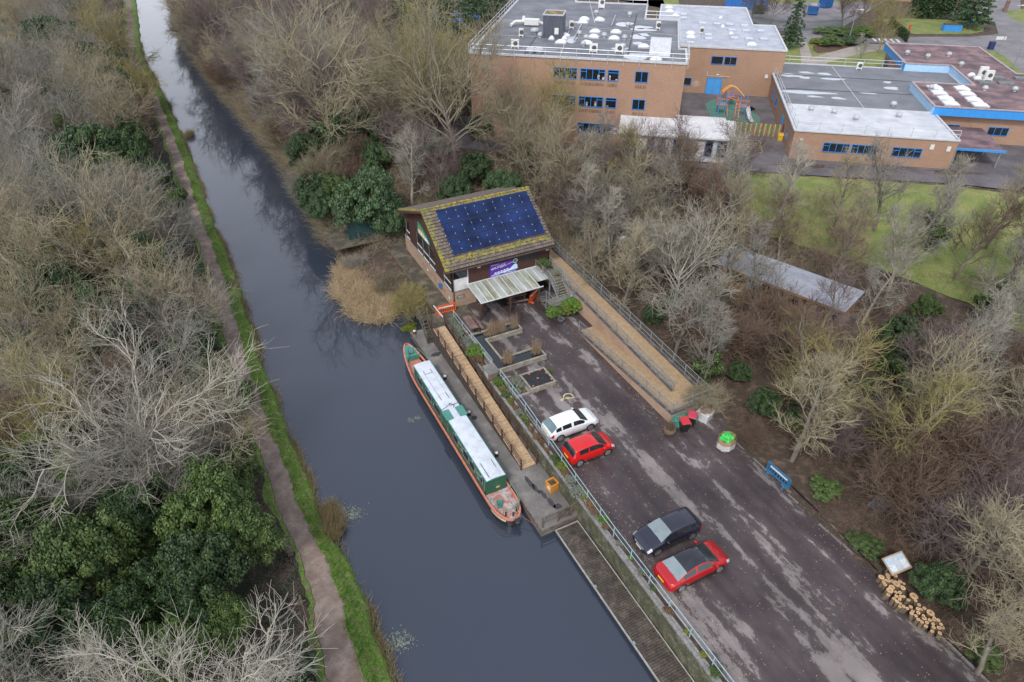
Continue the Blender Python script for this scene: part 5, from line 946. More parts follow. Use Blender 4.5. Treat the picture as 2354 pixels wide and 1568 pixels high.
mfn = T('sports_fence', 'bright blue boarded fence behind the dark pines', 'fence'); x0_, y0_ = G(915, 92, GZ); x1_, y1_ = G(1105, 82, GZ)
b = B(); b.bar((x0_, y0_, GZ + 2.2), (x1_, y1_, GZ + 2.2), .1, 4.4); b.put('blue_boarding', M('court_blue', (.01, .17, .55), (.02, .22, .62), rough=.5), mfn)
for k in range(9): b = B(); xx = x0_ + (x1_ - x0_) * k / 8; yy = y0_ + (y1_ - y0_) * k / 8; b.tube((xx, yy - .1, GZ), (xx, yy - .1, GZ + 4.5), .06, .06, 6); b.put('post', steel, mfn)
# ================================================================ NARROWBOAT (site frame, bow away from the camera)
BX = -5.62; nb = T('narrowboat', 'long green narrowboat with pale grey roof and salmon decks moored at the quay', 'boat', (*F(BX, -13.0), 0), TH)
hullb = M('hull_black', (.012, .013, .016), (.03, .03, .035), rough=.35, scale=2); salmon = M('salmon_paint', (.62, .22, .14), (.48, .17, .12), rough=.6, scale=3, fine=(14, .2))
bgreen = M('boat_green', (.012, .085, .05), (.018, .11, .065), rough=.3, scale=2); tgreen = M('teal_green', (.05, .20, .16), (.08, .26, .21), rough=.5, scale=3)
broof = M('boat_roof_grey', (.58, .62, .67), (.40, .42, .44), rough=.55, scale=1.6, detail=12, lo=.45, hi=.85, fine=(10, .08)); creaml = M('cream_line', (.62, .56, .36), (.55, .5, .32)); worn = M('worn_deck', (.42, .17, .12), (.45, .42, .42), rough=.8, scale=2.2, lo=.42, hi=.58, fine=(16, .3))
def hw(y):   # half width of the hull along its length (local y: +10.9 bow .. -10.9 stern)
    if y > 5.6: t = (y - 5.6) / 5.3; return 1.04 * math.sqrt(max(0, 1 - t ** 2.3)) * (1 - .12 * t)
    if y < -8.4: t = (-8.4 - y) / 2.5; return 1.04 * math.sqrt(max(0, 1 - t ** 2.6))
    return 1.04
def sheer(y): return .78 + (.55 * ((y - 6) / 4.9) ** 2 if y > 6 else 0) + (.08 * ((-8 - y) / 2.9) if y < -8 else 0)
def loft(y0, y1, n, zb, zt, inset=0.0, k0=1.0, k1=1.0, cap=False):
    b = B(); vs = []; ys_ = [y0 + (y1 - y0) * (1 - math.cos(math.pi * i / n)) / 2 for i in range(n + 1)]
    for y in ys_:
        h = max(.015, hw(y) - inset); vs += [(-h * k0, y, zb(y)), (-h * k1, y, zt(y)), (h * k1, y, zt(y)), (h * k0, y, zb(y))]
    fs = []
    for i in range(n):
        a = i * 4; fs += [(a, a + 1, a + 5, a + 4), (a + 2, a + 3, a + 7, a + 6)]
        if cap: fs.append((a + 1, a + 2, a + 6, a + 5))
    fs += [(0, 3, 2, 1), (n * 4, n * 4 + 1, n * 4 + 2, n * 4 + 3)]; return b.add(vs, fs)
loft(-10.9, 10.9, 60, lambda y: -.4, lambda y: sheer(y) - .16, 0, .93, 1.0).put('hull', hullb, nb)
for s in (-1, 1):
    b = B(); ys_ = [-10.88 + 21.76 * (1 - math.cos(math.pi * i / 60)) / 2 for i in range(61)]
    for p, q in zip(ys_[:-1], ys_[1:]):
        a, c = hw(p) + .01, hw(q) + .01; wd = .13
        b.hexa([(s * (a - wd), p, sheer(p) - .17), (s * a, p, sheer(p) - .17), (s * c, q, sheer(q) - .17), (s * (c - wd), q, sheer(q) - .17)][::s], [(s * (a - wd), p, sheer(p)), (s * a, p, sheer(p)), (s * c, q, sheer(q)), (s * (c - wd), q, sheer(q))][::s])
    b.put('gunwale', salmon, nb)
    b = B(); b.tube((s * 1.05, -8.2, .42), (s * 1.05, 5.4, .42), .04, .04, 6); b.put('rubbing_strake', hullb, nb)
loft(-10.75, -7.8, 24, lambda y: .3, lambda y: .56, .1, 1, 1, True).put('stern_deck', worn, nb)
loft(6.55, 9.6, 16, lambda y: .2, lambda y: .45, .1, 1, 1, True).put('well_deck', salmon, nb)
loft(9.25, 10.85, 18, lambda y: .4, lambda y: sheer(y) - .03, .06, 1, 1, True).put('foredeck', tgreen, nb)
b = B(); b.box(-.22, .22, 9.5, 9.85, 1.1, 1.2); b.put('foredeck_hatch', tgreen, nb)
b = B(); b.tube((0, 10.85, 1.25), (0, 11.05, 1.0), .07, .09, 8); b.tube((0, 10.7, 1.35), (0, 10.95, 1.28), .08, .08, 8); b.put('bow_fender', M('fender_red', (.6, .03, .04), (.5, .02, .03)), nb)
for (ya, yb_) in ((-7.85, 6.6),):
    b = B(); b.hexa([(-.86, ya, .62), (.86, ya, .62), (.86, yb_, .62), (-.86, yb_, .62)], [(-.75, ya, 1.98), (.75, ya, 1.98), (.75, yb_, 1.98), (-.75, yb_, 1.98)]); b.put('cabin', bgreen, nb)
b = B(); b.hexa([(-.80, -7.95, 1.985), (.80, -7.95, 1.985), (.80, 6.75, 1.985), (-.80, 6.75, 1.985)], [(-.78, -7.95, 2.03), (.78, -7.95, 2.03), (.78, 6.75, 2.03), (-.78, 6.75, 2.03)]); b.put('roof_rim', tgreen, nb)
b = B(); n = 8
for i in range(n):
    xa = -.73 + 1.46 * i / n; xb = -.73 + 1.46 * (i + 1) / n; za_ = 2.03 + .06 * (1 - (xa / .73) ** 2); zb_ = 2.03 + .06 * (1 - (xb / .73) ** 2)
    b.add([(xa, -7.93, za_), (xb, -7.93, zb_), (xb, 6.72, zb_), (xa, 6.72, za_)], [(0, 1, 2, 3)])
b.put('roof', broof, nb, smooth=True)
b = B(); b.box(-.33, .33, 2.1, 5.1, 2.09, 2.12); b.put('sliding_hatch', broof, nb); b = B(); b.box(-.34, -.31, 1.4, 5.5, 2.09, 2.115); b.box(.31, .34, 1.4, 5.5, 2.09, 2.115); b.box(-.34, .34, 4.95, 5.0, 2.12, 2.13); b.put('hatch_runner', M('dark_line', (.05, .05, .06), (.1, .1, .1)), nb)
b = B(); b.box(-.4, .4, -7.9, -6.9, 2.08, 2.13); b.put('stern_hatch', broof, nb); b = B(); b.box(-.45, -.42, -7.7, -6.2, 2.07, 2.11); b.box(.42, .45, -7.0, -6.2, 2.07, 2.11); b.put('stern_runner', MATS['dark_line'], nb)
for s in (-1, 1): b = B(); b.obox((s * .58, -.45, 2.12), (.62, 1.15, .04), 0, 0, 0); b.put('side_hatch', tgreen, nb)
b = B(); b.path([(-.75, .35, 2.06), (-.2, .5, 2.1), (.1, .75, 2.1), (.0, .45, 2.1), (.75, .6, 2.06)], .02, 5); b.path([(.1, .75, 2.1), (.35, .4, 2.1), (.2, .2, 2.1)], .03, 5); b.put('roof_rope', blackpl, nb)
def sx(z): return -(.86 - .11 * (z - .62) / 1.36)
for s in (-1, 1):
    for (a, c, z0, z1) in ((5.7, 4.5, 1.05, 1.75), (3.9, 2.5, 1.05, 1.75), (2.0, .6, 1.05, 1.75), (-2.0, -3.0, 1.05, 1.75), (-3.9, -4.9, 1.05, 1.75), (-5.1, -6.0, 1.05, 1.75), (-6.95, -7.4, 1.2, 1.7)):
        f = B(); e = .05
        def q4(bb, y0, y1, za_, zb_, o0): bb.add([(s * (-sx(za_) + o0), y0, za_), (s * (-sx(za_) + o0), y1, za_), (s * (-sx(zb_) + o0), y1, zb_), (s * (-sx(zb_) + o0), y0, zb_)], [(0, 1, 2, 3) if s < 0 else (3, 2, 1, 0)])
        q4(f, a, c, z0, z1, .012); f = f.put('window', M('window_steel', (.45, .5, .52), (.38, .42, .44), rough=.35), nb); g = B(); q4(g, a - e, c + e, z0 + e, z1 - e, .02); g.put('pane', gl2, f)
        g = B(); m_ = (a + c) / 2; q4(g, m_ + .1, m_ - .1, 1.82, 1.9, .012); g.put('vent', wt, nb)
    for (y0, y1) in ((6.45, .25), (-.95, -7.7)):
        for (a, c, z0, z1) in ((y0, y1, .80, .82), (y0, y1, 1.92, 1.94), (y0, y0 - .03, .82, 1.92), (y1 + .03, y1, .82, 1.92)): g = B(); q4(g, a, c, z0, z1, .008); g.put('coach_line', creaml, nb)
def boattext(s, size, y, z, mat=creaml):
    me = textmesh(s, size, .002); me.materials.append(mat); o = link('lettering', me, nb); o.location = (sx(z) - .015, y, z); o.rotation_euler = (R(90 - 4.6), 0, R(-90))
boattext('SERBALARA', .22, -3.02 + .0 - .0, 1.55); boattext('WILDSIDE', .22, -6.08, 1.55)
boattext('Activity Centre', .11, -6.1, 1.38, wt)
for y, z in ((-3.3, 1.3), (-6.3, 1.15), (2.35, 1.3)):
    g = B(); rr = random.Random(int(y * 10)); g.add([(sx(z) - .014, y - .1 - .55 * k / 11, z + .08 * math.sin(k / 11 * math.pi) * (1 if k < 12 else 1)) for k in range(12)] + [(sx(z) - .014, y - .1 - .55 * (11 - k) / 11, z - .05 * math.sin(k / 11 * math.pi)) for k in range(1, 11)], [tuple(range(22))]); g.put('painted_fish', M('paint_pale_blue', (.35, .5, .65), (.6, .68, .72), scale=14), nb)
# rear bulkhead, rails
b = B(); b.box(-.82, .82, -7.9, -7.86, .6, 1.97); b.put('rear_bulkhead', bgreen, nb); b = B(); b.box(.0, .28, -7.92, -7.9, .95, 1.1); b.put('brass_plate', M('brass', (.55, .38, .12), (.5, .35, .1), rough=.4), nb)
def srail(pts, h): 
    b = B(); b.path([(x, y, z + h) for x, y, z in pts], .028, 6)
    for p in (pts[0], pts[len(pts) // 2], pts[-1]): b.tube(p, (p[0], p[1], p[2] + h), .026, .026, 6)
    b.put('guard_rail', tgreen, nb)
srail([(-.9, -8.9, .8), (-.85, -9.6, .8), (-.6, -10.3, .84), (0, -10.5, .86), (.5, -10.2, .86)], .62); srail([(.95, -8.3, .8), (.93, -9.2, .8), (.8, -10.0, .84), (.55, -10.25, .86)], .6)
for s in (-1, 1): srail([(s * .9, 7.0, .85), (s * .85, 8.0, .95), (s * .62, 9.0, 1.05), (s * .25, 9.45, 1.15)], .6)
b = B(); b.bar((-.25, 9.45, 1.75), (.25, 9.45, 1.75), .05); b.put('guard_rail', tgreen, nb)
b = B(); b.box(-.55, -.25, -9.4, -9.1, .56, 1.2); b.box(-.5, -.3, -9.35, -9.15, 1.2, 1.3); b.put('control_box', tgreen, nb)
b = B(); b.path([(.3, -10.5, .8), (.25, -10.1, 1.3), (.2, -9.3, 1.4), (.18, -9.0, 1.35)], .025); b.put('tiller', tgreen, nb)
for x, y in ((-.35, -10.15), (.1, -10.4), (.5, -10.1)): b = B(); b.lathe((x, y, .56), [(.06, 0), (.05, .28), (.08, .34)], 8); b.put('mooring_post', hullb, nb)
b = B(); b.lathe((.15, -11.0, .4), [(.12, 0), (.25, .08), (.28, .3), (.2, .4)], 10); b.put('stern_fender', hullb, nb); b = B(); [b.tube((x, -10.7, .8), (x * .6 + .1, -11.0, .5), .02, .02, 5) for x in (-.1, .1, .3, .45)]; b.put('fender_chain', galv, nb)
b = B(); vs = [(hw(y) * s * 1.0 + s * .012, y) for s, y in ()]
for s in (-1, 1):
    ys_ = [-9.2 - 1.4 * i / 8 for i in range(9)]
    for p, q in zip(ys_[:-1], ys_[1:]): b.add([(s * (hw(p) + .014), p, sheer(p) - .36), (s * (hw(q) + .014), q, sheer(q) - .36), (s * (hw(q) + .016), q, sheer(q) - .18), (s * (hw(p) + .016), p, sheer(p) - .18)], [(0, 1, 2, 3) if s < 0 else (3, 2, 1, 0)])
b.put('cream_band', creaml, nb)
# ropes
def rope(name, label, pts, mat, r=.02):
    b = B(); b.path(pts, r, 5); return b.top(name, label, 'rope', mat)
def sag(p, q, d, n=10): return [(p[0] + (q[0] - p[0]) * t, p[1] + (q[1] - p[1]) * t, p[2] + (q[2] - p[2]) * t - d * 4 * t * (1 - t)) for t in np.linspace(0, 1, n)]
p = F(-5.2, -23.5); q = F(-4.1, -25.2); rope('mooring_rope', 'red-brown mooring rope from the stern of the boat to the quay end', sag((*p, .85), (*q, .63), .25), M('rope_brown', (.25, .09, .06), (.2, .08, .05)))
p = F(-4.08, -12.7); q = F(-4.75, -11.4); rope('mooring_rope', 'dark mooring rope from the middle bollard to the boat', sag((*p, .8), (*q, 1.9), .1), blackpl, .015)
p = F(-4.08, -.1); q = F(-4.3, -1.8); rope('mooring_rope', 'rusty rope trailing from the far corner bollard down the quay edge', sag((*p, .85), (*q, .45), .05), MATS['rope_brown'], .025)
# ================================================================ CARS
tyre = M('tyre_rubber', (.015, .015, .016), (.025, .025, .025), rough=.8); cglass = glassmat('car_glass', (.015, .022, .026), .04, .9); rimm = M('alloy', (.50, .50, .52), (.36, .36, .38), rough=.3, metal=.6)
def car(label, x, y, face, L, W, H, wb, rear, prof, wt_, mat, belt, sidew, wscr, rscr, wc=(.03, .045, .05), rc=(.10, .15, .16), roofglass=False, frontlights=None, plate=(.75, .50, .02), dirty=None, rails_=False, rails_m=None, grey_rim=False):
    """prof: (x from rear, top z) list; belt list; wt_: half width of roof; sidew: list of (x0,x1) side windows"""
    px, py = F(x, y); t = T('parked_car', label, 'car', (px, py, 2.205), TH + (0 if face > 0 else math.pi), 'cars parked along the blue handrail')
    xs = sorted(set([round(v, 3) for v in np.linspace(0, L, 46)] + [round(v, 3) for w_ in sidew for v in w_] + list(wscr) + list(rscr)))
    px_, pz_ = zip(*prof); bx_, bz_ = zip(*belt); cab0, cab1 = rscr[0], wscr[1]
    def sm(v, xs_, zs_):  # smoothed interpolation
        return float(np.mean([np.interp(v + d, xs_, zs_) for d in (-.07, -.035, 0, .035, .07)]))
    rows = []
    for v in xs:
        e = min(1, v / .35) if v < .35 else (min(1, (L - v) / .55) if v > L - .55 else 1.)
        w = W / 2 * (.80 + .20 * math.sqrt(max(0, 1 - (1 - e) ** 2))); top = sm(v, px_, pz_); bl = min(sm(v, bx_, bz_), top - .02); zb = .2 + .16 * (1 - e)
        k = max(0, min(1, (top - bl - .05) / (H - belt[len(belt) // 2][1] - .05))); wr = w * .86 * (1 - k) + wt_ * k
        if v < .02 or v > L - .02: top = max(top, bl + .01)
        pt = [(0, zb), (w * .86, zb), (w * .97, zb + .1), (w, min(.58, bl - .12)), (w * .985, bl - .06), (w * .955, bl)]
        for q in (.18, .85, 1.0): pt.append((w * .955 + (wr - w * .955) * q, bl + (top - .06 * k - .012 - bl) * q))
        pt += [(wr * .82, top - .012 * k - .004), (wr * .4, top + .008), (0, top + .014)]
        rows.append([(v, yy, zz) for yy, zz in pt])
    nk = len(rows[0]); full = [r + [(p[0], -p[1], p[2]) for p in r[::-1]][1:-1] for r in rows]; m = len(full[0])
    off = L / 2
    V = [(p[0] - off, -p[1], p[2]) for r in full for p in r]
    sel = {}
    def put(key, i, j): sel.setdefault(key, []).append((i, j))
    for i in range(len(xs) - 1):
        c = (xs[i] + xs[i + 1]) / 2
        for j in range(m):
            kk = j if j < nk - 1 else m - 1 - j   # strip index from the bottom
            side = 'r' if j < nk - 1 else 'l'; key = 'body'
            if kk == 6:
                for n_, w_ in enumerate(sidew):
                    if w_[0] + .035 <= c <= w_[1] - .035: key = 'side' + side + str(n_)
            if kk >= 8:
                if wscr[0] <= c <= wscr[1]: key = 'windscreen'
                if rscr[0] <= c <= rscr[1]: key = 'rear_window'
                if roofglass and rscr[1] < c < wscr[0]: key = 'roof_panel'
            if kk in (6, 7) and (wscr[0] + .08 <= c <= wscr[1]) and key == 'body': key = 'body'
            if kk in (4, 5, 6) and c > L - .42 and c < L - .05: key = 'headlight' + side
            if kk in (3, 4) and c < .26: key = 'tail_light' + side
            put(key, i, j)
    nrm = {}
    def mk(key, name, mt, offs):
        fs = [(i * m + j, i * m + (j + 1) % m, (i + 1) * m + (j + 1) % m, (i + 1) * m + j) for i, j in sel.get(key, [])]
        if not fs: return None
        used = sorted(set(q for f in fs for q in f)); mp_ = {u: k for k, u in enumerate(used)}
        vs = [Vector(V[u]) for u in used]
        if offs:
            cc = Vector((0, 0, .6)); vs = [v + (Vector((v.x * .15, v.y, v.z - .5)).normalized()) * offs for v in vs]
        b = B(); b.add(vs, [tuple(mp_[q] for q in f) for f in fs])
        return b.put(name, mt, t, smooth=True)
    sel['body'] = [(i, j) for v in list(sel.values()) for i, j in v]   # closed shell; glass sits just proud of it
    bd = mk('body', 'body', mat, 0); bm = bmesh.new(); bm.from_mesh(bd.data)
    bmesh.ops.remove_doubles(bm, verts=bm.verts, dist=.0004)
    es = [e_ for e_ in bm.edges if e_.is_boundary]; bmesh.ops.holes_fill(bm, edges=es, sides=0); bmesh.ops.recalc_face_normals(bm, faces=bm.faces[:]); bm.to_mesh(bd.data); bm.free()
    for key in sel:
        if key == 'body': continue
        if key.startswith('side'): mk(key, 'side_window', cglass, .008)
        elif key == 'windscreen': mk(key, 'windscreen', glassmat('screen_glass_%d' % int(wc[0] * 1000), wc, .05, 1.), .008)  # per-car base colour carries a painted reflection: pale for sky, dark for trees
        elif key == 'rear_window': mk(key, 'rear_window', glassmat('screen_glass_%d' % int(rc[0] * 1000), rc, .05, 1.), .008)  # pale rear screens have the sky's reflection painted into the glass colour
        elif key == 'roof_panel': mk(key, 'glass_roof', M('dark_glass_roof', (.02, .022, .028), (.03, .032, .04), rough=.06), .006)
        elif key.startswith('head'): mk(key, 'headlight', M('headlamp', (.55, .57, .6), (.4, .42, .45), rough=.15), .006)
        else: mk(key, 'tail_light', M('tail_lamp', (.5, .01, .01), (.38, .01, .01), rough=.2), .006)
    for wx in (rear, rear + wb):
        for s in (-1, 1):
            c = (wx - off, s * (W / 2 - .10), .315); a = B(); a.tube((c[0], s * (W / 2 - .25), .33), (c[0], s * (W / 2 + .006), .33), .365, .365, 20); a.put('wheel_arch', blackpl, t)
            wh = B(); wh.tube((c[0], c[1] - .1, c[2]), (c[0], c[1] + .1 + .02 * s, c[2]), .315, .315, 20); w0 = wh.put('wheel', tyre, t); 
            rm_ = B(); yo = s * (W / 2 + .012); rm_.tube((c[0], yo - .01 * s, .315), (c[0], yo + .006 * s, .315), .075, .075, 10)
            for k in range(5 if not grey_rim else 10):
                a_ = k * 2 * math.pi / (5 if not grey_rim else 10); rm_.bar((c[0], yo, .315), (c[0] + .21 * math.cos(a_), yo, .315 + .21 * math.sin(a_)), .02, .07)
            for k in range(20): a0 = k * math.pi / 10; a1 = a0 + math.pi / 10; rm_.bar((c[0] + .215 * math.cos(a0), yo, .315 + .215 * math.sin(a0)), (c[0] + .215 * math.cos(a1), yo, .315 + .215 * math.sin(a1)), .02, .04)
            rm_.put('rim', rimm, w0)
    b = B(); zp = .78 if prof[1][1] > .8 else .7; b.box(-off - .035, -off - .01, -.26, .26, .62, .74); b.put('number_plate', M('plate_yellow', (.75, .50, .02), (.7, .45, .02)), t)
    b = B(); b.box(off - .005, off + .02, -.26, .26, .36, .47); b.put('number_plate', M('plate_white', (.7, .7, .68), (.65, .65, .62)), t)
    for s in (-1, 1): b = B(); mx_ = wscr[1] - .38 - off; b.obox((mx_, s * (W / 2 + .07), belt[len(belt) // 2][1] + .06), (.12, .2, .13)); b.put('door_mirror', mat, t)
    hm = M('trim_line', (.02, .02, .02), (.03, .03, .03), rough=.5)
    b = B()
    for s in (-1, 1):
        for w_ in sidew[1:]: xx = w_[0] - .03 - off; b.box(xx - .006, xx + .006, s * W / 2 * .995 - .004, s * W / 2 * .995 + .004, .34, belt[len(belt) // 2][1] - .1)
        b.box(rear + .4 - off, rear + wb - .4 - off, s * W / 2 - .02, s * W / 2 - .0, .2, .25)
    b.put('door_seam', hm, t)
    b = B()
    def topz(v): return sm(v, px_, pz_) + .012
    for v in (wscr[0], wscr[1], L - .42) + ((rscr[0], rscr[1]) if rear else ()):
        hwid = W / 2 * (.80 if v > wscr[1] - .05 else .66); b.add([(v - off - .012, -hwid, topz(v) - .03), (v - off + .012, -hwid, topz(v) - .03), (v - off + .012, -hwid * .5, topz(v) + .008), (v - off - .012, -hwid * .5, topz(v) + .008), (v - off + .012, hwid * .5, topz(v) + .008), (v - off - .012, hwid * .5, topz(v) + .008), (v - off + .012, hwid, topz(v) - .03), (v - off - .012, hwid, topz(v) - .03)], [(0, 1, 2, 3), (3, 2, 4, 5), (5, 4, 6, 7)])
    b.put('panel_gap', hm, t)
    b = B(); b.box(off - .12, off + .004, -.5, .5, .26, .5); b.put('grille', hm, t)
    if face < 0 or label.find('dark') >= 0: b = B(); b.box(off - .05, off + .012, -.45, .45, .55, .60); b.put('chrome_bar', M('chrome', (.6, .6, .6), (.5, .5, .5), rough=.15, metal=.8), t)
    b = B(); b.bar((wscr[1] - off - .06, -.55, belt[-2][1] + .08), (wscr[1] - off - .04, .1, belt[-2][1] + .1), .03); b.put('wiper', hm, t)
    return t
car('white hatchback estate parked beyond the bright red hatchback', .12 + 2.15 - .80, -19.18, 1, 4.30, 1.72, 1.46, 2.60, .84,
    [(0, .62), (.06, .94), (.16, 1.0), (.62, 1.36), (1.2, 1.44), (2.2, 1.46), (2.62, 1.40), (3.22, 1.02), (3.5, .97), (3.95, .86), (4.2, .70), (4.3, .56)], .60, paint('car_white', (.78, .79, .80), var=.98),
    [(0, .55), (.2, .93), (2.2, .92), (3.3, .90), (3.9, .80), (4.3, .5)], [(.5, 1.0), (1.06, 1.86), (1.94, 2.95)], (2.6, 3.26), (.14, .62), rc=(.12, .19, .20))
car('small bright red hatchback with red roof, parked beside the white car', .13 + 1.87 - .66, -21.98, 1, 3.74, 1.68, 1.55, 2.36, .66,
    [(0, .6), (.05, .92), (.14, 1.05), (.40, 1.46), (1.0, 1.53), (1.9, 1.54), (2.3, 1.46), (2.98, 1.06), (3.2, 1.0), (3.5, .88), (3.68, .72), (3.74, .58)], .60, paint('car_red', (.60, .008, .008)),
    [(0, .55), (.2, .98), (1.9, .95), (2.9, .92), (3.4, .80), (3.74, .5)], [(.62, 1.42), (1.5, 2.72)], (2.26, 2.98), (.12, .38), rc=(.02, .025, .03), grey_rim=True)
car('dark navy hatchback facing the water, second from the near end', 1.9, -30.55, -1, 4.42, 1.80, 1.50, 2.685, .88,
    [(0, .62), (.06, .96), (.18, 1.06), (.55, 1.38), (1.2, 1.47), (2.1, 1.50), (2.55, 1.42), (3.3, 1.02), (3.6, .96), (4.05, .84), (4.32, .68), (4.42, .54)], .60, paint('car_navy', (.016, .018, .032)),
    [(0, .55), (.2, .98), (2.2, .94), (3.3, .90), (4.0, .78), (4.42, .5)], [(.62, 1.1), (1.16, 1.95), (2.03, 3.0)], (2.5, 3.32), (.16, .56), wc=(.24, .29, .30), rc=(.02, .025, .03))
car('sleek red saloon with black glass roof, nearest car to the camera', .24 + 2.345 - .86, -33.22, 1, 4.70, 1.86, 1.43, 2.875, .90,
    [(0, .62), (.05, .92), (.55, 1.0), (1.35, 1.30), (2.0, 1.42), (2.5, 1.43), (2.9, 1.36), (3.72, .98), (4.0, .92), (4.4, .78), (4.6, .66), (4.7, .52)], .58, paint('car_deep_red', (.42, .004, .008)),
    [(0, .55), (.3, .92), (2.2, .90), (3.6, .86), (4.2, .76), (4.7, .48)], [(1.0, 1.95), (2.02, 3.25)], (2.8, 3.74), (.6, 1.32), rc=(.24, .28, .31), roofglass=True)
# ================================================================ VEGETATION
def norm(a): return a / np.maximum(np.linalg.norm(a, axis=-1, keepdims=True), 1e-9)
def grow(P, D, L, K, wander, up, rg):
    """polyline branches: P start, D direction, L length"""
    n = len(P); out = np.zeros((n, K + 1, 3)); out[:, 0] = P; d = norm(D)
    for k in range(K):
        d = norm(d + rg.normal(0, wander, (n, 3)) + np.array([0, 0, up])); out[:, k + 1] = out[:, k] + d * (L / K)[:, None]
    return out
def kids(path, n, t0, t1, ang, rg, jit=.25):
    N_, K1, _ = path.shape; K = K1 - 1; t = t0 + (t1 - t0) * ((np.arange(n)[None, :] + rg.random((N_, n))) / n); s = t * K; i = np.minimum(s.astype(int), K - 1); f = (s - i)[..., None]; r = np.arange(N_)[:, None]
    a = path[r, i]; b = path[r, i + 1]; P = a + (b - a) * f; d = norm(b - a); rnd = norm(rg.normal(0, 1, d.shape)); side = norm(np.cross(d, rnd)); an = (ang + rg.normal(0, jit * ang, (N_, n)))[..., None]
    return P.reshape(-1, 3), (d * np.cos(an) + side * np.sin(an)).reshape(-1, 3), t.reshape(-1), np.repeat(np.arange(N_), n)
def tubes(path, r0, r1, S=3):
    n, K1, _ = path.shape; t = norm(np.diff(path, axis=1)); t = np.concatenate([t, t[:, -1:]], 1); ref = np.where(np.abs(t[..., 2:3]) > .9, np.array([1., 0, 0]), np.array([0, 0, 1.])); a = norm(np.cross(t, ref)); b = np.cross(t, a)
    rad = (r0[:, None] + (r1 - r0)[:, None] * np.linspace(0, 1, K1)[None, :])[..., None]; V = []
    for s in range(S): th = 2 * math.pi * s / S; V.append(path + (a * math.cos(th) + b * math.sin(th)) * rad)
    V = np.stack(V, 2).reshape(-1, 3); base_ = (np.arange(n)[:, None] * K1 + np.arange(K1 - 1)[None, :]) * S; Fs = []
    for s in range(S): s2 = (s + 1) % S; Fs.append(np.stack([base_ + s, base_ + s2, base_ + S + s2, base_ + S + s], -1).reshape(-1, 4))
    return V, np.concatenate(Fs)
def merge(parts):
    Vs, Fs, o = [], [], 0
    for V, Fc in parts: Vs.append(V); Fs.append(Fc + o); o += len(V)
    return np.concatenate(Vs), np.concatenate(Fs)
bark = M('bark', (.13, .11, .085), (.22, .20, .155), rough=.95, scale=3, stretch=(1, 1, .3), rnd=.2)
def twigmat(nm, c): return M(nm, c, tuple(x * .7 for x in c), rough=.9, scale=.9, rnd=.16, lo=.35, hi=.65)
TW = dict(grey=twigmat('grey_twigs', (.29, .27, .225)), tan=twigmat('tan_twigs', (.34, .29, .19)), lichen=twigmat('lichen_twigs', (.35, .30, .12)), purple=twigmat('purple_brown_twigs', (.21, .155, .145)), pale=twigmat('pale_twigs', (.40, .37, .30)), brown=twigmat('brown_twigs', (.20, .135, .095)))
def bare(seed, H=11., Rr=5., style='dome', dens=1.):
    rg = np.random.default_rng(seed); tr = grow(np.array([[0, 0, -.3]]), np.array([[rg.normal(0, .08), rg.normal(0, .08), 1.]]), np.array([H * (.5 if style == 'dome' else .8)]), 7, .07, .05, rg)
    n1 = {'dome': 13, 'thin': 16, 'shrub': 16}[style]; tr_r = .018 * H
    if style == 'shrub':   # many stems from the ground
        a = rg.random(n1) * 6.283; e = rg.uniform(.9, 1.4, n1); D = np.stack([np.cos(a) * np.cos(e), np.sin(a) * np.cos(e), np.sin(e)], 1); P = np.zeros((n1, 3)); P[:, :2] = D[:, :2] * .4; P[:, 2] = -.2; L = H * rg.uniform(.75, 1.05, n1)
        l1 = grow(P, D, L, 6, .10, -.005, rg); t1 = np.full(n1, .5); r1 = np.full(n1, .05)
        k2 = int(11 * dens)
    else:
        t = np.linspace(.34 if style == 'dome' else .22, 1., n1) ** 1.0; s = t * 7; i = np.minimum(s.astype(int), 6); P = tr[0, i] + (tr[0, i + 1] - tr[0, i]) * (s - i)[:, None]
        a = np.arange(n1) * 2.4 + rg.normal(0, .4, n1); el = (.35 + .75 * t) if style == 'dome' else (.5 + .5 * t); D = np.stack([np.cos(a) * np.cos(el), np.sin(a) * np.cos(el), np.sin(el)], 1)
        L = (Rr / np.cos(np.minimum(el, 1.05))) * .82 * rg.uniform(.8, 1.1, n1) if style == 'dome' else Rr * rg.uniform(.8, 1.2, n1) * (1.35 - .6 * t)
        L = np.minimum(L, H * .72); l1 = grow(P, D, L, 7, .17, .03 if style == 'dome' else .05, rg); r1 = (.0085 * H if style == 'dome' else .0055 * H) * np.ones(n1); k2 = int((8 if style == 'dome' else 6) * dens)
    LL = L
    P, D, t, idx = kids(l1, k2, .22, 1., .62, rg); L2 = LL[idx] * (.52 - .25 * t) * rg.uniform(.8, 1.2, len(t)) + .3; l2 = grow(P, D, L2, 5, .2, .06, rg)
    P, D, t, idx = kids(l2, int(6 * dens) if style != 'thin' else 4, .15, 1., .65, rg); L3 = L2[idx] * (.55 - .2 * t) * rg.uniform(.8, 1.25, len(t)) + .2; l3 = grow(P, D, L3, 3, .25, .08, rg)
    P, D, t, idx = kids(l3, 3, .2, 1., .6, rg); L4 = L3[idx] * .6 * rg.uniform(.8, 1.4, len(t)) + .2; l4 = grow(P, D, L4, 2, .15, .1, rg)
    o = np.ones
    tm = [tubes(l1, r1, r1 * .28, 5)]
    if style != 'shrub': tm.append(tubes(tr, o(1) * tr_r, o(1) * tr_r * .4, 8))
    Vt, Ft = merge(tm); Vc, Fc_ = merge([tubes(l2, o(len(l2)) * .036, o(len(l2)) * .018, 4), tubes(l3, o(len(l3)) * .021, o(len(l3)) * .011, 3), tubes(l4, o(len(l4)) * .014, o(len(l4)) * .008, 3)])
    return npmesh('trunk', Vt, Ft, bark), npmesh('crown', Vc, Fc_, TW['grey']), l1, tr
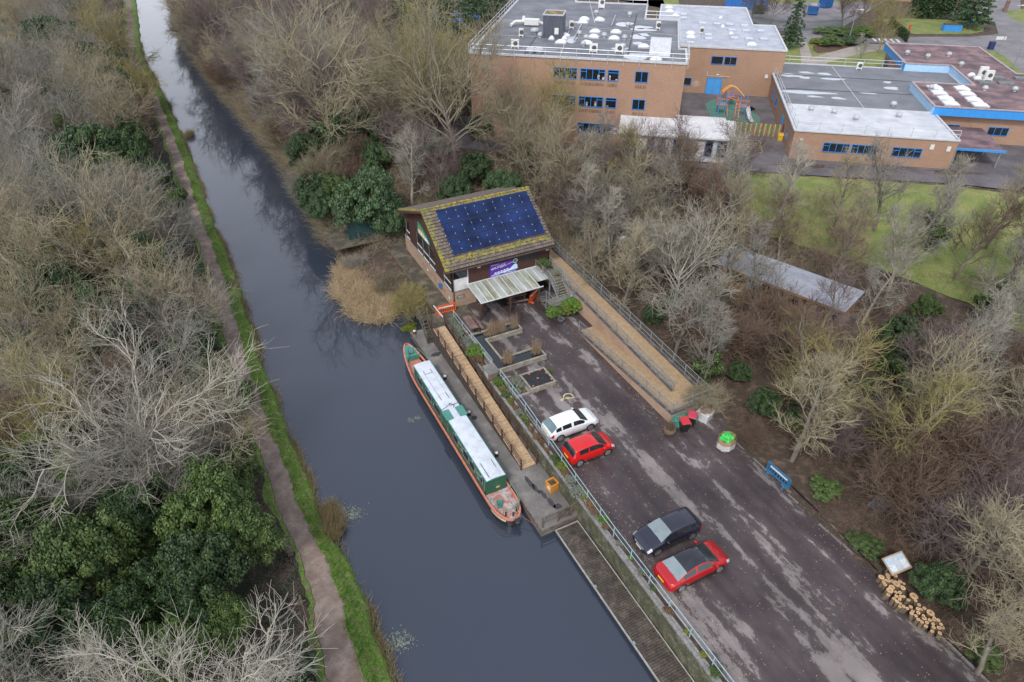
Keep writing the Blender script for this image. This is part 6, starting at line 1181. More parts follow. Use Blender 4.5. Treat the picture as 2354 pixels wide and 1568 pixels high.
def leaves(C, Nrm, size, rg, flat=.35, aspect=.6):
    n = len(C); nr = norm(Nrm + rg.normal(0, flat, (n, 3))); a = norm(np.cross(nr, norm(rg.normal(0, 1, (n, 3))))); b = np.cross(nr, a); s = (size * rg.uniform(.6, 1.3, n))[:, None]; a = a * s; b = b * s * aspect
    V = np.stack([C - a, C + b * .9, C + a, C - b * .9], 1).reshape(-1, 3); return V, np.arange(n * 4).reshape(-1, 4)
def clumpy(seed, R_=2.5, Hh=1.9, nc=60, nl=130, size=.12, low=-.25, cr=(.35, .75), fl=.45):
    """leafy mass built of leaf clumps standing off a rough dome; gaps between them"""
    rg = np.random.default_rng(seed); th = rg.random(nc) * 6.283; u = rg.uniform(low, 1, nc); rr = np.sqrt(np.maximum(0, 1 - u * u)) * rg.uniform(.55, 1.05, nc); lob = 1 + .22 * np.sin(3 * th + seed) + .12 * np.sin(5 * th + 2 * seed)
    C = np.stack([np.cos(th) * rr * R_ * lob, np.sin(th) * rr * R_ * lob, Hh * (.55 + .62 * u) * rg.uniform(.8, 1.12, nc)], 1); r = rg.uniform(*cr, nc)
    d = norm(rg.normal(0, 1, (nc, nl, 3))); d[..., 2] = np.abs(d[..., 2]) * .9 + .0; q = C[:, None] + d * (r[:, None] * rg.uniform(.55, 1.05, (nc, nl)))[..., None] * np.array([1, 1, .75]); return leaves(q.reshape(-1, 3), d.reshape(-1, 3) + np.array([0, 0, .35]), size, rg, fl)
def leafmat(nm, c, c2, c3=None): return M(nm, c, c2, rough=.5, scale=1.6, rnd=.2, fine=(6, .35), c3=c3, spec=.4)
LF = dict(dark=leafmat('dark_evergreen_leaves', (.018, .042, .014), (.07, .115, .04)), mid=leafmat('mid_evergreen_leaves', (.035, .07, .016), (.11, .16, .045)), bright=leafmat('bright_green_leaves', (.05, .12, .015), (.14, .22, .03)), yellow=leafmat('yellow_green_leaves', (.10, .14, .015), (.22, .24, .03)), blue=leafmat('blue_green_leaves', (.026, .055, .022), (.075, .125, .05)), grey=leafmat('grey_green_leaves', (.12, .14, .10), (.24, .26, .2)), brown=leafmat('brown_leaves', (.12, .07, .035), (.25, .16, .09)))
def setmat(o, m): o.material_slots[0].link = 'OBJECT'; o.material_slots[0].material = m
BT = {}
for st, n_, H_, R__ in (('dome', 6, 11, 5.0), ('thin', 5, 12, 2.7), ('shrub', 4, 5.5, 2.6)): BT[st] = [bare(100 + 17 * k + len(st), H_, R__, st) for k in range(n_)]
CL = [npmesh('crown', *clumpy(k, nc=95, nl=270, size=.082), LF['dark']) for k in range(5)]
sb_ = B(); 
for k in range(5): a = k * 1.26; sb_.tube((.1 * math.cos(a), .1 * math.sin(a), -.3), (1.2 * math.cos(a), 1.2 * math.sin(a), 1.5), .06, .03, 5)
STEM = sb_.mesh('stem', bark)
NT = [0]
def put_tree(st, x, y, z, sc, kind, label, group, rz=None, name='bare_tree', sz=1., ivy=None, v=None):
    NT[0] += 1; k = random.randrange(len(BT[st])) if v is None else v; tm, cm, l1, tr = BT[st][k]
    t = T(name, label, 'tree' if st != 'shrub' else 'bush', (x, y, z), random.random() * 6.28 if rz is None else rz, group); t.scale = (sc, sc, sc * sz)
    a = link('trunk', tm, t); c = link('crown', cm, t); setmat(c, TW[kind])
    if kind in ('pale', 'lichen'): setmat(a, TW['tan' if kind == 'lichen' else 'pale'])
    if ivy: o = link('ivy', IVY[k % len(IVY)], t); setmat(o, LF[ivy])
    return t
def ivymesh(seed, l1, tr, n=5):
    rg = np.random.default_rng(seed); P = [tr[0, :6]] + [l1[i, :4] for i in range(n)]; C = []
    for p in P:
        for a, b in zip(p[:-1], p[1:]):
            m_ = 4
            for j in range(m_): C.append(a + (b - a) * j / m_)
    C = np.array(C); nl = 110; d = norm(rg.normal(0, 1, (len(C), nl, 3))); q = C[:, None] + d * rg.uniform(.15, .62, (len(C), nl))[..., None]; return npmesh('ivy', *leaves(q.reshape(-1, 3), d.reshape(-1, 3), .13, rg, .5), LF['dark'])
IVY = [ivymesh(k, BT['dome'][k][2], BT['dome'][k][3]) for k in range(3)]
def put_leafy(x, y, z, sc, kind, label, group, szz=1., name='evergreen_bush', cat='bush'):
    t = T(name, label, cat, (x, y, z), random.random() * 6.28, group); t.scale = (sc, sc, sc * szz); link('stem', STEM, t); c = link('crown', random.choice(CL), t); setmat(c, LF[kind]); return t
def hides(x, y, big):
    # keep the pines and the blue boarding beyond the wood in the open
    z = ground(x, y) + 10.5 * big; p = R(PITCH); dz = y * math.cos(p) - (z - CAMZ) * math.sin(p); dy = y * math.sin(p) + (z - CAMZ) * math.cos(p); u = 1176.5 + 1569 * x / dz; v = 784 - 1569 * dy / dz
    return 865 < u < 1175 and v < 92
def pxm(x, y, z): p = R(PITCH); return 1569 / (y * math.cos(p) - (z - CAMZ) * math.sin(p))
def zone(x, y):
    if x < xl(y): return 'left'
    return 'right'
def ground(x, y): return (.6 + .6 * sst((xl(y) - sum(wpath(y)) - x) / 9)) if x < xl(y) else TZ(x, y)
# ---- evergreen masses seen in the photo: (u, v, radius in photo px, kind, phrase)
EG = [(215, 350, 78, 'dark', 'large dark glossy evergreen in the wood across the canal from the holly bank'), (115, 430, 58, 'mid', 'green holly mass left of the towpath, just in front of the large dark evergreen'), (30, 350, 45, 'mid', 'evergreen at the left edge of the photo beside the large dark one'), (15, 270, 35, 'dark', 'small dark evergreen high on the left edge of the photo'), (60, 240, 34, 'dark', 'dark evergreen behind the yellow-green shrub in the left wood'), (85, 243, 22, 'yellow', 'small yellow-green shrub high in the left wood'), (290, 395, 38, 'blue', 'dull green bush to the right of the large dark evergreen'), (402, 447, 24, 'mid', 'round green bush overhanging the towpath'), (345, 400, 40, 'dark', 'dark bush between the towpath and the large evergreen'), (130, 100, 60, 'blue', 'dark bluish evergreen in the far left wood'), (200, 150, 55, 'dark', 'dark evergreen behind the yellow-twigged tree in the far left wood'), (255, 140, 40, 'blue', 'bluish evergreen close beneath the yellow-twigged tree'), (30, 470, 45, 'mid', 'green bush low on the left edge below the holly'),
      (90, 620, 80, 'dark', 'dark ivy mass under pale branches at the left edge'), (180, 680, 60, 'dark', 'dark evergreen hollow beneath the big grey tree'), (330, 690, 60, 'dark', 'dark ivy thicket between two pale trees left of the towpath'), (440, 790, 50, 'dark', 'dark ivy at the edge of the towpath halfway down'), (400, 640, 60, 'blue', 'ivy-clad mass beneath the pale ivy tree by the towpath'), (300, 760, 45, 'mid', 'green bush in the middle of the left wood'), (250, 820, 40, 'blue', 'bluish bush in the middle of the left wood'), (100, 1010, 55, 'bright', 'bright yellow-green bush in the lower left wood'), (160, 1070, 45, 'bright', 'smaller bright green bush beside the yellow-green one'), (50, 1090, 60, 'dark', 'dark bush on the left edge below the bright bush'), (480, 870, 40, 'mid', 'green bush beside the towpath level with the boat cabin'),
      (60, 1240, 95, 'mid', 'ivy-covered crown near the lower left edge'), (200, 1300, 110, 'mid', 'broad ivy-covered crown in the lower left wood'), (330, 1190, 80, 'dark', 'dark ivy crown in the lower left wood above the broad one'), (480, 1180, 95, 'mid', 'ivy-covered tree mass beside the towpath opposite the stern'), (570, 1240, 75, 'mid', 'green ivy crown reaching the towpath edge'), (440, 1340, 100, 'dark', 'dark ivy mass in the lower left wood beside the leaf litter clearing'), (520, 1440, 60, 'mid', 'ivy bush beside the timber fence at the bottom of the photo'), (400, 1500, 75, 'mid', 'ivy mass cut by the bottom edge of the photo'), (130, 1450, 100, 'dark', 'dark thicket near the bottom left corner'), (280, 1450, 85, 'dark', 'dark thicket right of the corner one at the bottom edge'), (30, 1380, 70, 'dark', 'dark ivy on the left edge near the bottom'), (530, 1080, 60, 'mid', 'ivy crown beside the towpath opposite the cabin roof'),
      (585, 90, 36, 'blue', 'bluish evergreen high on the far right bank'), (560, 60, 28, 'blue', 'small evergreen just beyond the bluish one on the far bank'), (548, 130, 28, 'mid', 'ivy clump overhanging the far right bank'), (700, 330, 42, 'dark', 'ivy mass under the pale spreading tree on the right bank'), (715, 400, 45, 'blue', 'green bush at the water edge right of the canal'), (765, 420, 40, 'mid', 'mid green bush on the bank behind the holly'), (845, 455, 74, 'blue', 'large glossy holly bush on the bank behind the centre'), (740, 470, 36, 'blue', 'bluish bush on the bank above the water'), (900, 500, 40, 'blue', 'holly bush against the far gable of the centre'), (830, 290, 45, 'dark', 'narrow dark ivy column between the canal and the school'), (850, 340, 35, 'dark', 'dark ivy in the gap beyond the holly'), (1100, 290, 28, 'dark', 'tall ivy column right of the ivy thicket near the school'), (1090, 350, 36, 'dark', 'ivy clump under the tall ivy column'), (1010, 330, 30, 'dark', 'small dark ivy clump behind the centre roof'), (1160, 390, 45, 'blue', 'dark green bush just beyond the roof ridge'), (1050, 395, 40, 'blue', 'dark green bush above the far eave of the centre'), (1200, 310, 28, 'dark', 'ivy clump in front of the tall brick block'),
      (1550, 690, 26, 'dark', 'narrow dark bush behind the access ramp'), (1500, 720, 22, 'dark', 'small dark bush close to the ramp railing'), (1690, 780, 22, 'dark', 'green ivy by the bins below the cabin'), (1700, 850, 26, 'dark', 'green ivy trunk mass right of the ramp landing'), (1760, 920, 34, 'dark', 'green undergrowth above the pallet box'), (1830, 960, 30, 'dark', 'green ivy patch beneath the yellow-twigged tree'), (1990, 900, 42, 'dark', 'dark ivy column in the middle of the right wood'), (2080, 760, 44, 'dark', 'tall dark ivy column below the lawn'), (2060, 830, 40, 'dark', 'dark ivy foot of the tall column in the right wood'), (2130, 700, 30, 'mid', 'ivy clump at the lower edge of the lawn'), (1905, 1100, 34, 'mid', 'yellowish green brambles beside the blue barrier'), (2000, 1230, 36, 'mid', 'low green undergrowth at the edge above the log pile'), (2165, 1335, 52, 'dark', 'dense round dark bush behind the log pile'), (2280, 1480, 40, 'mid', 'green undergrowth near the bottom right corner'), (2100, 20, 40, 'dark', 'navy-green clipped hedge behind the front lawn')]
EGP = []
def clearof(x, y, big, f=.62):
    # a crown must not swallow an evergreen: compare where the two crowns are seen over the ground
    k = CAMZ / (CAMZ - 7.5 * big); a, b = x * k, y * k; near = y < 48 and x < xl(y)
    for ex, ey, Rm, ze in EGP:
        q = CAMZ / (CAMZ - ze)
        if math.hypot(a - ex * q, (b - ey * q) * .8) < Rm * q * (.45 if near else .85) + (1.8 if near else 4.2) * big: return False
        if math.hypot(x - ex, y - ey) < Rm * .7: return False
    return True
for (u, v, rp, kind, ph) in EG[:-1]:
    z0 = 1.; 
    for it in range(4):
        x, y = G(u, v, z0); gz = ground(x, y); Rm = rp / pxm(x, y, z0); hh = min(Rm * 1.25, (8.0 if v < 200 else 5.0) if u < 660 else 4.0); z0 = gz + hh
    if u < 660 and v > 1100: gz += .8
    if u > 1800 and v > 1050 and rp < 50: hh *= .4
    EGP.append((x, y, Rm, z0)); put_leafy(x, y, gz - .1, Rm / 2.5, kind, ph, 'evergreen and ivy-covered bushes', szz=min(2.6, max(.7, (hh / 1.5) / (Rm / 2.5))))
# ---- bare trees, wood by wood
def okplace(x, y, pts, d):
    return all((x - a) ** 2 + (y - b) ** 2 > d * d for a, b in pts)
def near_phrase(y, tab):
    for lim, ph in tab:
        if y < lim: return ph
    return tab[-1][1]
colr = dict(grey='grey-twigged', tan='tan-twigged', lichen='yellow-lichened', purple='purplish-brown', pale='pale-branched', brown='brown-twigged')
pts = []; tries = 0
while tries < 9000:
    tries += 1; y = 8 + 245 * random.random() ** 1.35; d = 3.4 + 46 * random.random(); x = xl(y) - sum(wpath(y)) - d
    big = random.uniform(.72, 1.15) * (1 + .15 * (y > 100)); 
    if d < 4.6 * big or not inview(x, y, 8, 60) or not clearof(x, y, big): continue
    if not okplace(x, y, pts, 4.9 * big * (1.25 if y > 110 else (1.45 if y < 40 else 1))): continue
    pts.append((x, y)); z = ground(x, y) - .1
    pick = random.random(); kind = 'grey' if pick < .42 else ('tan' if pick < .72 else ('purple' if pick < .84 else ('pale' if pick < .93 else 'lichen')))
    ph = near_phrase(y, [(32, 'at the near end of the wood left of the towpath'), (55, 'in the wood left of the towpath opposite the boat'), (85, 'in the wood left of the towpath opposite the centre'), (130, 'in the left wood beyond the holly bank'), (999, 'in the far left wood near the top of the photo')])
    low = y < 40 and random.random() < .35
    put_tree('dome', x, y, z, big * (.85 if y < 45 else 1), kind, 'bare %s tree %s' % (colr[kind], ph), 'bare trees in the wood left of the towpath', sz=random.uniform(.8, 1.0), ivy=('dark' if random.random() < .30 and y < 100 else ('mid' if random.random() < .10 else None)))
nleft = len(pts)
pu = []; tries = 0
while tries < 3000 and len(pu) < 75:
    tries += 1; y = 14 + 150 * random.random() ** 1.5; x = xl(y) - sum(wpath(y)) - 1.6 - 34 * random.random()
    if not inview(x, y, 2, 20) or not okplace(x, y, pu, 3.6): continue
    pu.append((x, y)); s_ = random.uniform(.45, .95); k_ = random.random()
    put_leafy(x, y, ground(x, y) - .1, s_, 'dark' if k_ < .5 else ('mid' if k_ < .85 else 'blue'), 'low %s ivy or holly clump under the bare trees %s' % ('dark' if k_ < .5 else ('green' if k_ < .85 else 'bluish'), near_phrase(y, [(45, 'in the near left wood'), (90, 'in the middle left wood'), (999, 'in the far left wood')])), 'low evergreen clumps in the left wood', random.uniform(.9, 1.6))
pg_ = []; tries = 0
while tries < 3000 and len(pg_) < 44:
    tries += 1; y = 46 + 130 * random.random() ** 1.3; x = xl(y) - sum(wpath(y)) - 4 - 36 * random.random()
    if not inview(x, y, 5, 10) or not okplace(x, y, pg_, 6.5) or not okplace(x, y, pts, 2.2): continue
    pg_.append((x, y)); k_ = random.random(); kk_ = 'dark' if k_ < .4 else ('mid' if k_ < .75 else 'blue'); s_ = random.uniform(.75, 1.2)
    put_leafy(x, y, ground(x, y) - .1, s_, kk_, 'tall %s standing among the bare trees of the %s left wood' % ({'dark': 'dark holly', 'mid': 'olive green ivy mass', 'blue': 'deep green holly'}[kk_], 'middle' if y < 90 else 'far'), 'tall evergreens in the left wood', random.uniform(2.3, 3.1) / s_ ** .5, name='evergreen_tree', cat='tree')
pf_ = []; tries = 0
while tries < 4000 and len(pf_) < 60:
    tries += 1; y = 12 + 150 * random.random() ** 1.4; x = xl(y) - sum(wpath(y)) - 2.2 - 36 * random.random(); s_ = random.uniform(.5, .85)
    if not inview(x, y, 2, 20) or not okplace(x, y, pts, 3.3) or not okplace(x, y, pf_, 3.2) or not okplace(x, y, [(e[0], e[1]) for e in EGP], 3.0): continue
    pf_.append((x, y)); k_ = random.choice(['grey', 'tan', 'brown', 'purple', 'brown'])
    put_tree('shrub', x, y, ground(x, y) - .1, s_, k_, 'bare %s shrub in a gap of the %s left wood' % (colr[k_], 'near' if y < 45 else ('middle' if y < 90 else 'far')), 'bare shrubs in gaps of the left wood', name='bare_shrub')
# single trees that stand out
def feature(u, v, H_, st, kind, label, sc, sz=1., ivy=None, vv=0, grp=None):
    z0 = 3; 
    for it in range(4): x, y = G(u, v, z0 + H_); z0 = ground(x, y)
    pts.append((x, y)); return put_tree(st, x, y, z0 - .1, sc, kind, label, grp, sz=sz, ivy=ivy, v=vv)
feature(265, 100, 7, 'dome', 'lichen', 'bare yellow-green tree leaning to the water in the far left wood', 1.25, .9)
feature(290, 215, 3.5, 'shrub', 'lichen', 'golden-twigged shrub beside the far towpath', 1.35, .95)
feature(395, 660, 6, 'dome', 'tan', 'bare pale tree with ivy leaning over the towpath halfway down', .9, .9, 'dark', 1)
feature(215, 590, 6.5, 'dome', 'tan', 'large bare tan tree with curling branches in the middle left wood', 1.2, .9, 'dark', 2)
feature(290, 1000, 6, 'dome', 'pale', 'bare pale many-branched tree left of the towpath opposite the boat', 1.1, .85, None, 3)
feature(470, 960, 5.5, 'dome', 'tan', 'bare pale tan tree reaching over the towpath opposite the cabin', .8, .85, None, 4)
feature(760, 245, 7, 'dome', 'tan', 'large pale bare tree with wide limbs and ivy on the right canal bank', 1.5, .95, 'dark', 0)
feature(960, 200, 7, 'dome', 'lichen', 'tall yellowish bare tree left of the tall brick block', 1.2, 1.05, None, 1)
feature(1040, 240, 7, 'dome', 'tan', 'broad tan bare tree in front of the left corner of the brick block', 1.45, 1., None, 2)
feature(940, 400, 4, 'thin', 'pale', 'slender pale bare tree behind the far gable of the centre', .85, .9, None, 0)
# wood between canal and school
pn_ = list(pts); tries = 0; cnt = 0
def SF(x, y):
    a = x - SO[0]; b = y - SO[1]; return (a * math.cos(ST) + b * math.sin(ST), -a * math.sin(ST) + b * math.cos(ST))
while tries < 7000:
    tries += 1; y = 68 + 170 * random.random() ** 1.3; x = xr(y) + 1.8 + random.random() * 62; sx_, sy_ = SF(x, y); wx, wy = Fi(x, y)
    big = random.uniform(.75, 1.2) * (1 + .1 * (y > 110))
    if x > 30 or (sx_ > -3.4 * big and sy_ > -4.5 - (2 if sx_ > 14 else 0)) or (-9 < wx < 14.5 and wy < 16 + 2 * big) or not inview(x, y, 8, 40): continue
    if sx_ > -8 and sy_ > 40 and sx_ < 60: continue
    if sx_ > -24 and 28 < sy_ < 62: continue
    if sx_ > 12 and sy_ > -13.5: continue
    if (x > 19 and y > 61) or hides(x, y, big) or not clearof(x, y, big) or not okplace(x, y, pn_, 4.9 * big * (1.2 if y > 110 else 1)): continue
    pn_.append((x, y)); cnt += 1; pick = random.random()
    if x < -20 - (y - 90) * .3: kind = 'grey' if pick < .4 else ('tan' if pick < .7 else 'purple')
    else: kind = 'tan' if pick < .42 else ('grey' if pick < .6 else ('purple' if pick < .8 else ('lichen' if pick < .92 else 'pale')))
    if y > 112: kind = 'purple' if pick < .55 else ('grey' if pick < .85 else 'tan')
    ph = near_phrase(y, [(82, 'in the strip of wood behind the centre'), (100, 'between the canal bank and the tall brick block'), (125, 'in the wood left of the pines'), (999, 'along the far right bank near the top of the photo')])
    put_tree('dome', x, y, zr(x, y) - .1 if x < xr(y) + 4 else ground(x, y) - .1, big * (.8 if y < 84 else 1), kind, 'bare %s tree %s' % (colr[kind], ph), 'bare trees in the wood between canal and school', ivy='dark' if random.random() < .16 else None)
# right wood: thin tall trees with the lawn and the cabin showing through
tries = 0; cnt2 = 0; pe = []
while tries < 6000 and cnt2 < 104:
    tries += 1; y = 14 + 62 * random.random(); x = 8 + 62 * random.random(); wx, wy = Fi(x, y); sx_, sy_ = SF(x, y)
    if wx < 13.2 or (wy < -24 and wx < 13.5) or sy_ > -14.5 or not inview(x, y, 5, 160): continue
    cx, cy = x - 25.7, y - 54.9; lx_ = cx * math.cos(R(-42)) + cy * math.sin(R(-42)); ly_ = -cx * math.sin(R(-42)) + cy * math.cos(R(-42))
    if abs(lx_) < 6.6 and abs(ly_) < 3.6: continue
    if -7.5 < lx_ < 7.5 and -12 < ly_ < 0 and (lx_ + ly_) % 4.5 > .45: continue
    if not clearof(x, y, .45) or not okplace(x, y, pe, 4.9 if (x > 25 and y > 45) else 2.9): continue
    pe.append((x, y)); cnt2 += 1; pick = random.random(); st = 'thin' if random.random() < .66 or (x > 24 and y > 42) else ('dome' if random.random() < .25 else 'shrub')
    kind = 'grey' if pick < .28 else ('tan' if pick < .55 else ('purple' if pick < .62 else ('pale' if pick < .82 else ('lichen' if pick < .90 else 'brown'))))
    if st == 'shrub': kind = 'brown' if pick < .6 else 'purple'
    ph = near_phrase(y, [(28, 'in the right wood near the bottom right corner'), (42, 'in the right wood level with the parked cars'), (58, 'in the right wood around the timber cabin'), (68, 'between the centre, the cabin and the lawn'), (999, 'at the near edge of the school yard')])
    if wx < 16.5 and st != 'thin': st = 'thin'; kind = random.choice(['grey', 'tan', 'tan'])
    if wx < 15 and -29 < wy < -20: pe.pop(); cnt2 -= 1; continue
    put_tree(st, x, y, ground(x, y) - .1, random.uniform(.65, .95) if st != 'dome' else random.uniform(.6, .8), kind, 'bare %s %s %s' % (colr[kind], {'thin': 'slender tree', 'dome': 'spreading tree', 'shrub': 'many-stemmed shrub'}[st], ph), 'bare trees and shrubs in the right wood', name='bare_tree' if st != 'shrub' else 'bare_shrub', ivy='mid' if (st == 'thin' and random.random() < .16) else None)
for (u, v, H_, st, kind, sc, ph) in [(1870, 880, 4, 'dome', 'lichen', .8, 'bare yellow-lichened spreading tree above the blue barrier'), (1560, 620, 4, 'dome', 'pale', .85, 'pale bare tree reaching white branches towards the ramp'), (1625, 900, 2, 'shrub', 'tan', .42, 'bare twiggy bush leaning over the landing of the ramp'), (1730, 985, 1.5, 'shrub', 'brown', .32, 'bare twiggy bush beside the pallet box'), (1480, 480, 4, 'dome', 'tan', .8, 'bare tan tree just right of the centre roof'), (1330, 430, 4, 'dome', 'brown', .8, 'brownish bare tree touching the right gable of the roof'), (1400, 530, 3, 'dome', 'grey', .7, 'grey bare tree beside the top of the access ramp'), (1460, 400, 4, 'dome', 'purple', .85, 'purplish bare tree in front of the prefab'), (1720, 330, 5, 'dome', 'purple', .7, 'purplish brushy tree in front of the painted fence'), (2290, 1230, 5, 'thin', 'tan', .9, 'large bare leaning tree at the right edge beyond the round bush'), (2300, 1480, 3, 'thin', 'tan', .7, 'bare branches reaching in at the bottom right corner')]: feature(u, v, H_, st, kind, ph, sc, .9, None, random.randrange(3), None)
# behind the school
def leafycone(name, seed, H_, R_, tiers, nl, size, mat, droop=.25):
    rg = np.random.default_rng(seed); C = []; Dn = []
    for k in range(tiers):
        t = k / (tiers - 1); z = H_ * (.12 + .86 * t); r = R_ * (1 - t) ** .8 + .15; nb_ = max(4, int(9 * (1 - t) + 4))
        for j in range(nb_):
            a = j * 6.283 / nb_ + rg.random() * .8; L = r * rg.uniform(.75, 1.1)
            for s in np.linspace(.25, 1, max(2, int(L * 2.2))): C.append((math.cos(a) * L * s, math.sin(a) * L * s, z - droop * L * s * s + rg.normal(0, .08)))
    C = np.array(C); d = norm(rg.normal(0, 1, (len(C), nl, 3))); q = C[:, None] + d * np.array([.5, .5, .28]) * rg.uniform(.3, 1, (len(C), nl))[..., None] * max(.6, R_ * .22); return npmesh(name, *leaves(q.reshape(-1, 3), d.reshape(-1, 3) + np.array([0, 0, .5]), size, rg, .5, .35), mat)
pine = leafycone('crown', 3, 13, 4.2, 11, 26, .26, LF['blue'], .05); spruce = leafycone('crown', 5, 9, 1.7, 16, 22, .16, LF['blue'], .35); cyp = leafycone('crown', 6, 7.5, 1.0, 20, 24, .14, LF['dark'], -.3)
tb_ = B(); tb_.tube((0, 0, -.3), (0, 0, 1), .28, .24, 8); TRK = None
def conifer(mesh, x, y, z, sc, label, name, H_, grp=None, kind=None):
    t = T(name, label, 'tree', (x, y, z), random.random() * 6, grp); t.scale = (sc, sc, sc); b = B(); b.tube((0, 0, -.3), (0, 0, H_ * .95), H_ * .018, .03, 7); b.put('trunk', bark, t); c = link('crown', mesh, t)
    if kind: setmat(c, LF[kind])
for k, (u, v, sc) in enumerate([(905, 75, .85), (940, 70, .95), (985, 60, 1.05), (1030, 85, 1.0), (1065, 95, .95), (1100, 60, 1.0), (1140, 40, .95), (1010, 20, 1.0), (1090, 10, 1.), (930, 20, .9)]):
    x, y = G(u, v, GZ + 5); conifer(pine, x, y, GZ, sc, ['dark pine nearest the purplish trees beside the blue boarding', 'dark pine in the row of pines left of the tall brick block', 'dark pine in the row of pines left of the tall brick block', 'tall dark pine in front of the blue boarding', 'dark pine right of the blue boarding', 'dark pine against the left roof railing of the brick block'][min(k, 5)], 'pine_tree', 13, 'dark pines left of the school')
x, y = z5(775, 320); conifer(spruce, x, y, GZ, 1.25, 'single blue-grey spruce by the corner of the silvery roof', 'spruce_tree', 9); x, y = z5(1912, 125); conifer(cyp, x, y, GZ, 1.2, 'narrow dark cypress at the end of the front lawn', 'cypress_tree', 7.5); x, y = z5(1945, 120); conifer(cyp, x, y, GZ, .7, 'smaller dark cypress beside the tall one', 'cypress_tree', 7.5); x, y = z5(1985, 190); conifer(pine, x, y, GZ, .95, 'big bluish cedar over the far blue planter', 'cedar_tree', 13)
for (u, v, sc, kind, lb_) in [(640, 165, 1.0, 'brown', 'rounded bare dark tree beside the blue container'), (1130, 190, 1.15, 'brown', 'dense bare tree behind the green fence'), (1370, 360, 1.0, 'lichen', 'yellowish bare street tree on the garden grass'), (1250, 150, .8, 'brown', 'dark bare tree behind the lamp post'), (760, -40, 1.0, 'brown', 'bare tree cut by the top edge beyond the silvery roof'), (520, 130, .7, 'brown', 'small bare tree at the corner of the blue container')]:
    x, y = z5(u, v); put_tree('dome', x, y, GZ, sc * .85, kind, lb_, None, v=random.randrange(6))
x, y = z5(1250, 430); put_tree('thin', x, y, GZ, .45, 'pale', 'young thin white-stemmed tree on the garden grass', None)
def lowbush(u, v, sc, kind, lb_, g=None, zz=1.): x, y = z5(u, v); put_leafy(x, y, GZ, sc, kind, lb_, g, zz)
lowbush(985, 300, .75, 'yellow', 'yellowish clipped shrub on the garden soil', None, .6); lowbush(1040, 305, .9, 'mid', 'green clipped shrub on the garden soil', None, .7); lowbush(1190, 300, .85, 'dark', 'round dark green shrub nearest the street tree', None, .7); lowbush(1050, 235, 1.1, 'mid', 'low green hedge bush at the green fence', None, .5); lowbush(1150, 235, 1.1, 'mid', 'hedge bush at the foot of the lamp post', None, .5); lowbush(1260, 235, 1.1, 'bright', 'greener hedge bush right of the lamp post', None, .5)
hd = T('hedge', 'long dark clipped hedge behind the front lawn', 'hedge', (0, 0, 0)); rg_ = np.random.default_rng(4); p, q = z5(1580, 118), z5(1840, 128); n = 9000; tt = rg_.random(n); C = np.stack([p[0] + (q[0] - p[0]) * tt, p[1] + (q[1] - p[1]) * tt + rg_.uniform(-1.5, 1.5, n), GZ + 5.0 * np.sqrt(rg_.random(n))], 1)
link('foliage', npmesh('foliage', *leaves(C, norm(rg_.normal(0, 1, (n, 3))), .3, rg_, .5), LF['blue']), hd)
hd = T('hedge', 'green mesh fence overgrown with ivy along the school road', 'hedge', (0, 0, 0)); p, q = z5(1440, 180), z5(1560, 290); n = 3000; tt = rg_.random(n); C = np.stack([p[0] + (q[0] - p[0]) * tt, p[1] + (q[1] - p[1]) * tt + rg_.uniform(-.3, .3, n), GZ + 2.0 * rg_.random(n)], 1); link('foliage', npmesh('foliage', *leaves(C, norm(rg_.normal(0, 1, (n, 3))), .2, rg_, .5), LF['dark']), hd)
# ---- countless small growth: stuff
def stuff_blades(name, C, H_, rad, mat, lean=.35, K=2, S=3):
    n = len(C); D = np.stack([rng.normal(0, lean, n), rng.normal(0, lean, n), np.ones(n)], 1); V, Fc = tubes(grow(C, D, H_, K, .15, -.03, rng), np.full(n, rad), np.full(n, rad * .4), S); o = link(name, npmesh(name, V, Fc, mat)); return tag(o, kind='stuff')
n = 26000; yy = 14 + 130 * rng.random(n) ** 1.7; xx = np.array([xl(v) for v in yy]); wd = np.array([wpath(v)[0] for v in yy]); tt = rng.random(n); C = np.stack([xx - .05 - tt * wd, yy, .05 + .55 * np.minimum(1, tt * 2.2)], 1)
stuff_blades('verge_grass', C, rng.uniform(.08, .28, n), .012, M('grass_blades', (.07, .17, .02), (.16, .22, .05), world=True, scale=2, lo=.4, hi=.6, fine=(9, .4)), .5)
n = 16000; yy = 14 + 150 * rng.random(n) ** 1.6; k_ = np.sin(yy * .9) + np.sin(yy * .37 + 1) + rng.normal(0, .7, n); m_ = k_ > -.3; yy = yy[m_]; C = np.stack([np.array([xl(v) for v in yy]) + rng.normal(-.08, .17, len(yy)), yy, np.full(len(yy), -.05)], 1)
stuff_blades('bank_sedge', C, rng.uniform(.3, .9, len(yy)), .014, M('dry_sedge', (.30, .23, .12), (.20, .17, .08), world=True, scale=2, fine=(8, .4)), .55)
for (u, v, r_, n, lb_) in [(765, 1215, .9, 1500, 'dry reed clump standing in the water at the verge'), (755, 1180, .7, 900, 'greenish reed clump beside the dry one'), (540, 660, .5, 400, 'brown tussock overhanging the water opposite the timber ramp top'), (435, 310, .9, 500, 'tawny tussock on the far bend of the verge')]:
    x, y = G(u, v, .2); a = rng.random(n) * 6.283; rr = np.sqrt(rng.random(n)) * r_; C = np.stack([np.cos(a) * rr * .7, np.sin(a) * rr * 1.3, np.full(n, -.1)], 1); D = np.stack([rng.normal(.1, .3, n), rng.normal(0, .3, n), np.ones(n)], 1)
    V, Fc = tubes(grow(C, D, rng.uniform(.6, 1.25, n), 2, .12, -.08, rng), np.full(n, .012), np.full(n, .005)); o = link('reed_clump', npmesh('reed_clump', V, Fc, MATS['dry_sedge']), None, (x, y, 0)); tag(o, lb_, 'reeds', 'reed clumps along the verge')
